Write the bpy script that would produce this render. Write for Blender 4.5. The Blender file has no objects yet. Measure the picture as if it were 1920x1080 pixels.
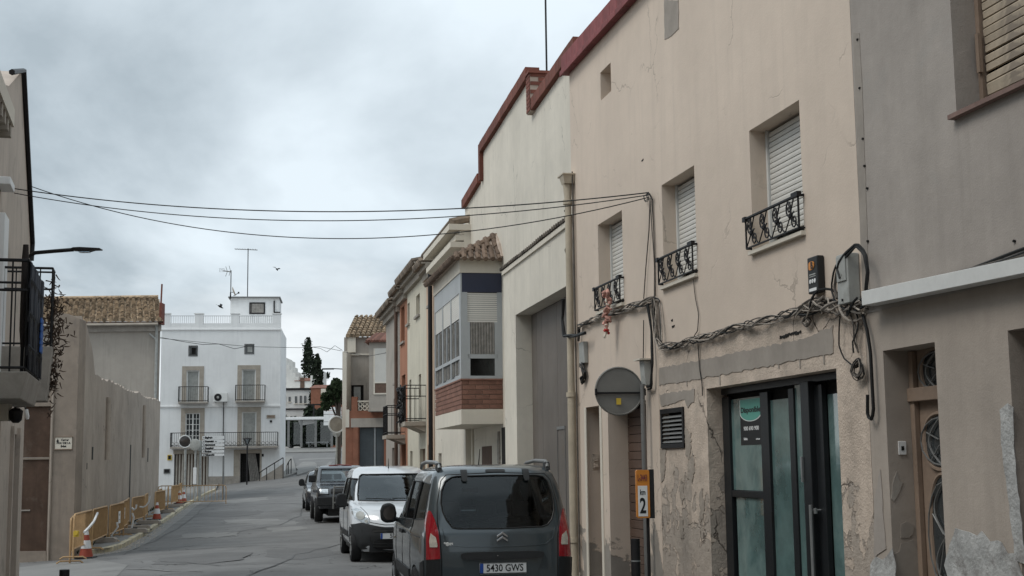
import bpy, bmesh, math, random
from mathutils import Vector, Matrix
from mathutils.bvhtree import BVHTree
random.seed(7)
PI = math.pi
scene = bpy.context.scene
COL = scene.collection
# ------------------------------------------------------------------ camera
CAM = Vector((0, 0, 1.8)); FPX = 2520.0; PITCH = math.radians(7.45); ROLL = -0.0126
cd = bpy.data.cameras.new('camera'); camo = bpy.data.objects.new('camera', cd); COL.objects.link(camo)
cd.sensor_width = 36; cd.lens = 36 * FPX / 1920; cd.clip_end = 3000; cd.clip_start = .1
CR = (Matrix.Rotation(PI / 2 + PITCH, 3, 'X') @ Matrix.Rotation(ROLL, 3, 'Z'))
camo.matrix_world = Matrix.Translation(CAM) @ CR.to_4x4()
scene.camera = camo
# ------------------------------------------------------------------ sky
world = bpy.data.worlds.new('World'); scene.world = world; world.use_nodes = True
nt = world.node_tree; N = nt.nodes; L = nt.links; N.clear()
SUN_EL, SUN_AZ = math.radians(52), math.radians(-115)     # azimuth from +Y clockwise; soft overcast sun high on the left, behind
out = N.new('ShaderNodeOutputWorld'); bg = N.new('ShaderNodeBackground'); bg.inputs['Strength'].default_value = 1
sky = N.new('ShaderNodeTexSky'); sky.sky_type = 'NISHITA'; sky.sun_disc = False
sky.sun_elevation = SUN_EL; sky.sun_rotation = SUN_AZ
skm = N.new('ShaderNodeVectorMath'); skm.operation = 'SCALE'; skm.inputs['Scale'].default_value = .06
L.new(sky.outputs[0], skm.inputs[0])
tc = N.new('ShaderNodeTexCoord'); sep = N.new('ShaderNodeSeparateXYZ'); L.new(tc.outputs['Generated'], sep.inputs[0])
def m_(op, a, b=None, c=None):
    n = N.new('ShaderNodeMath'); n.operation = op
    for i, v in enumerate((a, b, c)):
        if v is None: continue
        if isinstance(v, (int, float)): n.inputs[i].default_value = v
        else: L.new(v, n.inputs[i])
    return n.outputs[0]
zc_ = m_('MAXIMUM', sep.outputs[2], 0.0)
den = m_('ADD', zc_, .34)
cx = m_('DIVIDE', sep.outputs[0], den); cy = m_('DIVIDE', sep.outputs[1], den)
cmb = N.new('ShaderNodeCombineXYZ'); L.new(cx, cmb.inputs[0]); L.new(cy, cmb.inputs[1])
n1 = N.new('ShaderNodeTexNoise'); n1.inputs['Scale'].default_value = 1.05; n1.inputs['Detail'].default_value = 8; n1.inputs['Roughness'].default_value = .53; n1.inputs['Distortion'].default_value = .3
L.new(cmb.outputs[0], n1.inputs['Vector'])
ramp = N.new('ShaderNodeValToRGB'); L.new(n1.outputs[0], ramp.inputs[0])
ramp.color_ramp.elements[0].position = .43; ramp.color_ramp.elements[0].color = (.30, .35, .385, 1)
ramp.color_ramp.elements[1].position = .58; ramp.color_ramp.elements[1].color = (.565, .63, .675, 1)
# brighter broken band close to the horizon
n2 = N.new('ShaderNodeTexNoise'); n2.inputs['Scale'].default_value = 5.0; n2.inputs['Detail'].default_value = 7
mp = N.new('ShaderNodeMapping'); mp.inputs['Scale'].default_value = (1, 1, 3); L.new(tc.outputs['Generated'], mp.inputs[0]); L.new(mp.outputs[0], n2.inputs['Vector'])
hz = m_('SUBTRACT', .155, sep.outputs[2]); hz = m_('MULTIPLY', hz, 9.0); hz2 = m_('SUBTRACT', n2.outputs[0], .5); hz2 = m_('MULTIPLY', hz2, 3.4)
hz = m_('ADD', hz, hz2); hzc = N.new('ShaderNodeClamp'); L.new(hz, hzc.inputs[0])
mx = N.new('ShaderNodeMixRGB'); L.new(hzc.outputs[0], mx.inputs[0]); L.new(ramp.outputs[0], mx.inputs[1]); mx.inputs[2].default_value = (.66, .69, .71, 1)
# overcast: brighter overhead
zen = N.new('ShaderNodeMapRange'); L.new(sep.outputs[2], zen.inputs[0]); zen.inputs[1].default_value = .3; zen.inputs[2].default_value = .9; zen.inputs[3].default_value = 1; zen.inputs[4].default_value = 1.6
sc_ = N.new('ShaderNodeVectorMath'); sc_.operation = 'SCALE'; L.new(mx.outputs[0], sc_.inputs[0]); L.new(zen.outputs[0], sc_.inputs['Scale'])
mx2 = N.new('ShaderNodeMixRGB'); mx2.inputs[0].default_value = .93; L.new(skm.outputs[0], mx2.inputs[1]); L.new(sc_.outputs[0], mx2.inputs[2])
L.new(mx2.outputs[0], bg.inputs[0]); L.new(bg.outputs[0], out.inputs[0])
sd = bpy.data.lights.new('sun', 'SUN'); sd.energy = .9; sd.angle = math.radians(25); sd.color = (1, .95, .88)
so = bpy.data.objects.new('sun', sd); COL.objects.link(so); so.location = (-20, -10, 40)
sv = Vector((math.sin(SUN_AZ) * math.cos(SUN_EL), math.cos(SUN_AZ) * math.cos(SUN_EL), math.sin(SUN_EL)))
so.rotation_euler = sv.to_track_quat('Z', 'Y').to_euler()
scene.view_settings.view_transform = 'Standard'; scene.view_settings.look = 'None'
scene.view_settings.exposure = .62; scene.view_settings.gamma = 1; scene.view_settings.use_curve_mapping = False
scene.cycles.max_bounces = 6; scene.cycles.transparent_max_bounces = 12

# ------------------------------------------------------------------ terrain and projection
def lerpt(tab, v):
    if v <= tab[0][0]: return tab[0][1]
    for (a, x), (b, y) in zip(tab, tab[1:]):
        if v <= b:
            t = (v - a) / (b - a); return x + (y - x) * t
    return tab[-1][1]
ZC = [(-50, 0), (45, 0), (60, .15), (75, .42), (90, .76), (110, 1.75), (150, 3.7), (190, 4.3), (400, 4.5)]
KC = [(-50, 0), (12, 0), (20, .05), (55, .05), (75, .07), (90, .095), (110, .06), (140, 0)]
KR = [(-50, 0), (28, 0), (41, .035), (55, .05), (75, .07), (90, .095), (110, .06), (140, 0)]
def ground(X, Y):
    d = max(-7, min(7, X + .2 * Y))
    return lerpt(ZC, Y) + lerpt(KR if d > 0 else KC, Y) * d
def ray(px, py): return CR @ Vector(((px - 960) / FPX, (540 - py) / FPX, -1))
def at(px, py, Y):
    d = ray(px, py); return CAM + d * (Y / d.y)
def gp(px, py, dz=0):
    d = ray(px, py); k = 5.0
    while k < 400:
        p = CAM + d * k
        if p.z < ground(p.x, p.y) + dz: return p
        k += .05 if k < 60 else .2
    return p
class Frame:
    """local x along the wall, local y out of the wall, z up"""
    def __init__(s, o, u):
        s.o = Vector((o[0], o[1], o[2] if len(o) > 2 else 0)); s.u = Vector((u[0], u[1], 0)).normalized(); s.n = Vector((-s.u.y, s.u.x, 0)); s.rot = math.atan2(s.u.y, s.u.x)
    def w(s, x, y=0, z=0): return s.o + s.u * x + s.n * y + Vector((0, 0, z))
    def hit(s, px, py, y=0):
        d = ray(px, py); k = (y - (CAM - s.o).dot(s.n)) / d.dot(s.n); p = CAM + d * k - s.o
        return p.dot(s.u), p.z
    def side(s, px, py, x=0):
        d = ray(px, py); k = (x - (CAM - s.o).dot(s.u)) / d.dot(s.u); p = CAM + d * k - s.o
        return p.dot(s.n), p.z
    def shift(s, x, z=0, y=0): return Frame(s.w(x, y, z), s.u)
    def rect(s, *pts, y=0):
        h = [s.hit(a, b, y) for a, b in pts]; xs = sorted(p[0] for p in h); zs = sorted(p[1] for p in h)
        n = len(h) // 2
        return (sum(xs[:n]) / n, sum(xs[-n:]) / n, sum(zs[:n]) / n, sum(zs[-n:]) / n)

# ------------------------------------------------------------------ mesh builder
class MB:
    def __init__(s): s.v = []; s.f = []; s.m = []; s.M = None
    def add(s, vs, fs, mi=0, M=None):
        M = M or s.M; b = len(s.v)
        for v in vs:
            v = Vector(v); s.v.append(M @ v if M else v)
        for f in fs: s.f.append([b + i for i in f]); s.m.append(mi)
        return s
    def box(s, x0, x1, y0, y1, z0, z1, mi=0, M=None):
        return s.add([(x0,y0,z0),(x1,y0,z0),(x1,y1,z0),(x0,y1,z0),(x0,y0,z1),(x1,y0,z1),(x1,y1,z1),(x0,y1,z1)],
                     [(0,3,2,1),(4,5,6,7),(0,1,5,4),(1,2,6,5),(2,3,7,6),(3,0,4,7)], mi, M)
    def hexa(s, b, t, mi=0):
        return s.add(list(b) + list(t), [(3,2,1,0),(4,5,6,7),(0,1,5,4),(1,2,6,5),(2,3,7,6),(3,0,4,7)], mi)
    def quad(s, a, b, c, d, mi=0): return s.add([a, b, c, d], [(0, 1, 2, 3)], mi)
    def prism(s, pts, y0, y1, mi=0, ax='y', M=None):
        """polygon of (a,b) extruded; ax y: (x,z) over y; ax z: (x,y) over z; ax x: (y,z) over x"""
        n = len(pts)
        def P(a, b, h): return {'y': (a, h, b), 'z': (a, b, h), 'x': (h, a, b)}[ax]
        vs = [P(a, b, y0) for a, b in pts] + [P(a, b, y1) for a, b in pts]
        fs = [tuple(range(n))[::-1], tuple(range(n, 2 * n))] + [(i, (i + 1) % n, n + (i + 1) % n, n + i) for i in range(n)]
        return s.add(vs, fs, mi, M)
    def tube(s, pts, r, n=6, mi=0, M=None, caps=True):
        pts = [Vector(p) for p in pts]; rs = r if isinstance(r, (list, tuple)) else [r] * len(pts)
        vs = []; fs = []; up = None
        for i, p in enumerate(pts):
            t = (pts[min(i + 1, len(pts) - 1)] - pts[max(i - 1, 0)])
            if t.length < 1e-9: t = Vector((0, 0, 1))
            t.normalize()
            if up is None: up = t.orthogonal().normalized()
            else:
                up = up - t * up.dot(t)
                up = up.normalized() if up.length > 1e-6 else t.orthogonal().normalized()
            b = t.cross(up)
            for k in range(n):
                a = 2 * PI * k / n; vs.append(p + (up * math.cos(a) + b * math.sin(a)) * rs[i])
        for i in range(len(pts) - 1):
            for k in range(n):
                fs.append((i*n+k, i*n+(k+1)%n, (i+1)*n+(k+1)%n, (i+1)*n+k))
        if caps: fs += [tuple(range(n))[::-1], tuple(range((len(pts)-1)*n, len(pts)*n))]
        return s.add(vs, fs, mi, M)
    def lathe(s, prof, n=16, mi=0, M=None):
        vs = []; fs = []
        for r, z in prof:
            for k in range(n):
                a = 2 * PI * k / n; vs.append((r * math.cos(a), r * math.sin(a), z))
        for i in range(len(prof) - 1):
            for k in range(n): fs.append((i*n+k, i*n+(k+1)%n, (i+1)*n+(k+1)%n, (i+1)*n+k))
        fs += [tuple(range(n))[::-1], tuple(range((len(prof)-1)*n, len(prof)*n))]
        return s.add(vs, fs, mi, M)
    def wall(s, x0, x1, z0, z1, holes, y=0, depth=8, mi=0, top=True, back=True):
        """front wall with recessed openings (a,b,c,d,recess); sides, top and back close the body"""
        hs = [(max(a, x0), min(b, x1), max(c, z0), min(d, z1), r) for a, b, c, d, r in holes]
        xs = sorted({x0, x1, *[h[0] for h in hs], *[h[1] for h in hs]}); zs = sorted({z0, z1, *[h[2] for h in hs], *[h[3] for h in hs]})
        for a, b in zip(xs, xs[1:]):
            for c, d in zip(zs, zs[1:]):
                mx_, mz = (a + b) / 2, (c + d) / 2
                if any(h[0] < mx_ < h[1] and h[2] < mz < h[3] for h in hs): continue
                s.quad((a, y, c), (a, y, d), (b, y, d), (b, y, c), mi)
        for a, b, c, d, r in hs:
            yb = y - r
            s.quad((a, y, c), (a, yb, c), (a, yb, d), (a, y, d), mi); s.quad((b, y, d), (b, yb, d), (b, yb, c), (b, y, c), mi)
            s.quad((a, y, d), (a, yb, d), (b, yb, d), (b, y, d), mi)
            if c > z0 + 1e-4: s.quad((b, y, c), (b, yb, c), (a, yb, c), (a, y, c), mi)
        if back:
            s.quad((x0, y, z0), (x0, y, z1), (x0, y - depth, z1), (x0, y - depth, z0), mi); s.quad((x1, y, z0), (x1, y, z1), (x1, y - depth, z1), (x1, y - depth, z0), mi)
            s.quad((x0, y - depth, z0), (x0, y - depth, z1), (x1, y - depth, z1), (x1, y - depth, z0), mi)
            if top: s.quad((x0, y, z1), (x1, y, z1), (x1, y - depth, z1), (x0, y - depth, z1), mi)
        return s
    def ragged(s, pts, y0=0, t=.006, amp=.03, step=.12, mi=0, seed=1):
        rnd = random.Random(seed); out = []
        for i, (a, b) in enumerate(pts):
            c, d = pts[(i + 1) % len(pts)]; ln = math.hypot(c - a, d - b); n = max(1, int(ln / step))
            for k in range(n):
                q = k / n; out.append((a + (c - a) * q + rnd.uniform(-amp, amp), b + (d - b) * q + rnd.uniform(-amp, amp)))
        return s.prism(out, y0, y0 + t, mi)
    def build(s, name, mats, parent=None, smooth=None, label=None, kind=None, bev=0, tri=False):
        me = bpy.data.meshes.new(name); me.from_pydata([tuple(v) for v in s.v], [], s.f)
        for m in (mats if isinstance(mats, (list, tuple)) else [mats]): me.materials.append(m)
        if any(s.m): me.polygons.foreach_set('material_index', s.m)
        if tri or smooth is not None:
            bm = bmesh.new(); bm.from_mesh(me); bmesh.ops.recalc_face_normals(bm, faces=bm.faces); bm.to_mesh(me); bm.free()
        if smooth is not None:
            me.polygons.foreach_set('use_smooth', [True] * len(me.polygons)); me.set_sharp_from_angle(angle=math.radians(smooth))
        me.update(); o = bpy.data.objects.new(name, me); COL.objects.link(o)
        if parent: o.parent = parent
        if label: o['label'] = label
        if kind: o['kind'] = kind
        if bev:
            b = o.modifiers.new('bevel', 'BEVEL'); b.width = bev; b.segments = 2; b.limit_method = 'ANGLE'
        return o
def thing(name, label, cat, F=None, loc=None, rotz=0, group=None):
    o = bpy.data.objects.new(name, None); COL.objects.link(o); o.empty_display_size = .2
    if F: o.location = F.o; o.rotation_euler = (0, 0, F.rot)
    else: o.location = loc; o.rotation_euler = (0, 0, rotz)
    o['label'] = label; o['category'] = cat
    if group: o['group'] = group
    return o
def tag(o, label, cat, group=None, kind=None):
    o['label'] = label; o['category'] = cat
    if group: o['group'] = group
    if kind: o['kind'] = kind
    return o
def struct(o, label=None):
    o['kind'] = 'structure'
    if label: o['label'] = label
    return o
def twin(o, parent=None, loc=None, name=None):
    c = o.copy(); COL.objects.link(c)
    if parent: c.parent = parent
    if loc is not None: c.location = loc
    return c
def kids(o): return [c for c in COL.objects if c.parent == o]
def dup(root, loc, rotz, label, group=None):
    r = root.copy(); COL.objects.link(r); r.location = loc; r.rotation_euler = (0, 0, rotz); r['label'] = label
    if group: r['group'] = group
    for ch in KIDS[root.name]:
        c = ch.copy(); COL.objects.link(c); c.parent = r
        for g in KIDS.get(ch.name, []):
            d = g.copy(); COL.objects.link(d); d.parent = c
    return r
KIDS = {}
def remember(root):
    KIDS[root.name] = kids(root)
    for c in KIDS[root.name]: KIDS[c.name] = kids(c)
def tmat(loc, rx=0, ry=0, rz=0):
    return Matrix.Translation(loc) @ Matrix.Rotation(rz, 4, 'Z') @ Matrix.Rotation(ry, 4, 'Y') @ Matrix.Rotation(rx, 4, 'X')
def text(mb, txt, size, M, mi=0, ext=.002, bold=0, sx=1, align='CENTER'):
    cu = bpy.data.curves.new('lettering', 'FONT'); cu.body = txt; cu.size = size; cu.extrude = ext; cu.offset = bold; cu.align_x = align; cu.align_y = 'CENTER'; cu.resolution_u = 3
    o = bpy.data.objects.new('lettering', cu); COL.objects.link(o)
    dg = bpy.context.evaluated_depsgraph_get(); me = bpy.data.meshes.new_from_object(o.evaluated_get(dg))
    mb.add([(v.co.x * sx, v.co.y, v.co.z) for v in me.vertices], [tuple(p.vertices) for p in me.polygons], mi, M)
    bpy.data.objects.remove(o); bpy.data.curves.remove(cu); bpy.data.meshes.remove(me)
# text plane lies in local XY facing +Z; UP stands it up facing local +y (out of a wall), read from outside
def onwall(x, y, z): return Matrix.Translation((x, y, z)) @ Matrix(((-1,0,0,0),(0,0,1,0),(0,1,0,0),(0,0,0,1)))

# ------------------------------------------------------------------ materials
def nm(name):
    m = bpy.data.materials.new(name); m.use_nodes = True; t = m.node_tree; return m, t.nodes, t.links, t.nodes['Principled BSDF']
def surf(name, base, rough=.8, var=.12, scale=1.2, streak=0, dirt=None, grain=45, bump=.25, metal=0, rnd=0, isl=0, peel=None, crack=0, spec=.3, bdist=.01, blot=None, coat=0):
    m, N, L, P = nm(name)
    P.inputs['Roughness'].default_value = rough; P.inputs['Metallic'].default_value = metal; P.inputs['Specular IOR Level'].default_value = spec
    P.inputs['Coat Weight'].default_value = coat; P.inputs['Coat Roughness'].default_value = .06
    tc = N.new('ShaderNodeTexCoord'); V = tc.outputs['Object']
    def noise(sc, det=4, ro=.55, dist=0, vec=None):
        n = N.new('ShaderNodeTexNoise'); n.inputs['Scale'].default_value = sc; n.inputs['Detail'].default_value = det; n.inputs['Roughness'].default_value = ro; n.inputs['Distortion'].default_value = dist
        L.new(vec or V, n.inputs['Vector']); return n.outputs['Fac']
    def math_(op, a, b, c=None):
        n = N.new('ShaderNodeMath'); n.operation = op
        for i, v in enumerate((a, b, c)):
            if v is None: continue
            if isinstance(v, (int, float)): n.inputs[i].default_value = v
            else: L.new(v, n.inputs[i])
        return n.outputs[0]
    def rmp(f, a, b):
        n = N.new('ShaderNodeMapRange'); L.new(f, n.inputs[0]); n.inputs[1].default_value = a; n.inputs[2].default_value = b; return n.outputs[0]
    def mix(f, a, b):
        n = N.new('ShaderNodeMixRGB')
        for i, v in enumerate((f, a, b)):
            if isinstance(v, (int, float)): n.inputs[i].default_value = v
            elif isinstance(v, tuple): n.inputs[i].default_value = (*v[:3], 1)
            else: L.new(v, n.inputs[i])
        return n.outputs[0]
    lo = tuple(c * (1 - var) for c in base); hi = tuple(min(1, c * (1 + var)) for c in base)
    n1 = noise(scale, 5, .6); c = mix(rmp(n1, .32, .68), lo, hi)
    n3 = noise(scale * 7, 4, .6); c2 = N.new('ShaderNodeMixRGB'); c2.blend_type = 'MULTIPLY'; c2.inputs[0].default_value = min(1, var * 3)
    L.new(c, c2.inputs[1]); rr = rmp(n3, .2, .8); cc = mix(rr, (.78, .78, .78), (1.12, 1.12, 1.12)); L.new(cc, c2.inputs[2]); c = c2.outputs[0]
    if rnd or isl:
        if isl: g = N.new('ShaderNodeNewGeometry'); r_ = g.outputs['Random Per Island']
        else: g = N.new('ShaderNodeObjectInfo'); r_ = g.outputs['Random']
        k = rnd or isl; f = N.new('ShaderNodeMapRange'); L.new(r_, f.inputs[0]); f.inputs[3].default_value = 1 - k; f.inputs[4].default_value = 1 + k
        sc = N.new('ShaderNodeVectorMath'); sc.operation = 'SCALE'; L.new(c, sc.inputs[0]); L.new(f.outputs[0], sc.inputs['Scale']); c = sc.outputs[0]
    dirt = dirt or tuple(x * .55 for x in base)
    if streak:
        mp = N.new('ShaderNodeMapping'); mp.inputs['Scale'].default_value = (3.2, 3.2, .22); L.new(V, mp.inputs[0])
        n2 = noise(1.6, 5, .62, .3, mp.outputs[0]); n4 = noise(.45, 3)
        f = math_('MULTIPLY', math_('MULTIPLY', rmp(n2, .48, .8), rmp(n4, .35, .65)), streak); c = mix(f, c, dirt)
    hgt = noise(grain, 3, .6); bumpf = math_('ADD', math_('MULTIPLY', hgt, .35), math_('MULTIPLY', noise(grain * .12, 4), .65))
    if blot:   # (colour, threshold, scale)
        n5 = noise(blot[2], 6, .65, .5); c = mix(math_('MULTIPLY', rmp(n5, blot[1], blot[1] + .12), blot[3] if len(blot) > 3 else .8), c, blot[0])
    if peel:   # (colour, threshold, scale, zmax)
        sp = N.new('ShaderNodeSeparateXYZ'); L.new(V, sp.inputs[0])
        g = N.new('ShaderNodeMapRange'); L.new(sp.outputs[2], g.inputs[0]); g.inputs[1].default_value = peel[3] * .3; g.inputs[2].default_value = peel[3]; g.inputs[3].default_value = .16; g.inputs[4].default_value = -.22
        n6 = math_('ADD', noise(peel[2], 7, .6, .4), g.outputs[0]); pm = rmp(n6, peel[1], peel[1] + .012)
        c = mix(pm, c, mix(rmp(noise(peel[2] * 3, 4), .3, .7), tuple(x * .8 for x in peel[0]), peel[0]))
        edge = math_('SUBTRACT', rmp(n6, peel[1] - .012, peel[1]), pm); c = mix(math_('MULTIPLY', edge, .5), c, tuple(x * .3 for x in base))
        bumpf = math_('SUBTRACT', bumpf, math_('MULTIPLY', pm, .8))
    if crack:
        wv = N.new('ShaderNodeTexNoise'); wv.inputs['Scale'].default_value = 2.5; wv.inputs['Detail'].default_value = 5; L.new(V, wv.inputs['Vector'])
        ad = N.new('ShaderNodeVectorMath'); ad.operation = 'MULTIPLY_ADD'; L.new(wv.outputs['Color'], ad.inputs[0]); ad.inputs[1].default_value = (.6, .6, .6); L.new(V, ad.inputs[2])
        vo = N.new('ShaderNodeTexVoronoi'); vo.feature = 'DISTANCE_TO_EDGE'; vo.inputs['Scale'].default_value = .55; L.new(ad.outputs[0], vo.inputs['Vector'])
        cr = N.new('ShaderNodeMapRange'); L.new(vo.outputs['Distance'], cr.inputs[0]); cr.inputs[1].default_value = .002; cr.inputs[2].default_value = .007; cr.inputs[3].default_value = 1; cr.inputs[4].default_value = 0
        cf = math_('MULTIPLY', cr.outputs[0], math_('MULTIPLY', rmp(noise(.8, 2), .5, .6), crack)); c = mix(cf, c, tuple(x * .3 for x in base)); bumpf = math_('SUBTRACT', bumpf, cf)
    L.new(c, P.inputs['Base Color'])
    if bump:
        b = N.new('ShaderNodeBump'); b.inputs['Strength'].default_value = bump; b.inputs['Distance'].default_value = bdist; L.new(bumpf, b.inputs['Height']); L.new(b.outputs[0], P.inputs['Normal'])
    if rough < .95:
        rm = N.new('ShaderNodeMapRange'); L.new(n3, rm.inputs[0]); rm.inputs[3].default_value = max(.02, rough - .08 * (rough > .15)); rm.inputs[4].default_value = min(1, rough + .1 * (rough > .15)); L.new(rm.outputs[0], P.inputs['Roughness'])
    return m
def flat(name, base, rough=.6, metal=0, spec=.4, coat=0):
    return surf(name, base, rough, var=.05, scale=6, grain=80, bump=.05, metal=metal, spec=spec, coat=coat)
def glass(name, tint=(.5, .55, .55), rough=.03, alpha=.25, gl=.9):
    m, N, L, P = nm(name)
    N.remove(P); o = [n for n in N if n.type == 'OUTPUT_MATERIAL'][0]
    g = N.new('ShaderNodeBsdfGlossy'); g.inputs['Roughness'].default_value = rough; g.inputs['Color'].default_value = (gl * .93, gl * .98, gl, 1)
    t = N.new('ShaderNodeBsdfTransparent'); t.inputs[0].default_value = (*tint, 1)
    f = N.new('ShaderNodeFresnel'); f.inputs[0].default_value = 1.55
    a = N.new('ShaderNodeMath'); a.operation = 'MULTIPLY_ADD'; a.inputs[1].default_value = 1.1; a.inputs[2].default_value = alpha; a.use_clamp = True; L.new(f.outputs[0], a.inputs[0])
    mxx = N.new('ShaderNodeMixShader'); L.new(a.outputs[0], mxx.inputs[0]); L.new(t.outputs[0], mxx.inputs[1]); L.new(g.outputs[0], mxx.inputs[2]); L.new(mxx.outputs[0], o.inputs[0])
    return m
def emit_none(): pass
M = {}
M['cream'] = surf('cream_plaster', (.61, .510, .422), .9, .08, .45, streak=.4, dirt=(.42, .355, .30), bump=.45, crack=.4, peel=((.31, .28, .245), .66, 1.5, 1.9), bdist=.012)
M['cream_dark'] = surf('cream_plaster_weathered', (.545, .452, .372), .92, .18, 2.2, streak=.8, dirt=(.22, .19, .16), bump=.9, crack=.9, peel=((.42, .36, .305), .56, 3.6, 2.6), bdist=.03, blot=((.41, .35, .29), .52, 3.5, .6))
M['cement'] = surf('cement_render', (.31, .275, .24), .95, .12, 2, bump=.35, streak=.3)
M['greyw'] = surf('grey_roughcast', (.35, .312, .28), .93, .12, .8, streak=.55, dirt=(.23, .205, .18), grain=70, bump=.5, blot=((.33, .31, .285), .62, 1.1, .5), bdist=.012)
M['greylow'] = surf('grey_roughcast_lower', (.375, .325, .28), .93, .1, 1.1, streak=.4, grain=70, bump=.5, bdist=.012)
M['whitep'] = surf('white_plaster', (.635, .588, .505), .88, .09, .7, streak=.6, dirt=(.44, .40, .34), bump=.4, crack=.6, blot=((.56, .52, .45), .58, 1.3, .7))
M['ivory'] = surf('ivory_plaster', (.62, .57, .485), .88, .06, 1.1, streak=.3, bump=.2)
M['bluewhite'] = surf('white_paint_wall', (.74, .742, .735), .85, .06, .5, streak=.6, dirt=(.5, .5, .5), bump=.15)
M['maroon'] = surf('maroon_tile', (.20, .055, .055), .6, .2, 3, bump=.3, isl=.2)
M['maroon_br'] = surf('dark_red_brick', (.17, .06, .042), .8, .2, 3, bump=.4, rnd=.22)
M['brick'] = surf('red_brown_brick', (.215, .11, .08), .85, .18, 6, bump=.4, rnd=.18)
M['mortar'] = surf('mortar', (.42, .34, .28), .95, .1, 5)
M['obrick'] = surf('orange_brick', (.25, .11, .07), .9, .15, 2, bump=.4, blot=((.22, .09, .055), .55, 2.5))
M['orange'] = surf('orange_plaster', (.36, .17, .105), .9, .1, 1, streak=.5)
M['peach'] = surf('peach_plaster', (.55, .40, .29), .9, .08, 1, streak=.4)
M['creamy'] = surf('pale_yellow_plaster', (.58, .54, .44), .9, .09, 1, streak=.6, dirt=(.35, .31, .24), crack=.3)
M['greyh'] = surf('grey_house_plaster', (.36, .325, .285), .92, .1, .5, streak=.7, dirt=(.22, .2, .18), blot=((.27, .25, .22), .55, .5))
M['conc'] = surf('old_concrete_wall', (.36, .305, .255), .95, .16, .6, streak=.4, dirt=(.16, .138, .115), bump=.7, blot=((.28, .24, .20), .52, .9), crack=.7)
M['concd'] = surf('stained_concrete_wall', (.28, .232, .19), .95, .2, .8, streak=.8, dirt=(.13, .11, .095), bump=.5, blot=((.17, .145, .125), .56, .8))
M['rust'] = surf('rusted_sheet_metal', (.095, .060, .043), .85, .3, 1.6, streak=.7, dirt=(.035, .022, .017), metal=.2, blot=((.15, .115, .09), .55, 1.2))
M['tile'] = surf('clay_roof_tile', (.30, .22, .145), .9, .3, 2.5, bump=.4, isl=.45, blot=((.07, .055, .04), .50, 2.6))
M['tileb'] = surf('brown_bay_tile', (.17, .12, .088), .85, .25, 3, bump=.4, rnd=.3, blot=((.07, .05, .04), .52, 4))
M['tiled'] = surf('blackened_coping', (.13, .11, .09), .9, .35, 6, bump=.6, rnd=.4)
M['tiler'] = surf('red_roof_tile', (.19, .09, .065), .85, .2, 3, bump=.4, isl=.3)
M['stone'] = surf('grey_stone', (.33, .30, .265), .9, .2, 2.5, bump=.5, streak=.4)
M['stonet'] = surf('tan_stone', (.36, .32, .27), .9, .15, 2.5, bump=.4)
M['iron'] = surf('black_iron', (.018, .017, .018), .5, .2, 9, bump=.2, metal=.3)
M['steel'] = surf('galvanised_steel', (.30, .31, .31), .45, .12, 6, bump=.1, metal=.6)
M['steel_d'] = surf('dull_grey_metal', (.20, .20, .195), .55, .12, 4, bump=.1, metal=.4)
M['gbox'] = surf('grey_plastic_box', (.36, .365, .345), .5, .12, 5, bump=.15, blot=((.27, .27, .25), .5, 7))
M['pipe'] = surf('beige_pipe', (.47, .405, .31), .6, .12, 2.5, streak=.5, dirt=(.2, .15, .11))
M['gdoor'] = surf('grey_metal_door', (.155, .135, .118), .6, .14, .8, streak=.7, metal=.2, bump=.15, blot=((.14, .115, .09), .58, 2.5, .7))
M['blind'] = surf('white_blind', (.62, .60, .555), .6, .05, 2, rnd=.03, bump=.05)
M['blindw'] = surf('worn_wood_blind', (.42, .35, .265), .85, .2, 3, bump=.4, rnd=.08, blot=((.24, .20, .16), .5, 4, .9))
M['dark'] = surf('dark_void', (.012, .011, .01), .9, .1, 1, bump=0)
M['blackf'] = surf('black_frame', (.016, .018, .02), .38, .1, 5, bump=.05)
M['teal'] = surf('papered_glass', (.115, .19, .185), .12, .35, .9, bump=.03, spec=.9, blot=((.20, .29, .28), .48, 1.1, .8), coat=1)
M['sillb'] = surf('brown_sill_tile', (.19, .125, .105), .8, .15, 4, bump=.3)
M['whiteboard'] = flat('white_signboard_paint', (.62,.62,.60), .5)
M['signb'] = surf('grey_sign_back', (.21,.205,.19), .5, .08, 3, metal=.3, bump=.05)
M['tealp'] = flat('teal_print', (.10, .36, .29), .4)
M['white'] = flat('white_print', (.75, .75, .74), .5)
M['black'] = flat('black_print', (.012, .012, .012), .5)
M['brownd'] = surf('brown_wood', (.105, .067, .05), .75, .2, 3, bump=.3, rnd=.15, streak=.4)
M['wood'] = surf('old_door_wood', (.25, .185, .14), .8, .15, 3, bump=.3, streak=.3)
M['wpaint'] = flat('white_frame_paint', (.66, .66, .64), .45)
M['navy'] = surf('navy_tile', (.016, .022, .05), .35, .1, 2, bump=.05, spec=.5)
M['greyblue'] = surf('grey_blue_panel', (.37, .385, .39), .5, .06, 2, bump=.05)
M['curtain'] = surf('curtain_cloth', (.25, .235, .215), .95, .25, 9, bump=.4)
M['pane'] = surf('window_pane', (.035, .04, .042), .08, .1, 1, bump=0, spec=.8)
M['wire'] = surf('cable_sheath', (.11, .097, .085), .8, .3, 20, bump=.2)
M['wireb'] = surf('black_cable', (.012, .012, .012), .6, .1, 20, bump=.1)
M['wirel'] = surf('faded_cable', (.33, .29, .25), .85, .35, 25, bump=.3)
M['asph'] = surf('worn_asphalt', (.158, .156, .153), .9, .16, .9, grain=28, bump=.9, crack=1, blot=((.128, .126, .123), .55, .35, .7), spec=.25, bdist=.015)
M['asphd'] = surf('dark_asphalt_patch', (.125, .123, .121), .88, .12, .9, grain=90, bump=.6)
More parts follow.
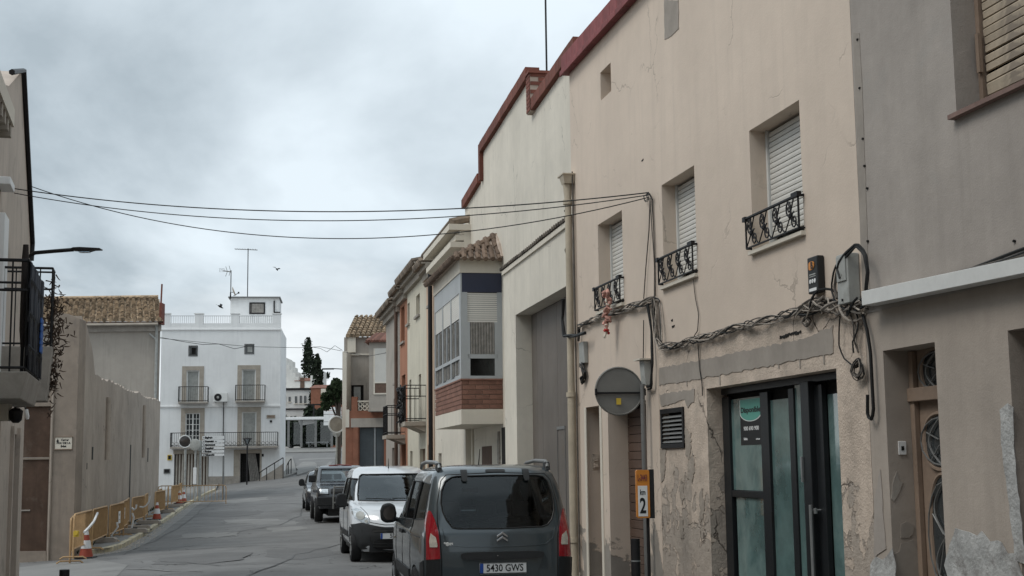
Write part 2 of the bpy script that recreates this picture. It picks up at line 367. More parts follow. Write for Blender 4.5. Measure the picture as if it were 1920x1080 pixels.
M['asphl'] = surf('pale_cement_patch', (.20, .197, .19), .9, .12, .9, grain=70, bump=.4)
M['pave'] = surf('pavement_concrete', (.20, .195, .185), .92, .12, 1.5, bump=.4, grain=60)
M['kerb'] = surf('kerb_stone_faded_yellow', (.50, .44, .31), .9, .18, 4, bump=.5, rnd=.15, blot=((.30, .28, .24), .5, 5))
M['kerbg'] = surf('kerb_stone_grey', (.28, .27, .25), .9, .15, 4, bump=.4, rnd=.1)
M['ochre'] = surf('ochre_barrier_paint', (.43, .275, .14), .6, .15, 5, bump=.15, rnd=.1)
M['cone'] = flat('cone_orange', (.30, .055, .03), .6)
M['refl'] = flat('cone_white', (.62, .62, .62), .5)
M['rubber'] = surf('tyre_rubber', (.016, .016, .017), .8, .15, 8, bump=.2)
M['plas'] = surf('black_plastic', (.02, .021, .022), .55, .1, 12, bump=.15)
M['leafd'] = surf('dark_cypress_leaf', (.02, .03, .016), .85, .3, 1, bump=0, isl=.5)
M['leafm'] = surf('mid_green_leaf', (.032, .048, .02), .85, .3, 1, bump=0, isl=.5)
M['dry'] = surf('dried_stems', (.075, .05, .036), .95, .3, 8, bump=.3, isl=.5)
M['bark'] = surf('bark', (.09, .07, .055), .95, .25, 5, bump=.6)
M['orangep'] = flat('orange_plastic', (.62, .23, .035), .4)
M['yellowp'] = flat('yellow_print', (.6, .42, .05), .5)
M['blue'] = flat('blue_cloth', (.03, .10, .33), .8)
M['redc'] = flat('red_cloth', (.42, .035, .03), .85)
M['pinkc'] = surf('faded_pink_cloth', (.5, .27, .22), .9, .3, 25, bump=.4, isl=.4)
M['plate'] = flat('plate_white', (.68, .69, .69), .35)
M['euro'] = flat('plate_blue', (.02, .07, .3), .4)
M['lglass'] = glass('lamp_cover', (.75, .8, .85), .05, .1)
# ------------------------------------------------------------------ ground, sampled from the terrain function
m = MB(); xs_ = [-120, -80, -50] + [-40 + i for i in range(0, 61)] + [30, 60]; ys_ = [-10, 0, 10] + [12 + i * 1.5 for i in range(0, 100)] + [180, 220, 300, 600]
for y in ys_:
    for x in xs_: m.v.append(Vector((x, y, ground(x, y))))
nx = len(xs_)
for j in range(len(ys_) - 1):
    for i in range(nx - 1): m.f.append([j*nx+i, j*nx+i+1, (j+1)*nx+i+1, (j+1)*nx+i]); m.m.append(0)
struct(m.build('road', M['asph'], smooth=60), 'grey worn asphalt street with patches and cracks')
# ================================================================== RIGHT SIDE, NEAR
FR = Frame((5.55, 0), (-.226, 1))
sb = FR.hit(1614, 455)[0]                 # boundary grey / cream house
# ---------------- grey house (nearest, cropped by the frame)
FG1 = FR.shift(sb - 9); BX = 9.0
gh = thing('grey_house', 'nearest grey roughcast house at the right edge with a worn shutter upstairs', 'house', FG1)
dr = FG1.rect((1655, 658), (1750, 642), (1690, 1040), (1770, 1040)); da, db = FG1.hit(1752, 650)[0], FG1.hit(1655, 665)[0]; dz = FG1.hit(1700, 650)[1]
wa, wb, wz = FG1.hit(2080, 0)[0], FG1.hit(1790, 150)[0], FG1.hit(1790, 217)[1]
ea, eb, ez = FG1.hit(2200, 700)[0], FG1.hit(1893, 700)[0], FG1.hit(1893, 619)[1]
zs = FG1.hit(1615, 590)[1]
mb = MB(); mb.wall(0, BX - .004, zs, 9.5, [(wa, wb, wz, wz + 1.55, .32)], mi=0)
mb.wall(0, BX - .004, -.3, zs, [(da, db, -.3, dz, .34), (ea, eb, -.3, ez, .42)], mi=1, top=False, y=-.004)
mb.build('wall', [M['greyw'], M['greylow']], gh)
# window shutter
w_ = MB(); w_.box(wa - .02, wb + .03, -.33, .06, wz - .035, wz); w_.build('window_sill', M['sillb'], gh)
fr = MB(); fr.box(wb - .05, wb, -.27, -.20, wz, wz + 1.55); fr.build('shutter_frame', M['wood'], gh)
sl = MB(); sl.prism([(-.005, -.031), (.012, -.028), (.014, .02), (.004, .031), (-.005, .031)], 0, wb - wa - .06, ax='x')
s0 = sl.build('shutter_slat', M['blindw'], gh); n = 0; z = wz + .034
while z < wz + 1.5:
    o = s0 if n == 0 else twin(s0, gh); o.location = (wa + .0, -.24 + random.uniform(-.004, .004), z); o.rotation_euler = (random.uniform(-.08, .08), random.uniform(-.006, .006) + (.02 if n in (3, 4) else 0), 0); n += 1; z += .066
st = MB(); st.box(wb - .07, wb - .03, -.20, -.17, wz + .32, wz + .62); st.build('shutter_latch', M['wood'], gh)
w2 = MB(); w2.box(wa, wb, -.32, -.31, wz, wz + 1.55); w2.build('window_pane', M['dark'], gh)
# doorway: old door with wrought-iron ovals
yd = -.27
def grille(mb, cx, cz, w, h, y, k):
    for i in range(3):
        q = i / 2 - .5
        mb.tube([(cx + q * w * 1.2 * math.cos(a) , y, cz + h * .45 * math.sin(a)) for a in [x * PI / 8 - PI / 2 for x in range(9)]], .007, 5)
    for s in (-1, 1):
        mb.tube([(cx + s * w * .35 * math.sin(t * PI * k), y, cz - h * .45 + h * .9 * t) for t in [i / 20 for i in range(21)]], .008, 5)
def oval(cx, cz, w, h, p=2.6, n=28):
    o = []
    for i in range(n):
        a = 2 * PI * i / n; c, s = math.cos(a), math.sin(a)
        o.append((cx + w / 2 * math.copysign(abs(c) ** (2 / p), c), cz + h / 2 * math.copysign(abs(s) ** (2 / p), s)))
    return o
d = MB(); d.box(da, db, yd - .06, yd, -.3, dz); door = d.build('door', M['wood'], gh, bev=.004)
ztr = FG1.hit(1735, 752, yd)[1]
d = MB(); d.box(da, db, yd + .002, yd + .07, ztr, ztr + .11); d.box(db - .07, db - .004, yd + .002, yd + .05, -.3, dz - .004); d.build('door_frame', M['wood'], gh, bev=.006)
xc = (db + da) / 2 - .02
for (zc1, w1, h1, k) in ((FG1.hit(1742, 697, yd)[1], .5, .34, 1), (FG1.hit(1748, 828, yd)[1], .52, .42, 1), (FG1.hit(1752, 975, yd)[1] - .12, .44, .95, 2)):
    g = MB(); g.prism(oval(xc, zc1, w1, h1), yd + .001, yd + .012); gp_ = g.build('door_pane', M['pane'], gh)
    g = MB(); ov = oval(xc, zc1, w1 + .03, h1 + .03); g.tube([(a, yd + .012, b) for a, b in ov + ov[:1]], .018, 6); g.build('pane_moulding', M['wood'], gh, smooth=50)
    g = MB(); grille(g, xc, zc1, w1, h1, yd + .03, k)
    for i in range(5):
        a = i * 1.256 + .4; g.tube([(xc + .04 * math.cos(a), yd + .03, zc1 + .04 * math.sin(a)), (xc + w1 * .46 * math.cos(a), yd + .03, zc1 + h1 * .46 * math.sin(a))], .006, 5)
    g.build('iron_grille', M['iron' if k == 9 else 'steel_d'], gh)
# switch on the far jamb of the doorway (jamb faces the camera)
y_, z_ = FG1.side(1691, 840, db)
g = MB(); g.box(db - .012, db - .001, y_ - .035, y_ + .035, z_ - .055, z_ + .055); sw = g.build('doorbell', M['white'], gh, bev=.003)
g = MB(); g.box(db - .016, db - .012, y_ - .012, y_ + .012, z_ - .02, z_ + .015); g.build('bell_button', M['dark'], sw)
# bare plaster patches on the jamb and the wall foot
def patch(F, name, pts, mat, parent, y=0, amp=.02, step=.06, seed=1, t=.006, label=None):
    q = [F.hit(a, b, y) for a, b in pts]; m = MB(); m.ragged(q, y + .001, t, amp, step, seed=seed); return m.build(name, M[mat], parent, tri=True, label=label)
def jpatch(F, name, pts, x, mat, parent, seed=1, amp=.012):
    q = [F.side(a, b, x) for a, b in pts]; rnd = random.Random(seed); out_ = []
    for i, (a, b) in enumerate(q):
        c, d_ = q[(i + 1) % len(q)]; n_ = max(1, int(math.hypot(c - a, d_ - b) / .05))
        for k in range(n_): out_.append((a + (c - a) * k / n_ + rnd.uniform(-amp, amp), b + (d_ - b) * k / n_ + rnd.uniform(-amp, amp)))
    m = MB(); m.prism(out_, x - .007, x - .001, ax='x'); return m.build(name, M[mat], parent, tri=True)
jpatch(FG1, 'bare_plaster', [(1687, 985), (1700, 976), (1714, 985), (1712, 1003), (1690, 1008)], db, 'cement', gh, 1)
jpatch(FG1, 'bare_plaster', [(1678, 1042), (1690, 1020), (1712, 1012), (1724, 1040), (1730, 1120), (1676, 1120)], db, 'cement', gh, 2)
jpatch(FG1, 'flaked_paint', [(1674, 900), (1680, 884), (1686, 900), (1690, 906), (1684, 922), (1678, 940), (1672, 935)], db, 'stone', gh, 3)
M['bare'] = surf('bare_pale_plaster', (.40, .40, .39), .95, .22, 5, bump=1.0, grain=30, bdist=.03, blot=((.22, .21, .2), .5, 4))
patch(FG1, 'bare_plaster', [(1776, 1030), (1786, 1000), (1806, 990), (1830, 998), (1870, 1015), (1905, 1040), (1925, 1090), (1925, 1150), (1775, 1150)], 'bare', gh, amp=.03, seed=4)
patch(FG1, 'bare_plaster', [(1634, 1060), (1645, 1048), (1660, 1050), (1674, 1025), (1680, 1070), (1680, 1150), (1632, 1150)], 'bare', gh, amp=.02, seed=5)
patch(FG1, 'filler_strip', [(1876, 770), (1890, 755), (1900, 765), (1903, 850), (1914, 960), (1925, 1060), (1905, 1050), (1893, 950), (1878, 830)], 'bare', gh, amp=.008, seed=6, t=.004)
patch(FG1, 'filler_strip', [(1640, 935), (1652, 880), (1656, 960), (1662, 1030), (1640, 1045)], 'greyw', gh, y=-.004, amp=.01, seed=8, t=.006)
patch(FG1, 'smooth_strip', [(1600, 60), (1612, 60), (1632, 560), (1618, 560)], 'cement', gh, amp=.01, seed=7, t=.003, step=.2)
# dark recess of the right doorway
g = MB(); g.box(ea, eb, -.42, -.40, -.3, ez); g.build('door', M['brownd'], gh)
g = MB(); g.box(da - .05, db + .05, -.42, .12, -.3, .14); g.build('doorstep', M['stone'], gh)
# screw heads and marks
g = MB()
for px_, py_ in ((1609, 74), (1613, 165), (1619, 260), (1622, 311), (1627, 353), (1628, 452), (1903, 452)):
    a, b = FG1.hit(px_, py_); g.prism(oval(a, b, .03, .02, 2, 8), .0, .012)
g.build('wall_plug', M['dark'], gh, kind='stuff')

# ---------------- white strip signboard
xa, xb = FG1.hit(2060, 480)[0], FG1.hit(1616, 560)[0]; za, zb = FG1.hit(1616, 574)[1], FG1.hit(1616, 547)[1]
(xb, za), (_, zb), (xa, za2), (_, zb2) = FG1.hit(1616, 573, .16), FG1.hit(1616, 546, .16), FG1.hit(1925, 511, .16), FG1.hit(1925, 480, .16)
sg = MB(); sg.hexa([(xa, .02, za2), (xb, .02, za), (xb, .16, za), (xa, .16, za2)], [(xa, .02, zb2), (xb, .02, zb), (xb, .16, zb), (xa, .16, zb2)])
ex = (xb - xa); sg.hexa([(xa - ex, .02, za2 + za2 - za), (xa - .003, .02, za2), (xa - .003, .16, za2), (xa - ex, .16, za2 + za2 - za)], [(xa - ex, .02, zb2 + zb2 - zb), (xa - .003, .02, zb2), (xa - .003, .16, zb2), (xa - ex, .16, zb2 + zb2 - zb)])
so_ = sg.build('signboard', [M['whiteboard'] if 'whiteboard' in M else M['white'], M['wireb']], None, bev=.003)
so_.location = FG1.o; so_.rotation_euler = (0, 0, FG1.rot); tag(so_, 'long blank white strip signboard above the grey house doorways', 'signboard')
SIGNZ = (za, zb)

# ---------------- cream house
FC = FR.shift(sb); sc1 = FC.hit(1071, 330)[0]; CX = sc1
ch = thing('cream_house', 'cream plastered house with three shuttered windows and an empty shopfront', 'house', FC)
zr = (FC.hit(1070, 131)[1] + FC.hit(1195, 0)[1]) / 2
H = []
def o4(F, tl, tr, bl, br, y=0):
    a = [F.hit(*p, y) for p in (tl, tr, bl, br)]
    return ((a[1][0] + a[3][0]) / 2, (a[0][0] + a[2][0]) / 2, (a[2][1] + a[3][1]) / 2, (a[0][1] + a[1][1]) / 2)
W3 = o4(FC, (1405, 243), (1498, 184), (1412, 474), (1508, 432)); W2 = o4(FC, (1241, 348), (1301, 311), (1245, 541), (1308, 515)); W1 = o4(FC, (1120, 422), (1165, 397), (1125, 589), (1171, 572))
zt = (W1[3] + W2[3] + W3[3]) / 3; zb_ = (W2[2] + W3[2]) / 2
WS = [(w[0], w[1], zb_, zt) for w in (W1, W2, W3)]
AT = o4(FC, (1125, 135), (1145, 119), (1127, 187), (1146, 172))
zlow = FC.hit(1236, 655)[1]; 
VE = o4(FC, (1241, 770), (1281, 767), (1243, 838), (1283, 836))
SHz = (FC.hit(1324, 729)[1] + FC.hit(1564, 691)[1]) / 2; SHa = FC.hit(1572, 800)[0]; SHb = FC.hit(1326, 800)[0]
DRa, DRb = FC.hit(1213, 840)[0], FC.hit(1141, 840)[0]; D1a, D1b = FC.hit(1129, 880)[0], FC.hit(1100, 880)[0]
D1z = FC.hit(1112, 762)[1]; DRz = FC.hit(1210, 750)[1]
xc3 = FC.hit(1231, 600)[0]       # vertical joint between smooth upper plaster and weathered ground floor right part
holes_up = [(*w, .36) for w in WS] + [(*AT, .3)]
mb = MB(); mb.wall(.002, CX, zlow, zr + .02, holes_up, mi=0)
mb.wall(.002, xc3, -.3, zlow, [(*VE, .12), (SHa, SHb, -.3, SHz, .25)], mi=1, top=False, y=-.003)
mb.wall(xc3, CX, -.3, zlow, [(DRa, DRb, -.3, DRz, .31), (D1a, D1b, .17, D1z, .36)], mi=0, top=False, y=-.0)
mb.build('wall', [M['cream'], M['cream_dark']], ch)
# parapet with maroon tile capping, in pieces
pl = .33; i = 0; pc = MB(); pc.box(0, pl - .004, -.22, .10, 0, .30); pc.box(0, pl - .004, .10, .13, -.02, .06)
p0 = pc.build('capping_tile', surf('maroon_capping', (.21, .06, .06), .7, .2, 3, bump=.4, rnd=.2, blot=((.26, .13, .12), .56, 5, .7)), ch, bev=.006)
while i * pl < CX - .1:
    o = p0 if i == 0 else twin(p0, ch); o.location = (CX - (i + 1) * pl + .12, 0, zr - .02 + random.uniform(-.003, .003)); i += 1
# windows: frame, slats, balconette
WINS = []
def roller(x0, x1, z0, z1, y, parent, mat='blind', pitch=.055, open_=0, slatname='blind_slat'):
    m = MB(); m.prism([(-.004, -pitch / 2 + .003), (.006, -pitch / 2 + .005), (.009, 0), (.006, pitch / 2 - .005), (-.004, pitch / 2 - .003)], 0, x1 - x0, ax='x')
    s = m.build(slatname, M[mat], parent); k = 0; z = z0 + pitch / 2 + open_
    while z < z1:
        o = s if k == 0 else twin(s, parent); o.location = (x0, y + random.uniform(-.0015, .0015), z); k += 1; z += pitch
for k, w in enumerate(WS):
    lab = ['farthest', 'middle', 'nearest'][k]; wx0, wx1, wz0, wz1 = w
    m = MB(); m.box(wx0, wx1, -.30, -.28, wz0, wz1); wn = m.build('window', M['pane'], ch)
    m = MB(); yb = -.205
    for a in (wx0, wx1 - .04): m.box(a + .001, a + .039, yb - .04, yb + .03, wz0 + .02, wz1 - .001)
    m.box(wx0 + .04, wx1 - .04, yb - .05, yb - .01, wz0 + .02, wz0 + .10); m.build('blind_frame', M['wpaint'], ch)
    roller(wx0 + .045, wx1 - .045, wz0 + .13, wz1, yb, ch, open_=.02)
    m = MB(); m.box(wx0 - .03, wx1 + .03, -.24, .05, wz0 - .03, wz0 + .012); m.build('window_sill', M['ivory'], ch, bev=.004)
    # wrought-iron balconette
    m = MB(); h = .31; yo = .06; zz = wz0 + .04; x0, x1 = wx0 - .02, wx1 + .03
    m.tube([(x0, -.03, zz + h), (x0, yo, zz + h), (x1, yo, zz + h), (x1, -.03, zz + h)], .017, 6); m.tube([(x0, -.03, zz), (x0, yo, zz), (x1, yo, zz), (x1, -.03, zz)], .011, 6)
    m.box(x1 - .02, x1 + .05, yo - .02, yo + .02, zz + h - .03, zz + h + .02); m.box(x0 - .02, x0 + .12, yo - .025, yo + .02, zz + h - .012, zz + h + .035)
    for a in (x0, x1): m.tube([(a, yo, zz), (a, yo, zz + h)], .011, 6)
    nS = 4; sw_ = (x1 - x0) / nS
    for q in range(nS):
        cx0 = x0 + sw_ * (q + .5)
        for sgn in (-1, 1):
            pts = [];
            for t in range(15):
                f = t / 14; r = .085 * (1 - f * .75); a = sgn * (-PI / 2 + f * 3.6 * PI / 2 * 1.5)
                pts.append((cx0 + sgn * .055 + r * math.cos(a) * .8, yo, zz + h * (.5 + sgn * .22) + r * math.sin(a)))
            m.tube(pts, .008, 5)
        m.tube([(cx0 - sw_ / 2, yo, zz), (cx0 + sw_ * .1, yo, zz + h * .5), (cx0 - sw_ * .2, yo, zz + h)], .008, 5)
        m.tube([(cx0 + sw_ / 2, yo, zz), (cx0, yo, zz + h * .55), (cx0 + sw_ * .3, yo, zz + h)], .007, 5)
        m.lathe([(.001, -.03), (.025, -.01), (.022, .02), (.001, .035)], 7, M=tmat((cx0 + .02, yo, zz + h * .45)))
    m.build('balconette', M['iron'], ch, smooth=40)
a0, a1, b0, b1 = AT; m = MB(); m.box(a0, a1, -.32, -.30, b0, b1); m.build('window_pane', M['cement'], ch)
# vent grille
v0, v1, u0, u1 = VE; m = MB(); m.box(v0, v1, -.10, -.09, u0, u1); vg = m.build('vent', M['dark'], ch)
m = MB(); m.box(v0 - .03, v1 + .03, -.002, .018, u0 - .02, u0 + .035); m.box(v0 - .03, v1 + .03, -.002, .018, u1 - .035, u1 + .02); m.box(v0 - .03, v0 + .02, -.001, .017, u0 + .035, u1 - .035); m.box(v1 - .02, v1 + .03, -.001, .017, u0 + .035, u1 - .035); m.build('vent_frame', M['iron'], vg)
m = MB(); m.prism([(-.02, .0), (-.016, .0), (.012, -.030), (.008, -.030)], 0, v1 - v0 - .04, ax='x'); s = m.build('vent_slat', M['steel_d'], vg)
for k in range(7):
    o = s if k == 0 else twin(s, vg); o.location = (v0 + .02, 0, u0 + .075 + k * (u1 - u0 - .09) / 7)
# shopfront
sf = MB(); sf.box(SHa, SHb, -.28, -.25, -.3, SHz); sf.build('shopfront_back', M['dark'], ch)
ys = -.20
def X(px, py=900, y=ys): return FC.hit(px, py, y)[0]
zhd = FC.hit(1380, 748, ys)[1]; zg2 = FC.hit(1465, 748, ys)[1]; zrail = FC.hit(1410, 927, ys)[1]
pn = [(X(1373), X(1434), zrail + .04, zhd, 0), (X(1378), X(1436), -.1, zrail - .04, 0), (X(1447), X(1487), -.1, zg2, .0), (X(1497), X(1519), -.1, zg2 + .12, .01), (X(1551), X(1572), -.1, FC.hit(1558, 738, ys)[1], -.03)]
for k, (a, b, c, dd, yy) in enumerate(pn):
    a, b = min(a, b), max(a, b); m = MB(); m.box(a, b, ys - .02 + yy, ys - .01 + yy, c, dd); m.build('glass_panel', M['teal'], ch)
m = MB(); fr_ = [(SHb - .004, X(1374)), (X(1433), X(1448)), (X(1487), X(1497)), (X(1519), X(1551))]
for a, b in fr_:
    a, b = min(a, b), max(a, b); m.box(a, b, ys - .03, ys + .02, -.25, SHz - .10)
m.box(SHa + .002, SHb - .002, ys - .03, ys + .025, zhd + .06, SHz - .003)
m.box(X(1434), X(1373), ys - .028, ys + .015, zrail - .035, zrail + .035)
m.box(SHa + .002, SHb - .002, ys - .03, ys + .024, -.25, -.02)
m.build('shopfront_frame', M['blackf'], ch, bev=.004)
m = MB(); xa1 = (X(1487) + X(1497)) / 2; m.box(X(1535) - .02, X(1521), ys - .0, ys + .08, -.2, SHz - .06); m.build('door_post', M['blackf'], ch, bev=.006)
m = MB(); hx = X(1540); hz = FC.hit(1540, 946, ys)[1]; m.tube([(hx, ys + .12, -.1), (hx, ys + .12, hz)], .017, 8)
for q in (hz - .05, .1): m.tube([(hx, ys + .02, q), (hx, ys + .12, q)], .010, 6)
m.box(hx - .06, hx - .02, ys + .081, ys + .1, hz - .08, hz - .03); m.build('door_handle', M['steel'], ch, smooth=40)
m = MB(); hx = X(1520, 860); hz = FC.hit(1521, 880, ys)[1]; m.box(hx - .014, hx + .014, ys + .081, ys + .10, hz - .12, hz + .12); m.build('door_hinge', M['steel'], ch)
m = MB(); hx = X(1451); hz = FC.hit(1451, 970, ys)[1]; m.box(hx - .01, hx + .01, ys + .02, ys + .04, hz - .06, hz + .06); m.build('door_lock', M['iron'], ch)
# notice on the glass
na, nb = X(1428, 790), X(1387, 790); nzt, nzb = FC.hit(1405, 748, ys)[1], FC.hit(1405, 834, ys)[1]; yn = ys - .008
NF = FC.shift((na + nb) / 2, nzb, yn); W = abs(na - nb); Hh = nzt - nzb
pts = [(-W / 2, Hh), (-W / 2, Hh * .70)] + [(-W / 2 * math.cos(t * PI / 12), Hh * .70 - Hh * .19 * math.sin(t * PI / 12)) for t in range(1, 12)] + [(W / 2, Hh * .70), (W / 2, Hh)]
m = MB(); m.box(-W / 2 + .004, W / 2 - .004, 0, .002, 0, Hh * .72, 2); m.prism(pts, .002, .004, 0); m.prism([(a * .95, b if b > Hh * .9 else b + .008) for a, b in pts], .004, .005, 1)
text(m, 'Disponible', Hh * .165, onwall(0, .0055, Hh * .76), 2, .0008, .0028, sx=W / (Hh * .165 * 4.75))
text(m, '900 690 900', Hh * .125, onwall(0, .003, Hh * .355), 3, .0006, .001, sx=W * .88 / (Hh * .125 * 6.4))
text(m, 'Solvia', Hh * .075, onwall(W * .27, .003, Hh * .13), 3, .0006, .0012, sx=.85 * W / .42); text(m, 'solvia.es', Hh * .05, onwall(-W * .29, .003, Hh * .12), 3, .0006, .0008, sx=.9 * W / .42)
no = m.build('notice', [M['white'], M['tealp'], M['black'], M['white']], None); no.location = NF.o; no.rotation_euler = (0, 0, NF.rot)
tag(no, 'teal and black availability notice stuck inside the shopfront glass', 'notice')
# doorway reveal and brown slatted door
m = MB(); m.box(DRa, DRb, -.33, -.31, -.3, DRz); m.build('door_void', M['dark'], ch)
m = MB(); m.box(0, DRb - DRa, -.012, .012, -.055, .055); s = m.build('door_slat', M['brownd'], ch, bev=.006); k = 0; z = -.2
while z < DRz:
    o = s if k == 0 else twin(s, ch); o.location = (DRa, -.295 + random.uniform(-.002, .002), z); z += .116; k += 1
m = MB(); m.box(D1a, D1b, -.38, -.36, .17, D1z); m.build('door', M['wood'], ch)
y_, z_ = FC.side(1117, 866, D1b); m = MB(); m.box(D1b - .015, D1b - .001, y_ - .05, y_ + .05, z_ - .10, z_ + .11); m.box(D1b - .03, D1b - .015, y_ - .03, y_ + .03, z_ + .01, z_ + .06); m.box(D1b - .03, D1b - .015, y_ - .03, y_ + .03, z_ - .08, z_ - .03); m.build('intercom', M['cream_dark'], ch)
m = MB(); m.box(D1a - .0, D1b, -.42, .02, .10, .168); m.build('doorstep', M['ivory'], ch)
for a in (D1a, D1b):   # slim pale plaster edging round the doorways
    m = MB(); m.box(a - .05, a + .05, -.002, .012, .17, D1z + .0); m.build('door_surround', M['ivory'], ch)
M['flake'] = surf('flaked_render', (.33, .285, .24), .95, .2, 6, bump=.9, grain=30, bdist=.02)
# cement band above the shopfront, and weathering patches
patch(FC, 'cement_band', [(1237, 690), (1300, 678), (1400, 657), (1500, 637), (1562, 612), (1563, 664), (1480, 678), (1440, 687), (1400, 694), (1330, 706), (1280, 717), (1237, 722)], 'cement', ch, y=-.003, amp=.012, seed=11)
patch(FC, 'cement_band', [(1237, 740), (1303, 729), (1302, 752), (1290, 765), (1284, 748), (1262, 757), (1240, 762)], 'cement', ch, y=-.003, amp=.012, seed=12)
for pts, sd_ in (([(1246, 0), (1273, 0), (1273, 55), (1260, 66), (1247, 75)], 21),):
    patch(FC, 'cement_patch', pts, 'cement', ch, amp=.008, seed=sd_)
for pts, sd_ in (([(1290, 868), (1300, 850), (1304, 880), (1298, 905), (1290, 898)], 31), ([(1285, 800), (1297, 815), (1294, 865), (1286, 850)], 32), ([(1238, 842), (1250, 842), (1246, 895), (1240, 903)], 33), ([(1277, 915), (1281, 908), (1284, 935), (1279, 945)], 34), ([(1312, 930), (1318, 915), (1322, 960), (1314, 985)], 35), ([(1275, 980), (1281, 975), (1283, 1010), (1277, 1013)], 36)):
    patch(FC, 'flaked_patch', pts, 'flake', ch, y=-.003, amp=.022, step=.025, seed=sd_)
m = MB()
for px_, py_ in ((1350, 713), (1460, 681), (1500, 680), (1545, 672), (1288, 716), (1300, 700)):
    a, b = FC.hit(px_, py_); m.box(a - .012, a + .012, -.003, .003, b - .05, b + .05)
m.build('cement_drip', M['cement'], ch, kind='stuff')
m = MB()
for px_, py_, w_m in ((1205, 300, .04), (1260, 600, .03), (1263, 612, .05), (1490, 625, .15), (1470, 631, .1)):
    a, b = FC.hit(px_, py_); m.ragged([(a - w_m, b - .012), (a + w_m, b - .012), (a + w_m, b + .012), (a - w_m, b + .012)], 0, .004, .008, .02, seed=int(px_))
m.build('wall_chip', M['dark'], ch, kind='stuff', tri=True)

# ================================================================== GARAGE AND TALL WHITE HOUSE
GP = FR.w(sb + CX); FW = Frame((GP.x, GP.y), (-.195, 1))
gg = thing('garage_building', 'low white garage front with a grey metal door', 'garage', FW)
gL = FW.hit(946, 700)[0]; oa, ob = .28, FW.hit(968, 700)[0]; oz = (FW.hit(968, 590)[1] + FW.hit(1062, 536)[1]) / 2; gz = (FW.hit(950, 497)[1] + FW.hit(1057, 414)[1]) / 2 - .05
mb = MB(); mb.wall(.004, gL, -.3, gz, [(oa, ob, -.3, oz, .34)], depth=7, top=False); mb.build('wall', M['whitep'], gg)
GD = []
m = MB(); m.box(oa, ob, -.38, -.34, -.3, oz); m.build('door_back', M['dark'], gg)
xs_ = [FW.hit(p, 850, -.33)[0] for p in (1080, 1051, 1022, 995)]; xs_ = [oa] + xs_[1:3] + [xs_[2] + (ob - xs_[2]) * .5, ob]
for a, b in zip(xs_, xs_[1:]):
    m = MB(); m.box(a + .006, b - .006, -.338, -.30, .02, oz - .004); m.build('door_panel', M['gdoor'], gg, bev=.006)
a, b = FW.hit(1061, 850, -.3)[0], FW.hit(1046, 850, -.3)[0]; zt_, = [FW.hit(1052, 805, -.3)[1]]
m = MB(); m.box(a, a + .012, -.3, -.29, .1, zt_); m.box(b - .012, b, -.3, -.29, .1, zt_); m.box(a, b, -.3, -.285, zt_, zt_ + .05); m.build('wicket_door', M['steel_d'], gg)
# small clay coping on the garage front
m = MB(); m.box(0, .30, -.16, .05, 0, .02); m.tube([(.08, -.16, .03), (.08, .06, .02)], .035, 8); m.tube([(.23, -.16, .03), (.23, .06, .02)], .035, 8)
s = m.build('coping_tile', M['tiled'], gg, smooth=40); k = 0
while k * .31 < gL - .05:
    o = s if k == 0 else twin(s, gg); o.location = (k * .31 + .02, 0, gz + random.uniform(-.006, .01)); k += 1
m = MB(); m.box(.01, gL, .0, .035, gz - .10, gz - .02); m.build('cornice', M['ivory'], gg)
# tall house behind, with the bay window
FT = FW.shift(.0, 0, -.16); th = thing('tall_white_house', 'tall ivory gable house with a red brick stepped coping and a bay window', 'house', FT)
tE = FT.hit(872, 400)[0]
prof_px = [(1056, 132), (1000, 212), (985, 175), (905, 292), (905, 345), (872, 392)]
# coping heights along the wall
def th_z(px, py): return FT.hit(px, py)
c1a, c1b = th_z(1060, 125), th_z(1003, 208); c2a, c2b = th_z(992, 150), th_z(906, 286); c3a, c3b = th_z(902, 343), th_z(873, 391)
prof = [(.002, gz - .4), (.002, c1a[1]), (c1b[0], c1b[1]), (c2a[0] , c2a[1]), (c2b[0], c2b[1]), (c3a[0], c3a[1]), (tE, c3b[1]), (tE, -.3), (gL + .002, -.3), (gL + .002, gz - .4)]
mb = MB(); mb.prism(prof, -9, 0, 0); mb.build('wall', M['whitep'], th, tri=True)
def coping(p, q, name='coping_brick', t=.19, drop=.02):
    dx, dz = q[0] - p[0], q[1] - p[1]; ln = math.hypot(dx, dz); nb_ = max(1, round(ln / .26)); an = -math.atan2(dz, dx)
    for i in range(nb_):
        m_o = twin(cop0, th) if cop_n[0] else cop0; cop_n[0] += 1
        f = i / nb_; m_o.location = (p[0] + dx * f, 0, p[1] + dz * f + random.uniform(-.004, .004)); m_o.rotation_euler = (0, an, 0); m_o.scale = (ln / nb_ / .26, 1, 1)
m = MB(); m.box(.005, .255, -.18, .09, 0, .22); cop0 = m.build('coping_brick', M['maroon_br'], th, bev=.006); cop_n = [0]
coping((0, c1a[1]), c1b); coping((c2a[0] - .1, c2a[1] + .0), c2b); coping((c3a[0], c3a[1]), (tE, c3b[1]))
m = MB(); m.box(c2b[0] - .02, c2b[0] + .16, -.5, .09, c3a[1], c2b[1] + .2); m.build('coping_step', M['maroon_br'], th)
m = MB(); xk = c1b[0]; zk = c1b[1]; zk2 = FT.hit(1010, 128)[1]
m.box(xk - .05, xk + .24, -1.3, .095, zk - .02, zk2); chm = m.build('chimney', M['mortar'], th)
m = MB(); m.box(.0, .30, 0, .012, 0, .066); b_ = m.build('brick', M['maroon_br'], chm); k = 0; z = zk
rows = 0
m2 = MB(); m2.box(0, .012, -.29, 0, 0, .066); b2_ = m2.build('brick', M['maroon_br'], chm)
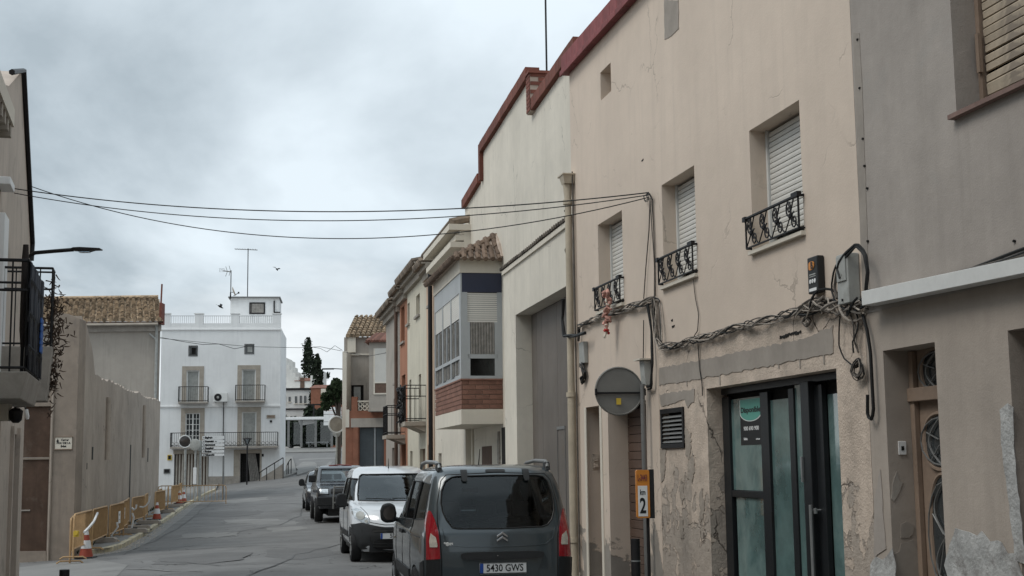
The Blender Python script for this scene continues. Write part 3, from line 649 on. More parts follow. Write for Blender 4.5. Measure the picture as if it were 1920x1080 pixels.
while z < zk2 - .04:
    o = b_ if rows == 0 else twin(b_, chm); o.location = (xk - .055, .097, z)
    for j in range(4):
        o = b2_ if (rows == 0 and j == 0) else twin(b2_, chm); o.location = (xk - .064, .09 - j * .31 - (.15 if rows % 2 else 0), z)
    rows += 1; z += .078
m = MB(); m.box(xk - .10, xk + .28, -1.35, .13, zk2, zk2 + .05); m.build('chimney_cap', M['maroon_br'], th)
pz = FT.hit(995, 120)
m = MB(); m.tube([(pz[0] - .0, -.3, zk2), (pz[0] + .0, -.3, zk2 + 3.4)], .02, 6); ant = m.build('antenna_mast', M['iron'], None); ant.location = FT.o; ant.rotation_euler = (0, 0, FT.rot); tag(ant, 'bare dark antenna mast rising from the red brick chimney', 'mast')
m = MB(); m.lathe([(.05, 0), (.06, .1), (.05, .12)], 10, M=tmat((xk - .3, -.7, zk2 + .0))); m.tube([(xk - .02, -.6, zk2), (xk + .06, -.6, zk2 + .38)], .03, 6); m.build('chimney_pot', M['steel_d'], th)
# ---- bay window
bxa = FT.hit(944, 800)[0]                       # near side, along the wall
yb0, zb0 = FT.side(865, 765, bxa); 
def bz(px, py): return FT.side(px, py, bxa)[1]
B0, B1, B2, B3, B4, B5 = bz(905, 767), bz(905, 738 + 3), bz(905, 711), bz(905, 706), bz(905, 548), bz(905, 512)
BE = bz(905, 487); yb = yb0; bxb = FT.hit(815, 700, yb)[0]
B0 = bz(905, 795); B1 = bz(905, 767)
bayL = bxb - bxa
bw = MB(); bw.box(bxa, bxb, 0, yb, B0, B1 - .002); bw.build('bay_floor', M['ivory'], th)
bw = MB(); bw.box(bxa + .03, bxb - .03, 0, yb - .03, B1, B2); core = bw.build('bay_brickwork', M['mortar'], th)
nr = 6; bh = (B2 - B1 - .02) / nr; bm0 = MB(); bm0.box(.004, .276, 0, .022, .007, bh - .004); br0 = bm0.build('brick', M['brick'], core, bev=.002); cnt = 0
for r in range(nr):
    off = -.14 if r % 2 else 0; x = bxa + .0 + off
    while x < bxb - .02:
        a, b = max(x, bxa), min(x + .28, bxb)
        if b - a > .05:
            o = br0 if cnt == 0 else twin(br0, core); cnt += 1; o.location = (a, yb - .028, B1 + r * bh); o.scale = ((b - a) / .28, 1, 1)
        x += .28
    y = off
    while y < yb - .03:
        a, b = max(y, .0), min(y + .28, yb - .028)
        if b - a > .04:
            o = twin(br0, core); cnt += 1; o.location = (bxa + .028, a, B1 + r * bh); o.rotation_euler = (0, 0, PI / 2); o.scale = ((b - a) / .28, 1, 1)
        y += .28
m = MB(); m.box(bxa - .012, bxb, -.0, yb + .012, B2 - .02, B2 + .012); m.build('bay_sill', M['brick'], th)
# glazed part
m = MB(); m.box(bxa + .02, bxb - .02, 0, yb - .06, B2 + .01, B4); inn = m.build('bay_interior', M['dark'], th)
m = MB()
def post(a, b, c, d_): m.box(a, b, c, d_, B2 + .012, B4)
post(bxa, bxa + .14, yb - .14, yb); post(bxa + .0, bxa + .05, .0, .10); post(bxb - .06, bxb, yb - .06, yb); post(bxb - .06, bxb, 0, .06)
z1, z2, z3 = bz(905, 672), bz(905, 664), bz(905, 604)
m.box(bxa, bxa + .05, .10, yb - .14, z1 , z2 ); m.box(bxa, bxa + .05, .10, yb - .14, B2 + .012, B2 + .07); m.box(bxa, bxa + .05, .10, .16, B2 + .07, z3); m.box(bxa, bxa + .05, yb - .19, yb - .14, B2 + .07, z3)
nb3 = [bxa + .14 + (bayL - .20) * k / 3 for k in range(4)]
for k in range(3):
    a, b = nb3[k], nb3[k + 1]
    m.box(a, a + .05, yb - .05, yb, B2 + .07, B4); m.box(b - .05, b, yb - .05, yb - .001, B2 + .07, B4); c_ = (a + b) / 2
    m.box(a + .05, b - .05, yb - .05, yb, z1, z1 + .07); m.box(c_ - .03, c_ + .03, yb - .05, yb + .002, z1 + .07, z3 + .05)
m.box(bxa + .14, bxb - .06, yb - .05, yb - .002, B2 + .012, B2 + .07)
m.build('bay_frame', M['greyblue'], th)
m = MB()
m.box(bxa + .02, bxa + .03, .16, yb - .19, B2 + .07, z3); 
m.build('glass_pane', M['pane'], th)
m = MB(); m.box(bxa + .018, bxa + .025, .17, yb - .20, z2, z3)
for k in range(9): m.tube([(bxa + .014, .18 + k * (yb - .4) / 8, z2), (bxa + .014, .18 + k * (yb - .4) / 8, z3)], .02, 6)
m.build('curtain', M['curtain'], th, smooth=50)
m = MB()
for k in range(3):
    a, b = nb3[k] + .05, nb3[k + 1] - .05; c_ = (a + b) / 2
    m.box(a, b, yb - .045, yb - .035, B2 + .07, z3 + .1)
m.build('glass_pane', M['pane'], th)
m = MB()
for k in range(3):
    a, b = nb3[k] + .08, nb3[k + 1] - .08
    for j in range(8):
        if j in (2, 5): continue
        m.tube([(a + j * (b - a) / 7, yb - .034, B2 + .12), (a + j * (b - a) / 7, yb - .034, z3 + .08)], .022, 5)
m.build('curtain', M['curtain'], th, smooth=50)
# blinds with real slats: side (near) individually, front joined per window
m = MB(); m.box(0, .022, .0, yb - .24, -.018, .018); s = m.build('blind_slat', M['blind'], th); z = z3 + .02; k = 0
while z < B4 - .01:
    o = s if k == 0 else twin(s, th); o.location = (bxa + .018, .10, z); k += 1; z += .043
for q in range(3):
    a, b = nb3[q] + .05, nb3[q + 1] - .05; m = MB(); z = z3 + .12
    while z < B4 - .01: m.box(a, b, yb - .04, yb - .015, z - .018, z + .018); z += .043
    m.build('roller_blind', M['blind'], th)
# blue fascia, eave, tiled hip
m = MB(); m.box(bxa, bxa + .03, 0, yb - .03, B4 + .001, B5); m.build('fascia', M['navy'], th)
nfp = 6
for k in range(nfp):
    a, b = bxa + (bayL) * k / nfp, bxa + bayL * (k + 1) / nfp
    m = MB(); m.box(a + .005, b - .003, yb - .03, yb, B4 + .001, B5); m.build('fascia_panel', M['greyblue'], th)
m = MB(); m.box(bxa - .02, bxb + .02, 0, yb + .02, B5 + .001, BE); m.build('bay_cornice', M['ivory'], th)
ev = .16; E = BE + .005; zpk = FT.hit(905, 466)[1] ; m = MB()
A_, B_, C_, D_ = (bxa - ev, 0, E), (bxa - ev, yb + ev, E), (bxb + ev, yb + ev, E), (bxb + ev, 0, E); R1, R2 = (bxa + .55, 0, zpk), (bxb - .55, 0, zpk)
m.add([A_, B_, C_, D_, R1, R2], [(0, 1, 4), (1, 2, 5, 4), (2, 3, 5), (0, 3, 2, 1), (0, 4, 5, 3)]); m.build('bay_roof', M['mortar'], th)
tl = MB(); tl.tube([(0, 0, 0), (0, .22, 0)], [.052, .066], 7); t0_ = tl.build('roof_tile', M['tileb'], th, smooth=50); cnt = 0
def tiles_on(P0, P1, Q, n, rows):
    """rows of half-round tiles from eave edge P0-P1 up to apex line Q (list of 2)"""
    global cnt
    for r in range(rows):
        f = r / rows; a = Vector(P0).lerp(Vector(Q[0]), f); b = Vector(P1).lerp(Vector(Q[1]), f); ln = (b - a).length; nn = max(1, int(ln / .13))
        up = ((Vector(Q[0]) + Vector(Q[1])) / 2 - (Vector(P0) + Vector(P1)) / 2).normalized(); al = (Vector(P1) - Vector(P0)).normalized(); up = (up - al * up.dot(al)).normalized(); nr_ = al.cross(up)
        if nr_.z < 0: nr_ = -nr_
        for i in range(nn):
            p = a + al * (ln * (i + .5) / nn) + nr_ * (.015 + .0 * r) 
            o = t0_ if cnt == 0 else twin(t0_, th); cnt += 1
            Mx = Matrix((up.cross(nr_), up, nr_)).transposed().to_4x4(); o.matrix_local = Matrix.Translation(p - up * .06 + nr_ * random.uniform(0, .012)) @ Mx @ Matrix.Rotation(.10, 4, 'X').inverted()
tiles_on(A_, B_, (R1, R1), 5, 6); tiles_on(B_, C_, (R1, R2), 20, 6)
m = MB(); m.tube([B_, R1], .06, 7); m.build('ridge_tile', M['tileb'], th); m = MB(); m.tube([(bxa - ev, .02, E + .02), (bxa + .1, .02, zpk * .5 + E * .5 + .02), R1], .05, 6); m.build('roof_flashing', M['mortar'], th)
# ground floor below the bay
def inset(F, px0, px1, pyt, pyb, par, mat='brownd', name='door', y=0, rec=.0, z0=None):
    a, zt = F.hit(px1, pyt, y); b, _ = F.hit(px0, pyt, y); zb = z0 if z0 is not None else F.hit((px0 + px1) / 2, pyb, y)[1]
    m = MB(); m.box(min(a, b), max(a, b), y - .02, y + .02, zb, zt); m.build(name, M[mat], par); return min(a, b), max(a, b), zb, zt
for x in ((905, 922, 836, 900),): inset(FT, *x, th)
inset(FT, 942, 954, 800, 900, th, 'dark')
inset(FT, 833, 845, 822, 900, th)
m = MB(); a = FT.hit(937, 838); m.ragged([(a[0] - .08, a[1] - .33), (a[0] + .08, a[1] - .33), (a[0] + .1, a[1]), (a[0] + .05, a[1] + .32), (a[0] - .05, a[1] + .32), (a[0] - .1, a[1])], 0, .04, .02, .06); m.build('relief_ornament', M['stone'], th, tri=True)
for a_, b_2 in ((848, 852), (884, 889)):
    x0_, _ = FT.hit(b_2, 840); x1_, _ = FT.hit(a_, 840); m = MB(); m.box(x0_, x1_, 0, .04, -.3, FT.hit(866, 800)[1]); m.build('door_surround', M['ivory'], th)

# ---------------- row houses beyond
def row_house(name, label, pxr, pxl, ytop, mat, wins, yref=700, extra=0):
    a = FW.hit(pxr, yref)[0]; b = FW.hit(pxl, yref)[0]; zt = FW.hit((pxr + pxl) / 2, ytop)[1]
    F = FW.shift(a); t = thing(name, label, 'house', F); w = b - a; hs = []; pn_ = []
    for (p0, p1, yt, yb_, mt, nm_) in wins:
        s1, z1_ = F.hit(p0, yt); s0_, _ = F.hit(p1, yt); zb2 = F.hit((p0 + p1) / 2, yb_)[1]
        s0_, s1 = max(.08, s0_), min(w - .08, s1); hs.append((s0_, s1, max(zb2, -.2), z1_, .16)); pn_.append((s0_, s1, max(zb2, -.2), z1_, mt, nm_))
    m = MB(); m.wall(.003, w - .003, -.4, zt, hs); m.build('wall', M[mat], t)
    for s0_, s1, zb2, z1_, mt, nm_ in pn_:
        m = MB(); m.box(s0_, s1, -.16, -.13, zb2, z1_); m.box(s0_, s0_ + .05, -.13, -.10, zb2, z1_); m.box(s1 - .05, s1, -.13, -.10, zb2, z1_); m.build(nm_, M[mt], t)
        if nm_ == 'window': m = MB(); m.box(s0_ - .08, s1 + .08, 0, .07, zb2 - .10, zb2 - .03); m.build('window_sill', M['stone'], t)
    return t, F, w, zt
def eaves(t, w, zt, mat='stonet', tile='tiled2', out_=.35):
    m = MB(); m.box(-.0, w, 0, .12, zt - .32, zt - .14); m.box(0, w, 0, .24, zt - .14, zt - .02); m.build('cornice', M[mat], t)
    m = MB(); m.box(.0, w, 0, out_, zt - .02, zt + .02); m.build('eave_board', M['stonet'], t)
    m = MB(); n_ = max(2, int(w / .22))
    m.add([(0, out_, zt + .02), (w, out_, zt + .02), (w, -5, zt + 1.6), (0, -5, zt + 1.6)], [(0, 1, 2, 3)])
    for i in range(n_):
        x = w * (i + .5) / n_
        for r in range(6):
            m.tube([(x, out_ + .05 - r * .42, zt + .03 + r * .126), (x, out_ - .42 - r * .42, zt + .15 + r * .126)], [.10, .08], 6)
    m.build('roof_tiles', M[tile], t, kind='stuff', smooth=50)
M['tiled2'] = surf('grey_brown_eave_tile', (.19, .15, .115), .9, .3, 3, bump=.5, isl=.4)
tA, FA, wA, zA = row_house('white_terrace_house', 'white terraced house directly behind the brick bay window with a stepped cornice', 872, 815, 452, 'whitep', [(822, 828, 850, 900, 'brownd', 'door')])
m = MB(); 
for i, (a, b) in enumerate(((.10, .16), (.2, .3), (.32, .46))): m.box(0, wA * .85, 0, a, zA - b - .06, zA - b + .07)
m.box(-.05, wA * .9, -.3, .36, zA - .12, zA + .02); m.build('cornice', M['ivory'], tA)
m = MB(); m.tube([(x * wA / 4, .3, zA + .07) for x in range(5)], .07, 7); m.tube([(.2, .3, zA + .1), (.2, -.6, zA + .3)], .1, 7); m.build('ridge_tile', M['tiled2'], tA)
tP, FP, wP, zP = row_house('peach_terrace_house', 'narrow peach plastered house between the white and pale yellow houses', 815, 800, 500, 'peach', [(803, 806, 640, 745, 'brownd', 'door'), (802, 811, 835, 890, 'wood', 'door'), (804, 809, 545, 570, 'pane', 'window')]); eaves(tP, wP, zP)
tB, FB, wB, zB = row_house('pale_yellow_house', 'pale yellow stained terraced house with an ironwork balcony and narrow windows', 800, 764, 512, 'creamy',
    [(763.5, 768, 571, 606, 'pane', 'window'), (780, 787, 556, 590, 'curtain', 'window'), (767.5, 771, 713, 795, 'brownd', 'door'), (785, 789.5, 703, 745, 'brownd', 'door'), (787, 797.5, 842, 895, 'wood', 'door'), (769, 773.5, 846, 895, 'brownd', 'door')]); eaves(tB, wB, zB)
tO, FO, wO, zO = row_house('orange_terrace_house', 'narrow orange plastered house in the terraced row', 764, 750, 548, 'orange', [(752, 758.5, 578, 640, 'brownd', 'window'), (753.5, 760, 705, 788, 'brownd', 'door'), (754, 761, 832, 890, 'brownd', 'door')]); eaves(tO, wO, zO)
tD, FD, wD, zD = row_house('grey_terrace_house', 'grey plastered house at the far end of the terraced row', 750, 724, 580, 'greyh', [(740, 744, 667, 716, 'pane', 'window'), (738, 746, 748, 813, 'brownd', 'door'), (735, 740, 840, 895, 'wood', 'door')]); eaves(tD, wD, zD)
# balconies of the row
def balcony(F, par, px0, px1, ytop, ybot, out_=.55, n_=8, mesh=False, slab=.12):
    a, b = F.hit(px1, (ytop + ybot) / 2)[0], F.hit(px0, (ytop + ybot) / 2)[0]
    zt, zb2 = F.hit(px1, ytop)[1], F.hit(px1, ybot)[1]
    m = MB(); m.box(a, b, 0, out_, zb2 - slab, zb2); m.prism([(0, zb2 - slab), (out_ * .7, zb2 - slab), (0, zb2 - slab - .18)], a + .05, b - .05, ax='x'); bs = m.build('balcony', M['stonet'], par)
    m = MB(); r = [(a + .03, 0), (a + .03, out_ - .03), (b - .03, out_ - .03), (b - .03, 0)]
    for z in (zt, (zt + zb2) / 2 + .2, zb2 + .08): m.tube([(x, y, z) for x, y in r], .014, 5)
    for (x0, y0), (x1, y1) in zip(r, r[1:]):
        k = max(2, int(math.hypot(x1 - x0, y1 - y0) / .12))
        for i in range(k + 1): m.tube([(x0 + (x1 - x0) * i / k, y0 + (y1 - y0) * i / k, zb2), (x0 + (x1 - x0) * i / k, y0 + (y1 - y0) * i / k, zt)], .009, 4)
    m.build('railing', M['iron'], bs)
    return bs, a, b, zt, zb2
bs, a, b, zt, zb2 = balcony(FB, tB, 786, 799, 722, 790, .6)
m = MB(); rr_ = random.Random(3)
for i in range(60):
    x, z, y = rr_.uniform(a, b), rr_.uniform(zb2 + .05, zt), .6; m.tube([(x, y, z), (x + rr_.uniform(-.3, .3), y + rr_.uniform(0, .08), z + rr_.uniform(-.06, .06)), (x + rr_.uniform(-.3, .3), y + rr_.uniform(0, .05), z + rr_.uniform(-.2, .2))], .022, 5)
nb_o = m.build('scrollwork_panel', M['iron'], bs, kind='stuff')
balcony(FO, tO, 751, 760, 760, 815, .6)
# downpipes on the row
for F, px, y0_, y1_, mt in ((FP, 813, 500, 890, 'iron'), (FD, 748, 575, 890, 'brownd')):
    a, zt_2 = F.hit(px, y0_); m = MB(); m.tube([(a, .1, -.2), (a, .1, zt_2)], .06, 8); m.build('downpipe', M[mt], tP if F is FP else tD, smooth=50)
# ================================================================== LEFT SIDE, FAR TO NEAR
# ---- white house across the junction
WR = at(524, 872, 91.0); FWH = Frame((WR.x, WR.y), (-1, -.12))
def P(px, py, y=0): return FWH.hit(px, py, y)
wh = thing('white_house', 'tall white house with long iron balconies and a roof terrace', 'house', FWH)
wl = P(300, 750)[0]; gL0 = ground(WR.x - wl, WR.y - .12 * wl); gR0 = ground(WR.x, WR.y)
WZ = min(gL0, gR0) - .6
pz_ = P(410, 614)[1]
def o2(px0, px1, py0, py1): 
    a, _ = P(px1, (py0 + py1) / 2); b, _ = P(px0, (py0 + py1) / 2); return (a, b, P((px0 + px1) / 2, py1)[1], P((px0 + px1) / 2, py0)[1])
UL, UR = o2(350, 373, 695, 755), o2(454, 479, 693, 753); ML, MR = o2(348, 374, 775, 838), o2(454, 480, 773, 836)
S1, S2 = o2(354.5, 369.5, 649, 667), o2(459.5, 475.5, 646, 663)
GDr, DRr = o2(326, 391, 851, 916), o2(450, 487, 850, 906)
GDr = (GDr[0], GDr[1], WZ, GDr[3]); DRr = (DRr[0], DRr[1], WZ, DRr[3])
m = MB(); m.wall(0, wl, WZ, pz_, [(*r, .22) for r in (UL, UR, ML, MR, S1, S2)] + [(*GDr, .35), (*DRr, .35)], depth=8); m.build('wall', M['bluewhite'], wh)
# plinth, string courses
z1 = P(420, 893)[1]
m = MB(); m.box(DRr[1] + .001, GDr[0] - .001, 0, .05, WZ, z1); m.build('plinth', M['stone'], wh)
for py in (618, 762): 
    z = P(410, py)[1]; m = MB(); m.box(-.06, wl + .03, -.0, .07, z - .04, z + .05); m.build('string_course', M['bluewhite'], wh)
# stone surrounds
for r, ex, tp in ((UL, .32, .30), (UR, .32, .30), (ML, .32, .35), (MR, .32, .35)):
    m = MB(); m.box(r[0] - ex, r[0] - .02, 0, .03, r[2], r[3] + tp); m.box(r[1] + .02, r[1] + ex, 0, .03, r[2], r[3] + tp); m.box(r[0] - .02, r[1] + .02, 0, .028, r[3] + .02, r[3] + tp); m.build('window_surround', M['stonet'], wh)
for r, mt in ((UL, 'gbox'), (UR, 'gbox'), (MR, 'gbox')):
    m = MB(); z = r[2]
    while z < r[3] - .02: m.box(r[0] + .06, r[1] - .06, -.16, -.13, z, z + .05); z += .058
    m.build('roller_blind', M[mt], wh)
    m = MB(); m.box(r[0], r[0] + .06, -.18, -.08, r[2], r[3]); m.box(r[1] - .06, r[1], -.18, -.08, r[2], r[3]); m.box(r[0] + .06, r[1] - .06, -.18, -.08, r[3] - .06, r[3]); m.build('window_frame', M['wpaint'], wh)
def muntins(r, nx_, nz_, name='window', par=wh, y=-.14):
    m = MB(); m.box(r[0], r[1], y - .03, y, r[2], r[3]); g = m.build('pane', M['pane'], par)
    m = MB()
    for i in range(nx_ + 1):
        x = r[0] + (r[1] - r[0]) * i / nx_; w = .045 if i in (0, nx_, nx_ // 2) else .018; m.box(x - w, x + w, y + .001, y + .05, r[2], r[3])
    for i in range(nz_ + 1):
        z = r[2] + (r[3] - r[2]) * i / nz_; w = .04 if i in (0, nz_) else .018; m.box(r[0], r[1], y + .002, y + .045, z - w, z + w)
    m.build('window_frame', M['wpaint'], par)
muntins(ML, 4, 6); 
for r in (S1, S2):
    m = MB(); m.box(r[0], r[1], -.2, -.17, r[2], r[3]); m.build('window', M['pane'], wh); m = MB(); m.box(r[0] + .1, r[1] - .15, -.168, -.15, r[2] + .12, r[3] - .1); m.build('window_shutter', M['gbox' if r is S2 else 'dark'], wh)
    m = MB(); m.box(r[0] - .04, r[1] + .04, 0, .02, r[2] - .04, r[2] - .01); m.box(r[0] - .04, r[1] + .04, 0, .02, r[3] + .01, r[3] + .04); m.box(r[0] - .04, r[0] - .005, 0, .02, r[2] - .01, r[3] + .01); m.box(r[1] + .005, r[1] + .04, 0, .02, r[2] - .01, r[3] + .01); m.build('window_frame', M['iron'], wh)
# balconies
def wbal(px0, px1, pyt, pyb, out_=.6, panels=False):
    a, b = P(px1, pyb, out_)[0], P(px0, pyb, out_)[0]; zt, zb2 = P((px0 + px1) / 2, pyt, out_)[1], P((px0 + px1) / 2, pyb, out_)[1]
    m = MB(); m.box(a, b, 0, out_ + .03, zb2 - .12, zb2); bs = m.build('balcony', M['stone'], wh)
    m = MB(); r = [(a, 0), (a, out_), (b, out_), (b, 0)]
    for z in (zt, zb2 + .06): m.tube([(x, y, z) for x, y in r], .022, 4)
    for (x0, y0), (x1, y1) in zip(r, r[1:]):
        k = max(3, int(math.hypot(x1 - x0, y1 - y0) / .13))
        for i in range(k + 1): m.tube([(x0 + (x1 - x0) * i / k, y0 + (y1 - y0) * i / k, zb2), (x0 + (x1 - x0) * i / k, y0 + (y1 - y0) * i / k, zt)], .011, 4)
    if panels:
        k = int((b - a) / .26)
        for i in range(k): m.tube([(a + (b - a) * (i + .5) / k + .11 * math.cos(t), out_, zb2 + .2 + .11 * math.sin(t)) for t in [q * PI / 4 for q in range(9)]], .012, 4)
    m.build('railing', M['iron'], bs)
wbal(334, 389, 725, 753); wbal(441, 496, 722, 751); wbal(319, 520, 811, 837, .7, True)
# garage striped curtain and door curtain
m = MB(); n_ = 11; a, b = GDr[0] + .03, GDr[1] - .03
m.box(a, b, -.34, -.30, WZ, GDr[3]); m.build('garage_door', M['brownd'], wh)
m = MB()
for i in range(n_): x = a + (b - a) * (i + .5) / n_; m.tube([(x + random.uniform(-.03, .03), -.27, WZ), (x, -.27, GDr[3] - .02)], [.075, .06], 6)
M['stripe'] = surf('striped_awning_cloth', (.46, .43, .38), .95, .1, 3, streak=.4); m.build('striped_curtain', M['stripe'], wh)
m = MB(); m.box(GDr[0] - .02, GDr[1] + .05, 0, .06, GDr[3], GDr[3] + .26); m.build('door_lintel', M['stonet'], wh)
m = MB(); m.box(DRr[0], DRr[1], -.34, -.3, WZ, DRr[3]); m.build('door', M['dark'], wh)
m = MB()
for i in range(6): x = DRr[0] + .05 + (DRr[1] - DRr[0]) * .5 * i / 6; m.tube([(x, -.24, WZ + .3), (x + .03, -.22, (WZ + DRr[3]) / 2), (DRr[1] - .55 + i * .09 - .4, -.2, DRr[3] - .02)], .055, 5)
m.build('curtain', M['curtain'], wh, smooth=50)
m = MB()
for i in range(4): x = DRr[0] + (DRr[1] - DRr[0]) * (.5 + i / 8); m.box(x, x + .03, -.28, -.26, WZ, DRr[3] - .6)
for i in range(6): m.box(DRr[0] + (DRr[1] - DRr[0]) * .5, DRr[1], -.28, -.265, WZ + .8 + i * .25, WZ + .83 + i * .25)
m.build('door_grille', M['iron'], wh)
m = MB(); m.box(DRr[1], DRr[1] + .42, 0, .035, WZ, DRr[3] + .25); m.box(DRr[0], DRr[1], 0, .035, DRr[3], DRr[3] + .25); m.box(DRr[0] - .12, DRr[0], 0, .035, WZ, DRr[3] + .25); m.build('door_surround', M['stonet'], wh)
# rooftop terrace: piers and railing
ztop = P(410, 592)[1]
for px in (303, 373, 441, 519):
    w = .28; a = P(px, 600)[0]; a = min(max(a, w), wl - w + .0)
    m = MB(); m.box(a - w, a + w, -.32, -.002, pz_, ztop + .12); m.box(a - w - .05, a + w + .05, -.37, .04, ztop + .12, ztop + .18); m.build('parapet_pier', M['bluewhite'], wh)
m = MB(); m.box(0, wl, -.3, -.02, pz_, P(410, 606)[1]); m.build('parapet', M['bluewhite'], wh)
m = MB(); k = int(wl / .14)
for i in range(k): x = wl * (i + .5) / k; m.tube([(x, -.12, pz_), (x, -.12, ztop)], .012, 4)
m.tube([(0, -.12, ztop), (wl, -.12, ztop)], .02, 4); m.build('terrace_railing', M['steel_d'], wh)
# penthouse
yp = -3.2; a, b = P(523, 580, yp)[0], P(432, 580, yp)[0]; zt_ = P(478, 559, yp)[1]
m = MB(); m.box(a, b, yp - 3, yp, pz_ - .1, zt_); ph = m.build('penthouse', M['bluewhite'], wh)
m = MB(); m.box(a - .1, b + .15, yp - 3.1, yp + .2, zt_, zt_ + .09); m.build('roof_slab', M['steel_d'], ph)
x0, z0_ = P(497, 589, yp); x1, z1_ = P(467.5, 567, yp); m = MB(); m.box(x0, x1, yp, yp + .04, z0_, z1_); m.box(x0 + .1, x1 - .1, yp + .04, yp + .05, z0_ + .1, z1_ - .1, 1); m.box((x0 + x1) / 2 + .38, (x0 + x1) / 2 + .42, yp + .05, yp + .06, z0_ + .1, z1_ - .1); m.build('window', [M['iron'], M['curtain']], ph)
x0, z0_ = P(514, 586, yp); _, z1_ = P(514, 564, yp); m = MB(); m.tube([(x0, yp + .06, z0_), (x0, yp + .06, z1_)], .05, 6); m.tube([(x0, yp + .06, z0_), (a - .1, yp + .06, z0_)], .05, 6); m.build('waste_pipe', M['iron'], ph)
# plaques, meter, pipes
for nm_, px0, px1, py0, py1, mt in (('plaque', 500, 516, 778, 784.5, 'stonet'), ('plaque', 506, 510, 788, 792, 'iron'), ('garage_sign', 314, 322, 853, 863, 'yellowp'), ('letter_box', 307, 319, 879, 888, 'steel_d'), ('vent', 491, 494.5, 851, 856, 'iron')):
    a, b, c, d_ = o2(px0, px1, py0, py1); m = MB(); m.box(a, b, 0, .05, c, d_); m.box(a + .05, b - .05, .05, .06, c + .06, d_ - .04, 1); m.build(nm_, [M[mt], M['iron' if mt != 'stonet' else 'wood']], wh)
a, b, c, d_ = o2(401.5, 428, 737.5, 754); ac = thing('air_conditioner', 'white air conditioner unit on the white house facade between the upper balconies', 'air conditioner', FWH.shift((a + b) / 2, c, .14)); w = (b - a) / 2; h = d_ - c
m = MB(); m.box(-w, w, 0, .42, 0, h); m.build('casing', M['wpaint'], ac, bev=.02)
m = MB(); m.lathe([(h * .40, 0), (h * .42, .015), (h * .34, .02)], 20, M=tmat((w * .35, .42, h / 2), rx=-PI / 2)); m.build('fan_grille', M['iron'], ac); m = MB(); m.lathe([(h * .14, 0), (h * .12, .02)], 12, M=tmat((w * .35, .44, h / 2), rx=-PI / 2)); m.build('fan_hub', M['gbox'], ac)
m = MB(); m.box(-w * .8, -w * .7, -.14, .4, -.04, 0); m.box(w * .7, w * .8, -.14, .4, -.04, 0); m.build('bracket', M['steel'], ac)
x, zt_ = P(419.5, 754); _, zb_2 = P(419.5, 838); m = MB(); m.tube([(x, .06, zt_), (x, .06, zb_2)], .03, 6); m.build('drain_pipe', M['iron'], wh)
# steps and handrails at the right corner
def rail(pts_px, Y, h, name_lab):
    pts = [at(a, b, Y) for a, b in pts_px]; m = MB(); m.tube(pts, .035, 6)
    for p in pts: m.tube([p, (p.x, p.y, ground(p.x, p.y) - .1)], .03, 6)
    o = m.build('handrail', M['iron'], None); return tag(o, name_lab, 'handrail')
rail([(487, 886), (500, 877), (515, 868), (531, 858)], 90.0, 1, 'black handrail climbing along the white house corner')
rail([(538, 873), (541, 866), (546, 860)], 93, 1, 'short black handrail just right of the white house corner')
rp = MB(); pts = [at(a, b, 90.4) for a, b in ((470, 912), (531, 900), (531, 868), (515, 880), (500, 889), (487, 897))]
rp = MB(); rp.prism([(p.x - pts[0].x, p.z - pts[0].z) for p in pts], 0, .3); ro = rp.build('ramp_wall', M['stone'], None, tri=True); ro.location = (pts[0].x, pts[0].y, pts[0].z); ro.rotation_euler = (0, 0, .12); tag(ro, 'low grey stone ramp wall under the handrail at the white house corner', 'wall')
# antennas and dish on the white house roof
def antenna(px, pyb, pyt, Y, label, kind):
    b = at(px, pyb, Y); t = at(px, pyt, Y); r = thing('tv_antenna', label, 'antenna', loc=b, group='antennas on the white house roof'); h = t.z - b.z
    m = MB(); m.tube([(0, 0, 0), (0, 0, h)], .035, 6); m.build('mast', M['iron'], r)
    m = MB()
    if kind == 0:
        m.tube([(-.95, 0, h - .02), (.65, .1, h - .10)], .028, 5)
        for i in range(9): x = -.9 + i * .18; m.tube([(x, -.25, h - .03 - .05 * i / 9), (x, .25, h - .03 - .05 * i / 9)], .012, 4)
    else:
        m.tube([(-.55, 0, h - .02), (0, 0, h - .1)], .04, 5)
        for s in (-1, 1): m.tube([(.0, -.2, h - .05), (-.1, -.2, h - .05 + s * .35)], .02, 4); m.tube([(-.3, .2, h - .04), (-.42, .2, h - .04 + s * .35)], .02, 4)
        for i in range(4): m.tube([(-.5 - i * .1, -.1, h - .12), (-.5 - i * .1, .1, h + .12)], .014, 4); m.tube([(-.45 - i * .1, 0, h + .1), (-.55 - i * .1, 0, h + .14)], .014, 4)
    m.build('aerial', M['steel_d'], r)
antenna(464, 560, 466, 94, 'tall thin television antenna with a long crossbar on the white house penthouse', 0)
antenna(432.5, 560, 507, 93, 'shorter television antenna with spread rods at the left edge of the penthouse', 1)
b = at(438, 548, 93); dsh = thing('satellite_dish', 'small tan satellite dish at the left edge of the white house penthouse', 'dish', loc=b)
m = MB(); m.lathe([(.03, -.05), (.2, -.03), (.33, .03), (.34, .05), (.2, -.01), (.03, -.03)], 16, M=tmat((0, 0, .05), ry=math.radians(68), rz=.2)); m.build('reflector', M['stonet'], dsh, smooth=60)
m = MB(); m.tube([(0, 0, -.25), (.35, 0, -.05)], .025, 5); m.box(.3, .4, -.05, .05, -.1, .02); m.build('feed_arm', M['iron'], dsh)
m = MB(); m.tube([(-.25, 0, -.5), (-.22, 0, .0), (0, 0, 0)], .03, 5); m.build('bracket', M['iron'], dsh)

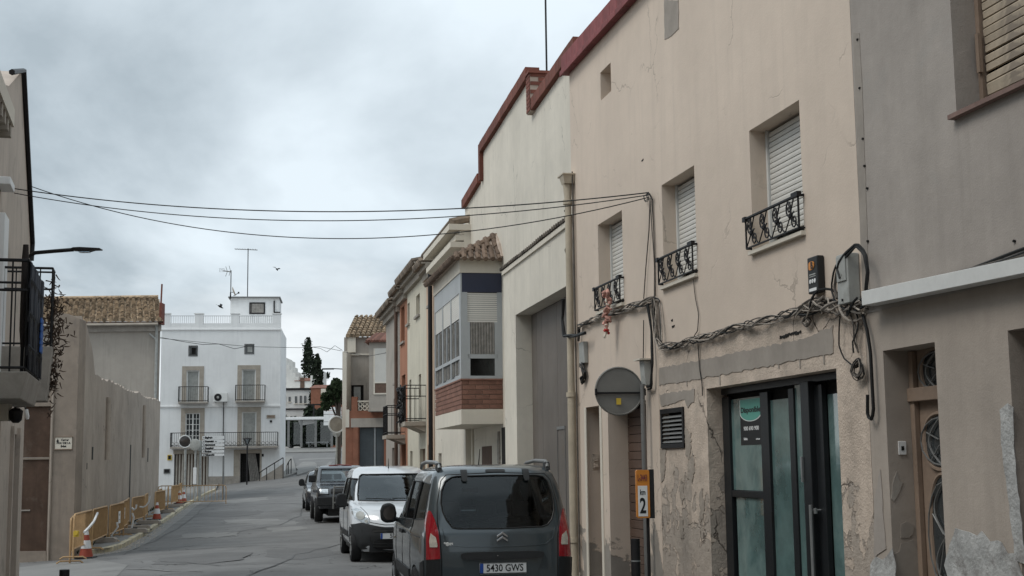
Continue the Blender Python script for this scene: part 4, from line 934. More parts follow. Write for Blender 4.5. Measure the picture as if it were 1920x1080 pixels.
# ---- grey gable house behind the left wall
GR = at(298, 750, 66.0); FGH = Frame((GR.x, GR.y), (-1, -.0))
gz_ = FGH.hit(200, 606)[1]; gw = FGH.hit(60, 700)[0]
gg2 = thing('grey_gable_house', 'big grey rendered house with a mossy tiled roof behind the concrete wall', 'house', FGH)
SK = Matrix(((1, -.30, 0, 0), (0, 1, 0, 0), (0, 0, 1, 0), (0, 0, 0, 1)))   # the plot is a parallelogram: party wall parallel to the street
m = MB(); m.M = SK; m.box(0, gw, -9, 0, -.8, gz_); m.build('wall', M['greyh'], gg2)
zf = FGH.hit(200, 618)[1]; m = MB(); m.box(-.05, gw, 0, .12, zf - .12, gz_ - .06); m.build('cornice', M['stone'], gg2)
m = MB(); m.box(-.12, gw, .0, .42, gz_ - .04, gz_ + .02); m.build('eave_board', M['brownd'], gg2)
zrg = FGH.hit(200, 562, -5.2)[1]; m = MB(); m.M = SK; m.add([(-.1, .4, gz_ + .03), (gw, .4, gz_ + .03), (gw, -5.2, zrg), (-.1, -5.2, zrg), (-.1, -10, gz_)], [(0, 1, 2, 3), (0, 3, 4)])
nt_ = int(gw / .29); L_ = 5.6; nrw = 14
for i in range(nt_):
    x = gw * (i + .5) / nt_ - .05; rag = random.uniform(-.12, .12)
    for r in range(nrw):
        f0, f1 = r / nrw, (r + 1.18) / nrw; z0_, z1_ = gz_ + .10 + (zrg - gz_) * f0, gz_ + .04 + (zrg - gz_) * f1
        jx = random.uniform(-.025, .025); m.tube([(x + jx, .45 - L_ * f0 + rag * .3, z0_ + random.uniform(0, .02)), (x + jx, .45 - L_ * f1, z1_)], [.115, .09], 6)
m.build('roof_tiles', M['tile'], gg2, kind='stuff', smooth=50)
m = MB(); m.M = SK; m.tube([(-.05 + random.uniform(0, .02), -5.2, zrg + .09), (gw, -5.2, zrg + .09)], .13, 8); m.build('roof_ridge', M['tile'], gg2, smooth=50)
xp, _ = FGH.hit(293, 700); zp1 = FGH.hit(293, 622)[1]; m = MB(); m.tube([(xp, .1, -.5), (xp, .1, zp1 - .4)], .07, 8); m.tube([(xp, .1, zp1 - .45), (xp, .12, zp1 + .2), (xp, .3, zp1 + .35)], .07, 8); m.tube([(xp, .1, zp1 - .4), (xp + .35, .12, zp1 - .1)], .05, 6); m.build('downpipe', M['gbox'], gg2, smooth=50)
m = MB(); m.box(-.12, .0, -.3, .3, gz_ - .1, gz_ + .95); m.tube([(-.05, .2, gz_ + .9), (-.05, .1, gz_ + 1.9)], .045, 5); m.build('chimney', M['maroon_br'], gg2)
m = MB(); m.tube([(a_, .5, gz_ - .12) for a_ in (0, gw)], .07, 6); m.build('gutter', M['stonet'], gg2)

# ---- long concrete wall on the left pavement
PC = at(145, 873, 30.6); q = at(298, 873, 63.5); FLW = Frame((q.x, q.y), (PC.x - q.x, PC.y - q.y)); LW = (Vector((PC.x, PC.y)) - Vector((q.x, q.y))).length
top_px = [(298, 752), (292, 748), (271, 745), (260, 736), (239, 732), (218, 718), (197, 713), (183, 706), (178, 699), (172, 646), (162, 611), (153, 592)]
tp = [FLW.hit(a, b) for a, b in top_px]; tp[0] = (0, tp[0][1]); tp[-1] = (LW, tp[-1][1])
lw = thing('concrete_wall', 'long weathered grey concrete wall with a ragged top along the left pavement', 'wall', FLW)
rnd = random.Random(5); rt = []
for (a, b), (c, d_) in zip(tp, tp[1:]):
    n_ = max(1, int(abs(c - a) / .35))
    for i in range(n_): rt.append((a + (c - a) * i / n_, b + (d_ - b) * i / n_ + rnd.uniform(-.05, .05)))
rt.append(tp[-1])
m = MB(); m.prism([(0, -1)] + rt + [(LW, -1)], -.45, 0); m.build('wall_face', M['conc'], lw, tri=True)
for px, py0, py1, w, nm_ in ((200, 745, 862, .13, 'pipe'), (268.5, 760, 858, .13, 'pipe')):
    s_, z0_ = FLW.hit(px, py0); _, z1_ = FLW.hit(px, py1); m = MB(); m.box(s_ - w * 1.4, s_ + w * .4, -.002, .006, z1_, z0_, 1); m.tube([(s_, .05, z1_), (s_, .05, z0_)], .08, 8); m.build(nm_, [M['conc'], M['dark']], lw, smooth=50)
for px, py0, py1, w in ((173.5, 838, 862, .16), (163, 868, 880, .05), (277.5, 840, 866, .25), (245, 834, 935, .22)):
    s_, z0_ = FLW.hit(px, py0); _, z1_ = FLW.hit(px, py1); m = MB(); m.box(s_ - w, s_ + w, -.002, .006, z1_, z0_); m.build('wall_slot', M['dark'], lw)
# end face with the street sign, rusty gate beside it
FLE = Frame((PC.x, PC.y - .14), (-1, 0)); le = thing('wall_end', 'stained grey end wall carrying the street name plate', 'wall', FLE)
ew = FLE.hit(91, 900)[0]; e1, zt1 = FLE.hit(150, 598); e2, zt2 = FLE.hit(105, 584)
m = MB(); m.prism([(0, -1), (0, zt1 + .0), (.3, FLE.hit(130, 588)[1]), (ew, zt2), (ew, -1)], -.5, 0); m.build('wall_face', M['concd'], le, tri=True)
m = MB(); x, _ = FLE.hit(95, 900); m.tube([(x + .0, .02, -.5), (x, .02, zt2 - .9)], .03, 6); m.build('pipe', M['conc'], le)
x0, z0_ = FLE.hit(135, 841.5); x1, z1_ = FLE.hit(104.5, 820); FS = FLE.shift(x0, z0_, .002); W, Hh = x1 - x0, z1_ - z0_
sgn = thing('street_name_plate', 'cream tiled street name plate with black letters on the end wall', 'street sign', FS)
m = MB(); m.box(0, W, 0, .02, 0, Hh); m.build('plate', M['ivory'], sgn); m = MB(); m.box(-.01, W + .01, 0, .03, Hh, Hh + .015); m.box(-.01, W + .02, 0, .03, -.02, 0); m.build('plate_rim', M['wood'], sgn)
m = MB(); text(m, 'Carrer', Hh * .24, onwall(W * .42, .021, Hh * .76), 0, .001, .003); text(m, 'POU DE LA', Hh * .24, onwall(W * .5, .021, Hh * .49), 0, .001, .003); text(m, 'Salut', Hh * .24, onwall(W * .5, .021, Hh * .22), 0, .001, .004)
m.prism([(W * .86 + .028 * math.cos(t), Hh * .68 + .028 * math.sin(t)) for t in [i * PI / 6 for i in range(12)]], .02, .023); m.prism([(W * .90, Hh * .86), (W * .82, Hh * .86), (W * .86, Hh * .78)], .02, .023); m.build('lettering', M['black'], sgn)
FRG = Frame((FLE.w(ew).x, FLE.w(ew).y + .05), (-1, 0)); rg = thing('rusty_gate', 'tall rusty brown sheet metal gate in two stacked panels', 'gate', FRG)
rw = FRG.hit(36, 900)[0]; zm = FRG.hit(60, 860)[1]; zt = FRG.hit(60, 762)[1]
m = MB(); m.box(.02, rw + .3, -.06, 0, .0, zm - .02); m.build('gate_panel', M['rust'], rg); m = MB(); m.box(.02, rw + .3, -.08, -.02, zm + .03, zt); m.build('gate_panel', M['rust'], rg)
m = MB(); m.box(0, rw + .3, -.05, .03, zm - .02, zm + .025); m.build('gate_rail', M['concd'], rg); zq = FRG.hit(60, 958)[1]; m = MB(); m.box(rw * .6, rw + .3, .0, .02, zq, zq + .03); m.build('gate_bolt', M['stone'], rg)
m = MB(); m.box(.0, rw + .3, -.3, .04, zt, zt + 1.4); m.build('lintel', M['concd'], rg); m = MB(); m.box(.0, rw + .3, -.3, .06, -.35, .0); m.build('gate_sill', M['concd'], rg)

# ---- near left houses
NL = (-.27, 1); 
def left_frame(X0, Yfar, Xf): return None
# balcony 1 front plane passes through px 70 at Y 14.05 (measured); wall plane .85 behind it
pB = at(58, 700, 12.7); FB1 = Frame((pB.x - .83, pB.y), (.27, -1))    # local x towards the camera, local y towards the street
# house B (second) and house A (nearest)
pcor = at(38.5, 1000, 22.3); k = Vector((-.27, 1)); 
FL = Frame((pcor.x, pcor.y), (.27, -1))
def S(px, py, y=0): return FL.hit(px, py, y)
lb = thing('left_corner_house', 'narrow pinkish plastered house at the left side street corner', 'house', FL)
sA = 8.2
zB = 9.4
m = MB(); cA, cB, cC = S(57, 455), S(40, 135), S(18, 135); m.prism([(0, 3.5), (.0, cA[1]), (cB[0], cB[1]), (cC[0], cC[1] - .2), (sA, cC[1] - 1.2), (sA, 3.5)], -5, -.002, 0); m.tube([(0, .02, cA[1] - .3), (-.0, .03, cA[1]), (cB[0] - .02, .03, cB[1] + .03), (cC[0], .03, cC[1])], .045, 6, 1)
m.wall(0, sA, -.5, 3.5, [(1.2, 2.1, -.5, 2.35, .25), (4.2, 5.2, -.5, 2.4, .25)], depth=6); M['pinkp'] = surf('pink_beige_plaster', (.46, .39, .33), .92, .1, 1, streak=.7, bump=.4, blot=((.30, .26, .22), .56, 1.2)); m.build('wall', [M['pinkp'], M['iron']], lb, tri=True)
for a, b, c, d_ in ((1.2, 2.1, -.5, 2.35), (4.2, 5.2, -.5, 2.4)):
    m = MB(); m.box(a, b, -.22, -.18, c, d_); m.build('door', M['brownd'], lb)
    m = MB(); m.box(a - .12, a, 0, .05, c, d_ + .1); m.box(b, b + .12, 0, .05, c, d_ + .1); m.build('door_surround', M['pinkp'], lb)
# sloping upper wall with dark verge (leans towards the street as in the photo)
la = thing('left_near_house', 'cropped pale house at the left edge with a dentilled cornice', 'house', FL)
m = MB(); m.wall(sA + .004, 16, -.5, 5.4, [(9.2, 10.1, -.5, 2.4, .25), (10.6, 11.4, 2.65, 4.6, .2)], depth=6, y=.0); m.build('wall', M['whitep'], la)
ze = 5.4
m = MB(); m.box(sA, 16, -.02, .48, ze + .16, ze + .36); m.build('cornice', M['ivory'], la)
m = MB(); m.box(0, .11, 0, .46, -.14, .0); m.box(0, .11, 0, .22, -.26, -.14); s = m.build('cornice_corbel', M['stonet'], la)
for i in range(26):
    o = s if i == 0 else twin(s, la); o.location = (sA + .06 + i * .3, 0, ze + .16)
m = MB(); m.box(sA, 16, 0, .08, ze - .25, ze + .16); m.build('cornice', M['stonet'], la)
for a, b, c, d_ in ((9.2, 10.1, -.5, 2.4), (10.6, 11.4, 2.65, 4.6)):
    m = MB(); m.box(a, b, -.22, -.18, c, d_); m.build('door', M['brownd'], la)
pa_, pb_2 = S(15, 480, .12)[0], S(1, 480, .12)[0]; m = MB(); m.box(pa_, pa_ + .5, .004, .12, 2.9, ze - .26); m.box(pa_ - .03, pa_ + .53, .003, .17, S(8, 328, .15)[1], S(8, 312, .15)[1]); m.build('pilaster', M['bluewhite'], la, bev=.01)
m = MB(); m.tube([(sA - .1, .12, 2.0), (sA - .1, .12, ze)], .07, 8); m.build('downpipe', M['gbox'], la, smooth=50)

# ---- invented unseen house fronts behind the camera, added for reflections and light
def unseen_house(label, F, ln, h, mat, z0=-.5):
    t = thing('added_house', label, 'house', F); hs = []; k = max(2, int(ln / 3.4))
    for i in range(k):
        c = ln * (i + .5) / k
        for z in (.9, 4.2): hs.append((c - .55, c + .55, z, z + 1.5, .2))
    m = MB(); m.wall(.01, ln - .01, z0, h, hs, depth=8); m.build('wall', M[mat], t)
    for q in hs: m = MB(); m.box(q[0], q[1], -.22, -.19, q[2], q[3]); m.build('window', M['brownd'], t)
unseen_house('added unseen grey plastered house front behind the camera, next to the grey roughcast house', FR.shift(sb - 23), 14, 8.5, 'greyw')
unseen_house('added unseen beige plastered house front farther behind the camera on the right of the street', FR.shift(sb - 41), 18, 7.5, 'cement')
unseen_house('added unseen house front of stained concrete behind the camera on the left of the street', FL.shift(16.02), 16, 7.5, 'concd')
unseen_house('added unseen pinkish plastered house front farther behind the camera on the left of the street', FL.shift(32.04), 18, 8.5, 'pinkp')
unseen_house('added unseen brown plastered house front closing the street far behind the camera', Frame((-14, -33), (1, .1)), 36, 8.5, 'greyh')
# ================================================================== PAVEMENTS, KERBS, PATCHES
def sheet(name, pts, dz, mat, label=None, th=0, step=.7):
    """a sheet draped over the terrain; pts is a world XY polygon"""
    bm = bmesh.new(); vs = [bm.verts.new((x, y, 0)) for x, y in pts]; bm.faces.new(vs); bmesh.ops.triangulate(bm, faces=bm.faces)
    for _ in range(7):
        es = [e for e in bm.edges if e.calc_length() > 1.4]
        if not es: break
        bmesh.ops.subdivide_edges(bm, edges=es, cuts=1, use_grid_fill=False); bmesh.ops.triangulate(bm, faces=bm.faces)
    if th: 
        r = bmesh.ops.extrude_face_region(bm, geom=list(bm.faces)); low = [g for g in r['geom'] if isinstance(g, bmesh.types.BMVert)]
        for v in bm.verts: v.co.z = dz - th
        for v in low: v.co.z = dz
        for v in bm.verts: v.co.z += ground(v.co.x, v.co.y)
    else:
        for v in bm.verts: v.co.z = ground(v.co.x, v.co.y) + dz
    bmesh.ops.recalc_face_normals(bm, faces=bm.faces); me = bpy.data.meshes.new(name); bm.to_mesh(me); bm.free(); me.materials.append(M[mat]); o = bpy.data.objects.new(name, me); COL.objects.link(o); struct(o, label)
    return o
kerb_px = [(112, 1047), (140, 1043), (172, 1038), (205, 1033), (232, 1025), (252, 1013), (275, 1000), (297, 985), (324, 967), (345, 951), (362, 940), (385, 926), (405, 917)]
KL = [gp(a, b + 3, .0) for a, b in kerb_px]; KL = [Vector((p.x, p.y)) for p in KL]
lwp = [FLW.w(0, .0), FLW.w(LW * .5, .0), FLW.w(LW + .02, .0), FLE.w(ew, .0)]
gwp = [Vector((p.x, p.y)) for p in lwp]
whp = [FWH.w(0, 0), FWH.w(wl + 3, 0)]
pl_ = KL + [Vector((whp[0].x - 4.0, whp[0].y - .4)), Vector((whp[1].x, whp[1].y - .2)), Vector((gwp[0].x - .3, gwp[0].y + 2))] + gwp
pvl = sheet('left_pavement', [(p.x, p.y) for p in pl_], .11, 'pave', 'grey concrete pavement behind the barriers', th=.0)
def kerbs(path, par, mat, w=.14, h=.12, ln=.95):
    P_ = [Vector(p) for p in path]; seg = []; tot = 0
    for a, b in zip(P_, P_[1:]): seg.append((tot, a, b, (b - a).length)); tot += (b - a).length
    def pos(t):
        for s0_, a, b, l in seg:
            if t <= s0_ + l: return a.lerp(b, (t - s0_) / l)
        return P_[-1]
    m = MB(); m.box(.006, ln - .006, -w, 0, -.12, h); base = m.build('kerb_stone', M[mat], par, bev=.018); k = 0; t = 0
    while t + ln < tot:
        a, b = pos(t), pos(t + ln); o = base if k == 0 else twin(base, par); k += 1; za, zb_k = ground(a.x, a.y), ground(b.x, b.y)
        o.location = (a.x, a.y, za + random.uniform(-.008, .012)); o.rotation_euler = (random.uniform(-.02, .02), -math.atan2(zb_k - za, ln), math.atan2(b.y - a.y, b.x - a.x) + random.uniform(-.012, .012)); o.scale = ((b - a).length / ln, 1, 1); t += ln
kerbs([(p.x, p.y) for p in KL][::-1], pvl, 'kerb')
# gutter strip along the kerb
off = []
for i, p in enumerate(KL):
    a, b = KL[max(0, i - 1)], KL[min(len(KL) - 1, i + 1)]; t = (b - a).normalized(); off.append(p + Vector((t.y, -t.x)) * .42)
sheet('gutter', [(p.x, p.y) for p in KL] + [(p.x, p.y) for p in off[::-1]], .004, 'asphl', 'pale concrete gutter strip along the left kerb')
# side street mouth pavement bottom left
sheet('crossing_slab', [(p.x, p.y) for p in (gp(-60, 1076), gp(170, 1048), gp(240, 1060), gp(180, 1120), gp(-60, 1140))], .006, 'asphl', 'pale paved side street mouth at the bottom left')
# right pavement
def rx(Y): return 5.55 - .226 * Y if Y < GP.y else GP.x - .195 * (Y - GP.y)
rp_ = [(rx(Y) + .02, Y) for Y in (2, 8, 14, GP.y, 30, 40, 50.5)]; ro_ = [(rx(Y) - 1.12, Y) for Y in (50.5, 40, 30, GP.y, 14, 8, 2)]
pvr = sheet('right_pavement', rp_ + ro_, .11, 'pave', 'narrow concrete pavement along the right house fronts'); kerbs(ro_, pvr, 'kerbg')
rnd = random.Random(9)
def blob_px(pts, n=4, amp=.15):
    g = [gp(*p) for p in pts]; o = []
    for i, p in enumerate(g):
        q = g[(i + 1) % len(g)]
        for k in range(n): f = k / n; o.append((p.x + (q.x - p.x) * f + rnd.uniform(-amp, amp), p.y + (q.y - p.y) * f + rnd.uniform(-amp * 2, amp * 2)))
    return o
sheet('road_patch', blob_px([(300, 1047), (400, 1036), (472, 1036), (455, 1050), (395, 1057), (290, 1058)], 3, .08), .004, 'asphd', 'dark asphalt repair patch low in the street')
sheet('road_patch', blob_px([(340, 1002), (385, 999), (448, 997), (445, 1005), (395, 1009), (340, 1010)]), .006, 'asphl', 'pale repair patch in the middle of the street')
sheet('road_patch', blob_px([(375, 962), (430, 957), (495, 958), (480, 966), (420, 970), (372, 969)]), .004, 'asphd', 'dark repair patch farther up the street')
sheet('road_patch', blob_px([(490, 990), (560, 987), (575, 992), (520, 997)]), .004, 'asphl', 'small pale patch left of the white van')
sheet('road_patch', blob_px([(395, 940), (440, 937), (500, 932), (505, 937), (440, 944)]), .004, 'asphl')
def road_crack(pts, w, dz, mat='asphd'):
    P_ = [gp(*p) for p in pts]; L_, R_ = [], []; rn = random.Random(int(pts[0][0])); q = []
    for a, b in zip(P_, P_[1:]):
        for k in range(5): c_ = a.lerp(b, k / 5); q.append(Vector((c_.x + rn.uniform(-.08, .08), c_.y + rn.uniform(-.15, .15))))
    q.append(Vector((P_[-1].x, P_[-1].y)))
    for i, c_ in enumerate(q):
        t = (q[min(i + 1, len(q) - 1)] - q[max(i - 1, 0)]).normalized(); n_ = Vector((-t.y, t.x)) * w * rn.uniform(.5, 1.3); L_.append(c_ + n_); R_.append(c_ - n_)
    m = MB()
    for c_ in L_ + R_: m.v.append(Vector((c_.x, c_.y, ground(c_.x, c_.y) + dz)))
    n = len(L_)
    for i in range(n - 1): m.f.append([i, i + 1, n + i + 1, n + i]); m.m.append(0)
    struct(m.build('road_crack', M[mat]))
M['tar'] = surf('tar_line', (.085, .084, .083), .7, .2, 4, bump=.2)
road_crack([(262, 1032), (360, 1030), (470, 1024), (600, 1022)], .025, .008, 'tar'); road_crack([(300, 1052), (420, 1060), (560, 1058)], .02, .008, 'tar'); road_crack([(430, 1000), (520, 985), (560, 968), (572, 950)], .025, .008, 'tar')
road_crack([(330, 985), (400, 980), (470, 982), (560, 975)], .03, .008, 'tar'); road_crack([(390, 950), (440, 948), (520, 944), (580, 946)], .04, .008, 'tar'); road_crack([(385, 935), (470, 926), (560, 918), (600, 916)], .05, .008, 'tar'); road_crack([(200, 1072), (240, 1068), (380, 1072)], .035, .010, 'asphl')
road_crack([(235, 1040), (300, 1010), (360, 970), (400, 940)], .025, .008, 'tar'); road_crack([(470, 1080), (560, 1040), (640, 1020)], .02, .008, 'tar')
sheet('road_patch', blob_px([(420, 975), (500, 973), (560, 976), (555, 984), (430, 984)], 4, .1), .0035, 'asphl'); sheet('road_patch', blob_px([(500, 1030), (600, 1028), (640, 1040), (560, 1050), (500, 1044)], 4, .08), .0035, 'asphd'); sheet('road_patch', blob_px([(400, 930), (480, 925), (560, 924), (560, 930), (430, 934)], 4, .2), .0035, 'asphd')
# far end: island, kerb and pavements at the junction
sheet('far_pavement', [(p.x, p.y) for p in (gp(531, 897), gp(545, 893), gp(556, 888), gp(552, 870), gp(548, 858), gp(532, 858), gp(520, 880))], .11, 'pave', 'pavement turning the corner by the white house', th=.2)
sheet('far_pavement', blob_px([(560, 893), (600, 880), (590, 868), (568, 868), (556, 878)], 3, .1), .10, 'asphl', 'pale island at the far junction', th=.1)
sheet('far_pavement', [(at(500, 846, 138).x, 138), (at(660, 846, 138).x, 139), (at(680, 840, 152).x, 158), (at(500, 840, 152).x, 158)], .12, 'pave', 'pavement under the bus shelter', th=.15)
sheet('road_marking', [(p.x, p.y) for p in (gp(560, 861), gp(640, 858), gp(640, 860), gp(560, 863.5))], .006, 'asphl', 'faded pale line across the far road')
sheet('road_marking', [(p.x, p.y) for p in (gp(617, 866), gp(624, 866), gp(606, 888), gp(598, 888))], .006, 'asphl')

# ================================================================== BARRIERS, CONES, FEET
pb0, pb1 = gp(137, 1048, .11), gp(337, 940, .11); BH = .92; BL = (pb1 - pb0).length / 12
proto_b = thing('barrier', 'x', 'barrier', loc=(0, 0, 0), group='ochre metal barriers along the left pavement')
w = BL - .12; m = MB()
c = .13; fr_pts = [(0, 0, .0), (0, 0, BH - c), (c * .3, 0, BH - c * .3), (c, 0, BH), (w - c, 0, BH), (w - c * .3, 0, BH - c * .3), (w, 0, BH - c), (w, 0, 0)]
m.tube(fr_pts, .021, 7); m.build('frame', M['ochre'], proto_b, smooth=40); m = MB(); m.tube([(0, 0, .2), (w, 0, .2)], .018, 6); m.build('bottom_rail', M['ochre'], proto_b)
m = MB(); k = 19
for i in range(1, k): m.tube([(w * i / k, 0, .2), (w * i / k, 0, BH - .02 if c < w * i / k < w - c else BH - .08)], .010, 5)
m.build('bars', M['ochre'], proto_b, kind='stuff')
for x in (.0, w):
    m = MB(); m.tube([(x, -.27, .0), (x, -.2, .045), (x, .2, .045), (x, .27, 0)], .018, 5); m.build('foot', M['ochre'], proto_b)
remember(proto_b)
labs = ['third barrier from the near end, with a small white notice', 'fourth barrier from the near end, with a small white notice', 'fifth barrier from the near end, behind the first rubber foot blocks', 'sixth barrier, draped with a loop of pale tape', 'seventh barrier in the line, just past the taped one', 'eighth barrier, halfway between the taped barrier and the far cones', 'ninth barrier, fourth from the far end of the line', 'tenth barrier, third from the far end of the line', 'eleventh barrier, second from the far end of the line', 'last barrier of the line beside the two far cones']
dirv = (pb1 - pb0).normalized(); angb = math.atan2(dirv.y, dirv.x); nrmb = Vector((dirv.y, -dirv.x, 0)); BARR = []
for i in range(12):
    off_ = [0, .0, .05, .0, -.15, -.25, -.1, .0, -.1, .05, 0, .15][i]
    p = pb0 + dirv * (BL * i) + nrmb * off_; p.z = ground(p.x, p.y) + .11
    if i == 0: lb_ = 'ochre metal barrier with curved corners standing nearest, behind the big traffic cone'
    elif i == 1: lb_ = 'second ochre barrier from the near end, with a strip of tape hanging down'
    else: lb_ = 'ochre metal ' + labs[i - 2]
    a = angb + [.0, .0, -.02, .03, .06, -.04, .05, -.05, .03, .06, -.04, .02][i]
    if i == 0: b_o = proto_b; b_o.location = p; b_o.rotation_euler = (0, 0, a); b_o['label'] = lb_
    else: b_o = dup(proto_b, p, a, lb_)
    BARR.append((p, a))
p = pb0 + Vector((-.10, .10, 0)); p.z = ground(p.x, p.y) + .02; dup(proto_b, p, angb + .10, 'ochre barrier overlapping behind the nearest one, closest to the wall')
p = gp(297, 941, .1) ; 
p = at(296, 941, 62); p.z = ground(p.x, p.y) + .11; dup(proto_b, p, .05, 'ochre barrier set crosswise at the far end of the pavement')
def notice(i, f, z):
    p, a = BARR[i]; q = Vector((p.x, p.y, p.z)) + Vector((math.cos(a), math.sin(a), 0)) * (w * f); m = MB(); m.box(-.20, .20, -.032, -.024, 0, .32); m.box(-.12, .1, -.034, -.032, .2, .26, 1); m.box(-.1, .1, -.034, -.032, .08, .11, 1)
    o = m.build('notice', [M['white'], M['gbox']], None); o.location = (q.x, q.y, q.z + z); o.rotation_euler = (0, 0, a)
    tag(o, 'small white notice tied to the %s barrier' % ('third' if i == 2 else 'fourth'), 'notice', 'notices on the barriers')
notice(2, .6, .4); notice(3, .45, .42)
def tape(pts_px, Ys, label):
    m = MB(); pts = [at(a, b, y) for (a, b), y in zip(pts_px, Ys)]; o0 = pts[0].copy(); m.tube([p - o0 for p in pts], .028, 4); o = m.build('barrier_tape', M['refl'], None); o.location = o0; tag(o, label, 'tape', 'pale tapes on the barriers')
def Yb(px, py): return gp(px, py, .11).y
tape([(183, 962), (176, 978), (166, 990), (158, 998)], [31, 30, 29, 28.2], 'pale tape hanging diagonally across the second barrier')
tape([(281, 930), (279, 941), (274, 948), (268, 951), (262, 950)], [43] * 5, 'loop of pale tape hanging from the sixth barrier')
tape([(219, 979), (221, 988), (215, 997), (208, 1004)], [35.5] * 4, 'pale tape dangling below the fourth barrier')
tape([(256, 946), (255, 953), (251, 956), (247, 952)], [40] * 4, 'short curl of pale tape on the fifth barrier')
tape([(248, 962), (251, 970), (249, 981), (247, 990)], [38.6] * 4, 'pale tape wrapped down the leg of the fifth barrier')
pc = thing('traffic_cone', 'large orange and white striped cone nearest the camera by the kerb end', 'cone', loc=(0, 0, 0), group='orange and white traffic cones')
ch_ = .64
m = MB(); m.prism([(-.2, -.2), (.2, -.2), (.2, .2), (-.2, .2)], 0, .04, ax='z'); m.build('base', M['plas'], pc, bev=.01)
m = MB(); m.lathe([(.155, .04), (.135, .13), (.028, ch_)], 16); m.build('cone_body', M['cone'], pc, smooth=50)
def cr(z): return .135 + (.028 - .135) * (z - .13) / (ch_ - .13) + .003
for z0_, z1_ in ((.22, .40), (.52, .62)):
    m = MB(); m.lathe([(cr(z0_), z0_), (cr(z1_), z1_)], 16); m.build('stripe', M['refl'], pc, smooth=50)
remember(pc); q = gp(161, 1047, 0); pc.location = q
for (a, b), lb_ in (((235, 982 + 30), 0),):
    pass
q = gp(294, 975, .11); dup(pc, q, .2, 'orange and white cone tucked behind the middle foot blocks')
q = gp(336, 945, .11); dup(pc, q, .5, 'smaller looking cone at the left of the far pair'); q = gp(344, 943, .11); dup(pc, q, .5, 'striped cone at the right of the far pair, on the kerb side')
# rubber foot blocks
fb = thing('foot_block', 'x', 'foot block', loc=(0, 0, 0), group='concrete foot blocks of the barriers')
m = MB(); m.prism([(-.36, 0), (.36, 0), (.36, .10), (.30, .14), (-.30, .14), (-.36, .10)], -.12, .12); m.build('block', M['cement'], fb, bev=.012)
m = MB(); m.box(-.08, .08, -.05, .05, .14, .17); m.build('socket', M['plas'], fb)
m = MB(); m.box(-.42, .42, -.16, .16, 0, .012); m.build('mat', M['plas'], fb)
remember(fb)
for i, (px, py, lb_) in enumerate(((192, 1018, 'grey foot block nearest the camera, right of the large cone'), (252, 1000, 'grey foot block under the fifth barrier, nearer the kerb'), (259, 993, 'grey foot block half hidden behind the fifth barrier'), (280, 983, 'grey foot block beside the taped sixth barrier'), (311, 962, 'dark looking foot block left of the far cones'), (329, 951, 'farthest grey foot block just before the cone pair'))):
    q = gp(px, py, .11)
    if i == 0: fb.location = q; fb.rotation_euler = (0, 0, .05); fb['label'] = lb_
    else: dup(fb, q, .05 + .1 * (i % 3), lb_)
yl = at(143, 1001, 27.9); m = MB(); m.box(-.05, .05, -.03, .03, -.06, .06); m.tube([(0, -.03, .02), (0, -.06, .02)], .05, 8); o = m.build('warning_lamp', M['yellowp'], None); o.location = yl; tag(o, 'small yellow warning lamp on the nearest barrier', 'lamp')
# bollards
def bollard(px, pyt, Y, lab, r=.05):
    t = at(px, pyt, Y); g = ground(t.x, t.y) + .11; h = t.z - g; b = thing('bollard', lab, 'bollard', loc=(t.x, t.y, g), group='black street bollards')
    m = MB(); m.lathe([(r, 0), (r, h - .01), (r * .96, h)], 16); m.build('post', M['iron'], b, smooth=50); m = MB(); m.lathe([(r + .002, h - .24), (r + .002, h - .225)], 16); m.build('band', M['steel'], b)
bollard(121, 1068, 14.3, 'black bollard whose top just shows at the bottom left edge', .052); bollard(1191, 1010, 14.6, 'black bollard with a pale ring in front of the slatted brown door')

# ================================================================== THINGS ON THE RIGHT WALLS
def local_obj(mb, name, mat, F, label, cat, group=None, smooth=None, bev=0, kind=None):
    o = mb.build(name, mat, None, smooth=smooth, bev=bev); o.location = F.o; o.rotation_euler = (0, 0, F.rot); return tag(o, label, cat, group, kind)
# downpipe at the garage / cream boundary
b1, zt1_ = FC.hit(1064, 330, .09); F = FC.shift(b1 - .0); dp = thing('downpipe', 'beige downpipe with a square hopper between the garage and the cream house', 'downpipe', F)
zj1, zj2 = F.hit(1070, 375, .09)[1], F.hit(1078, 738, .09)[1]; zj3 = F.hit(1086, 1014, .09)[1]
m = MB(); m.tube([(0, .09, -.1), (0, .09, zj2)], .062, 12); m.build('pipe', M['pipe'], dp, smooth=50); m = MB(); m.tube([(0, .09, zj2), (0, .09, zj1), (.02, .09, zt1_ - .1)], [.055, .05, .075], 12); m.build('pipe', M['pipe'], dp, smooth=50)
m = MB(); m.hexa([(-.09, .01, zt1_ - .13), (.09, .01, zt1_ - .13), (.09, .16, zt1_ - .13), (-.09, .16, zt1_ - .13)], [(-.11, .0, zt1_), (.13, .0, zt1_), (.13, .19, zt1_), (-.11, .19, zt1_)]); m.box(-.13, .2, -.01, .20, zt1_, zt1_ + .02); m.build('hopper', M['pipe'], dp)
for z in (zj1, zj2, zj3): m = MB(); m.tube([(0, .09, z - .04), (0, .09, z + .03)], .078, 12); m.build('pipe_collar', M['pipe'], dp, smooth=50)
m = MB(); m.tube([(-.10, .04, .2), (-.10, .04, zt1_ + .05)], .013, 6); m.build('conduit', M['wire'], dp)
rnd = random.Random(2); m = MB(); z = zj1 - .1; pts = []
while z > F.hit(1065, 640)[1]: pts.append((.105 + rnd.uniform(-.02, .03), .05 + rnd.uniform(0, .04), z)); z -= .09
m.tube(pts, [rnd.uniform(.018, .045) for _ in pts], 6); m.build('foam_sealant', M['wire'], dp)
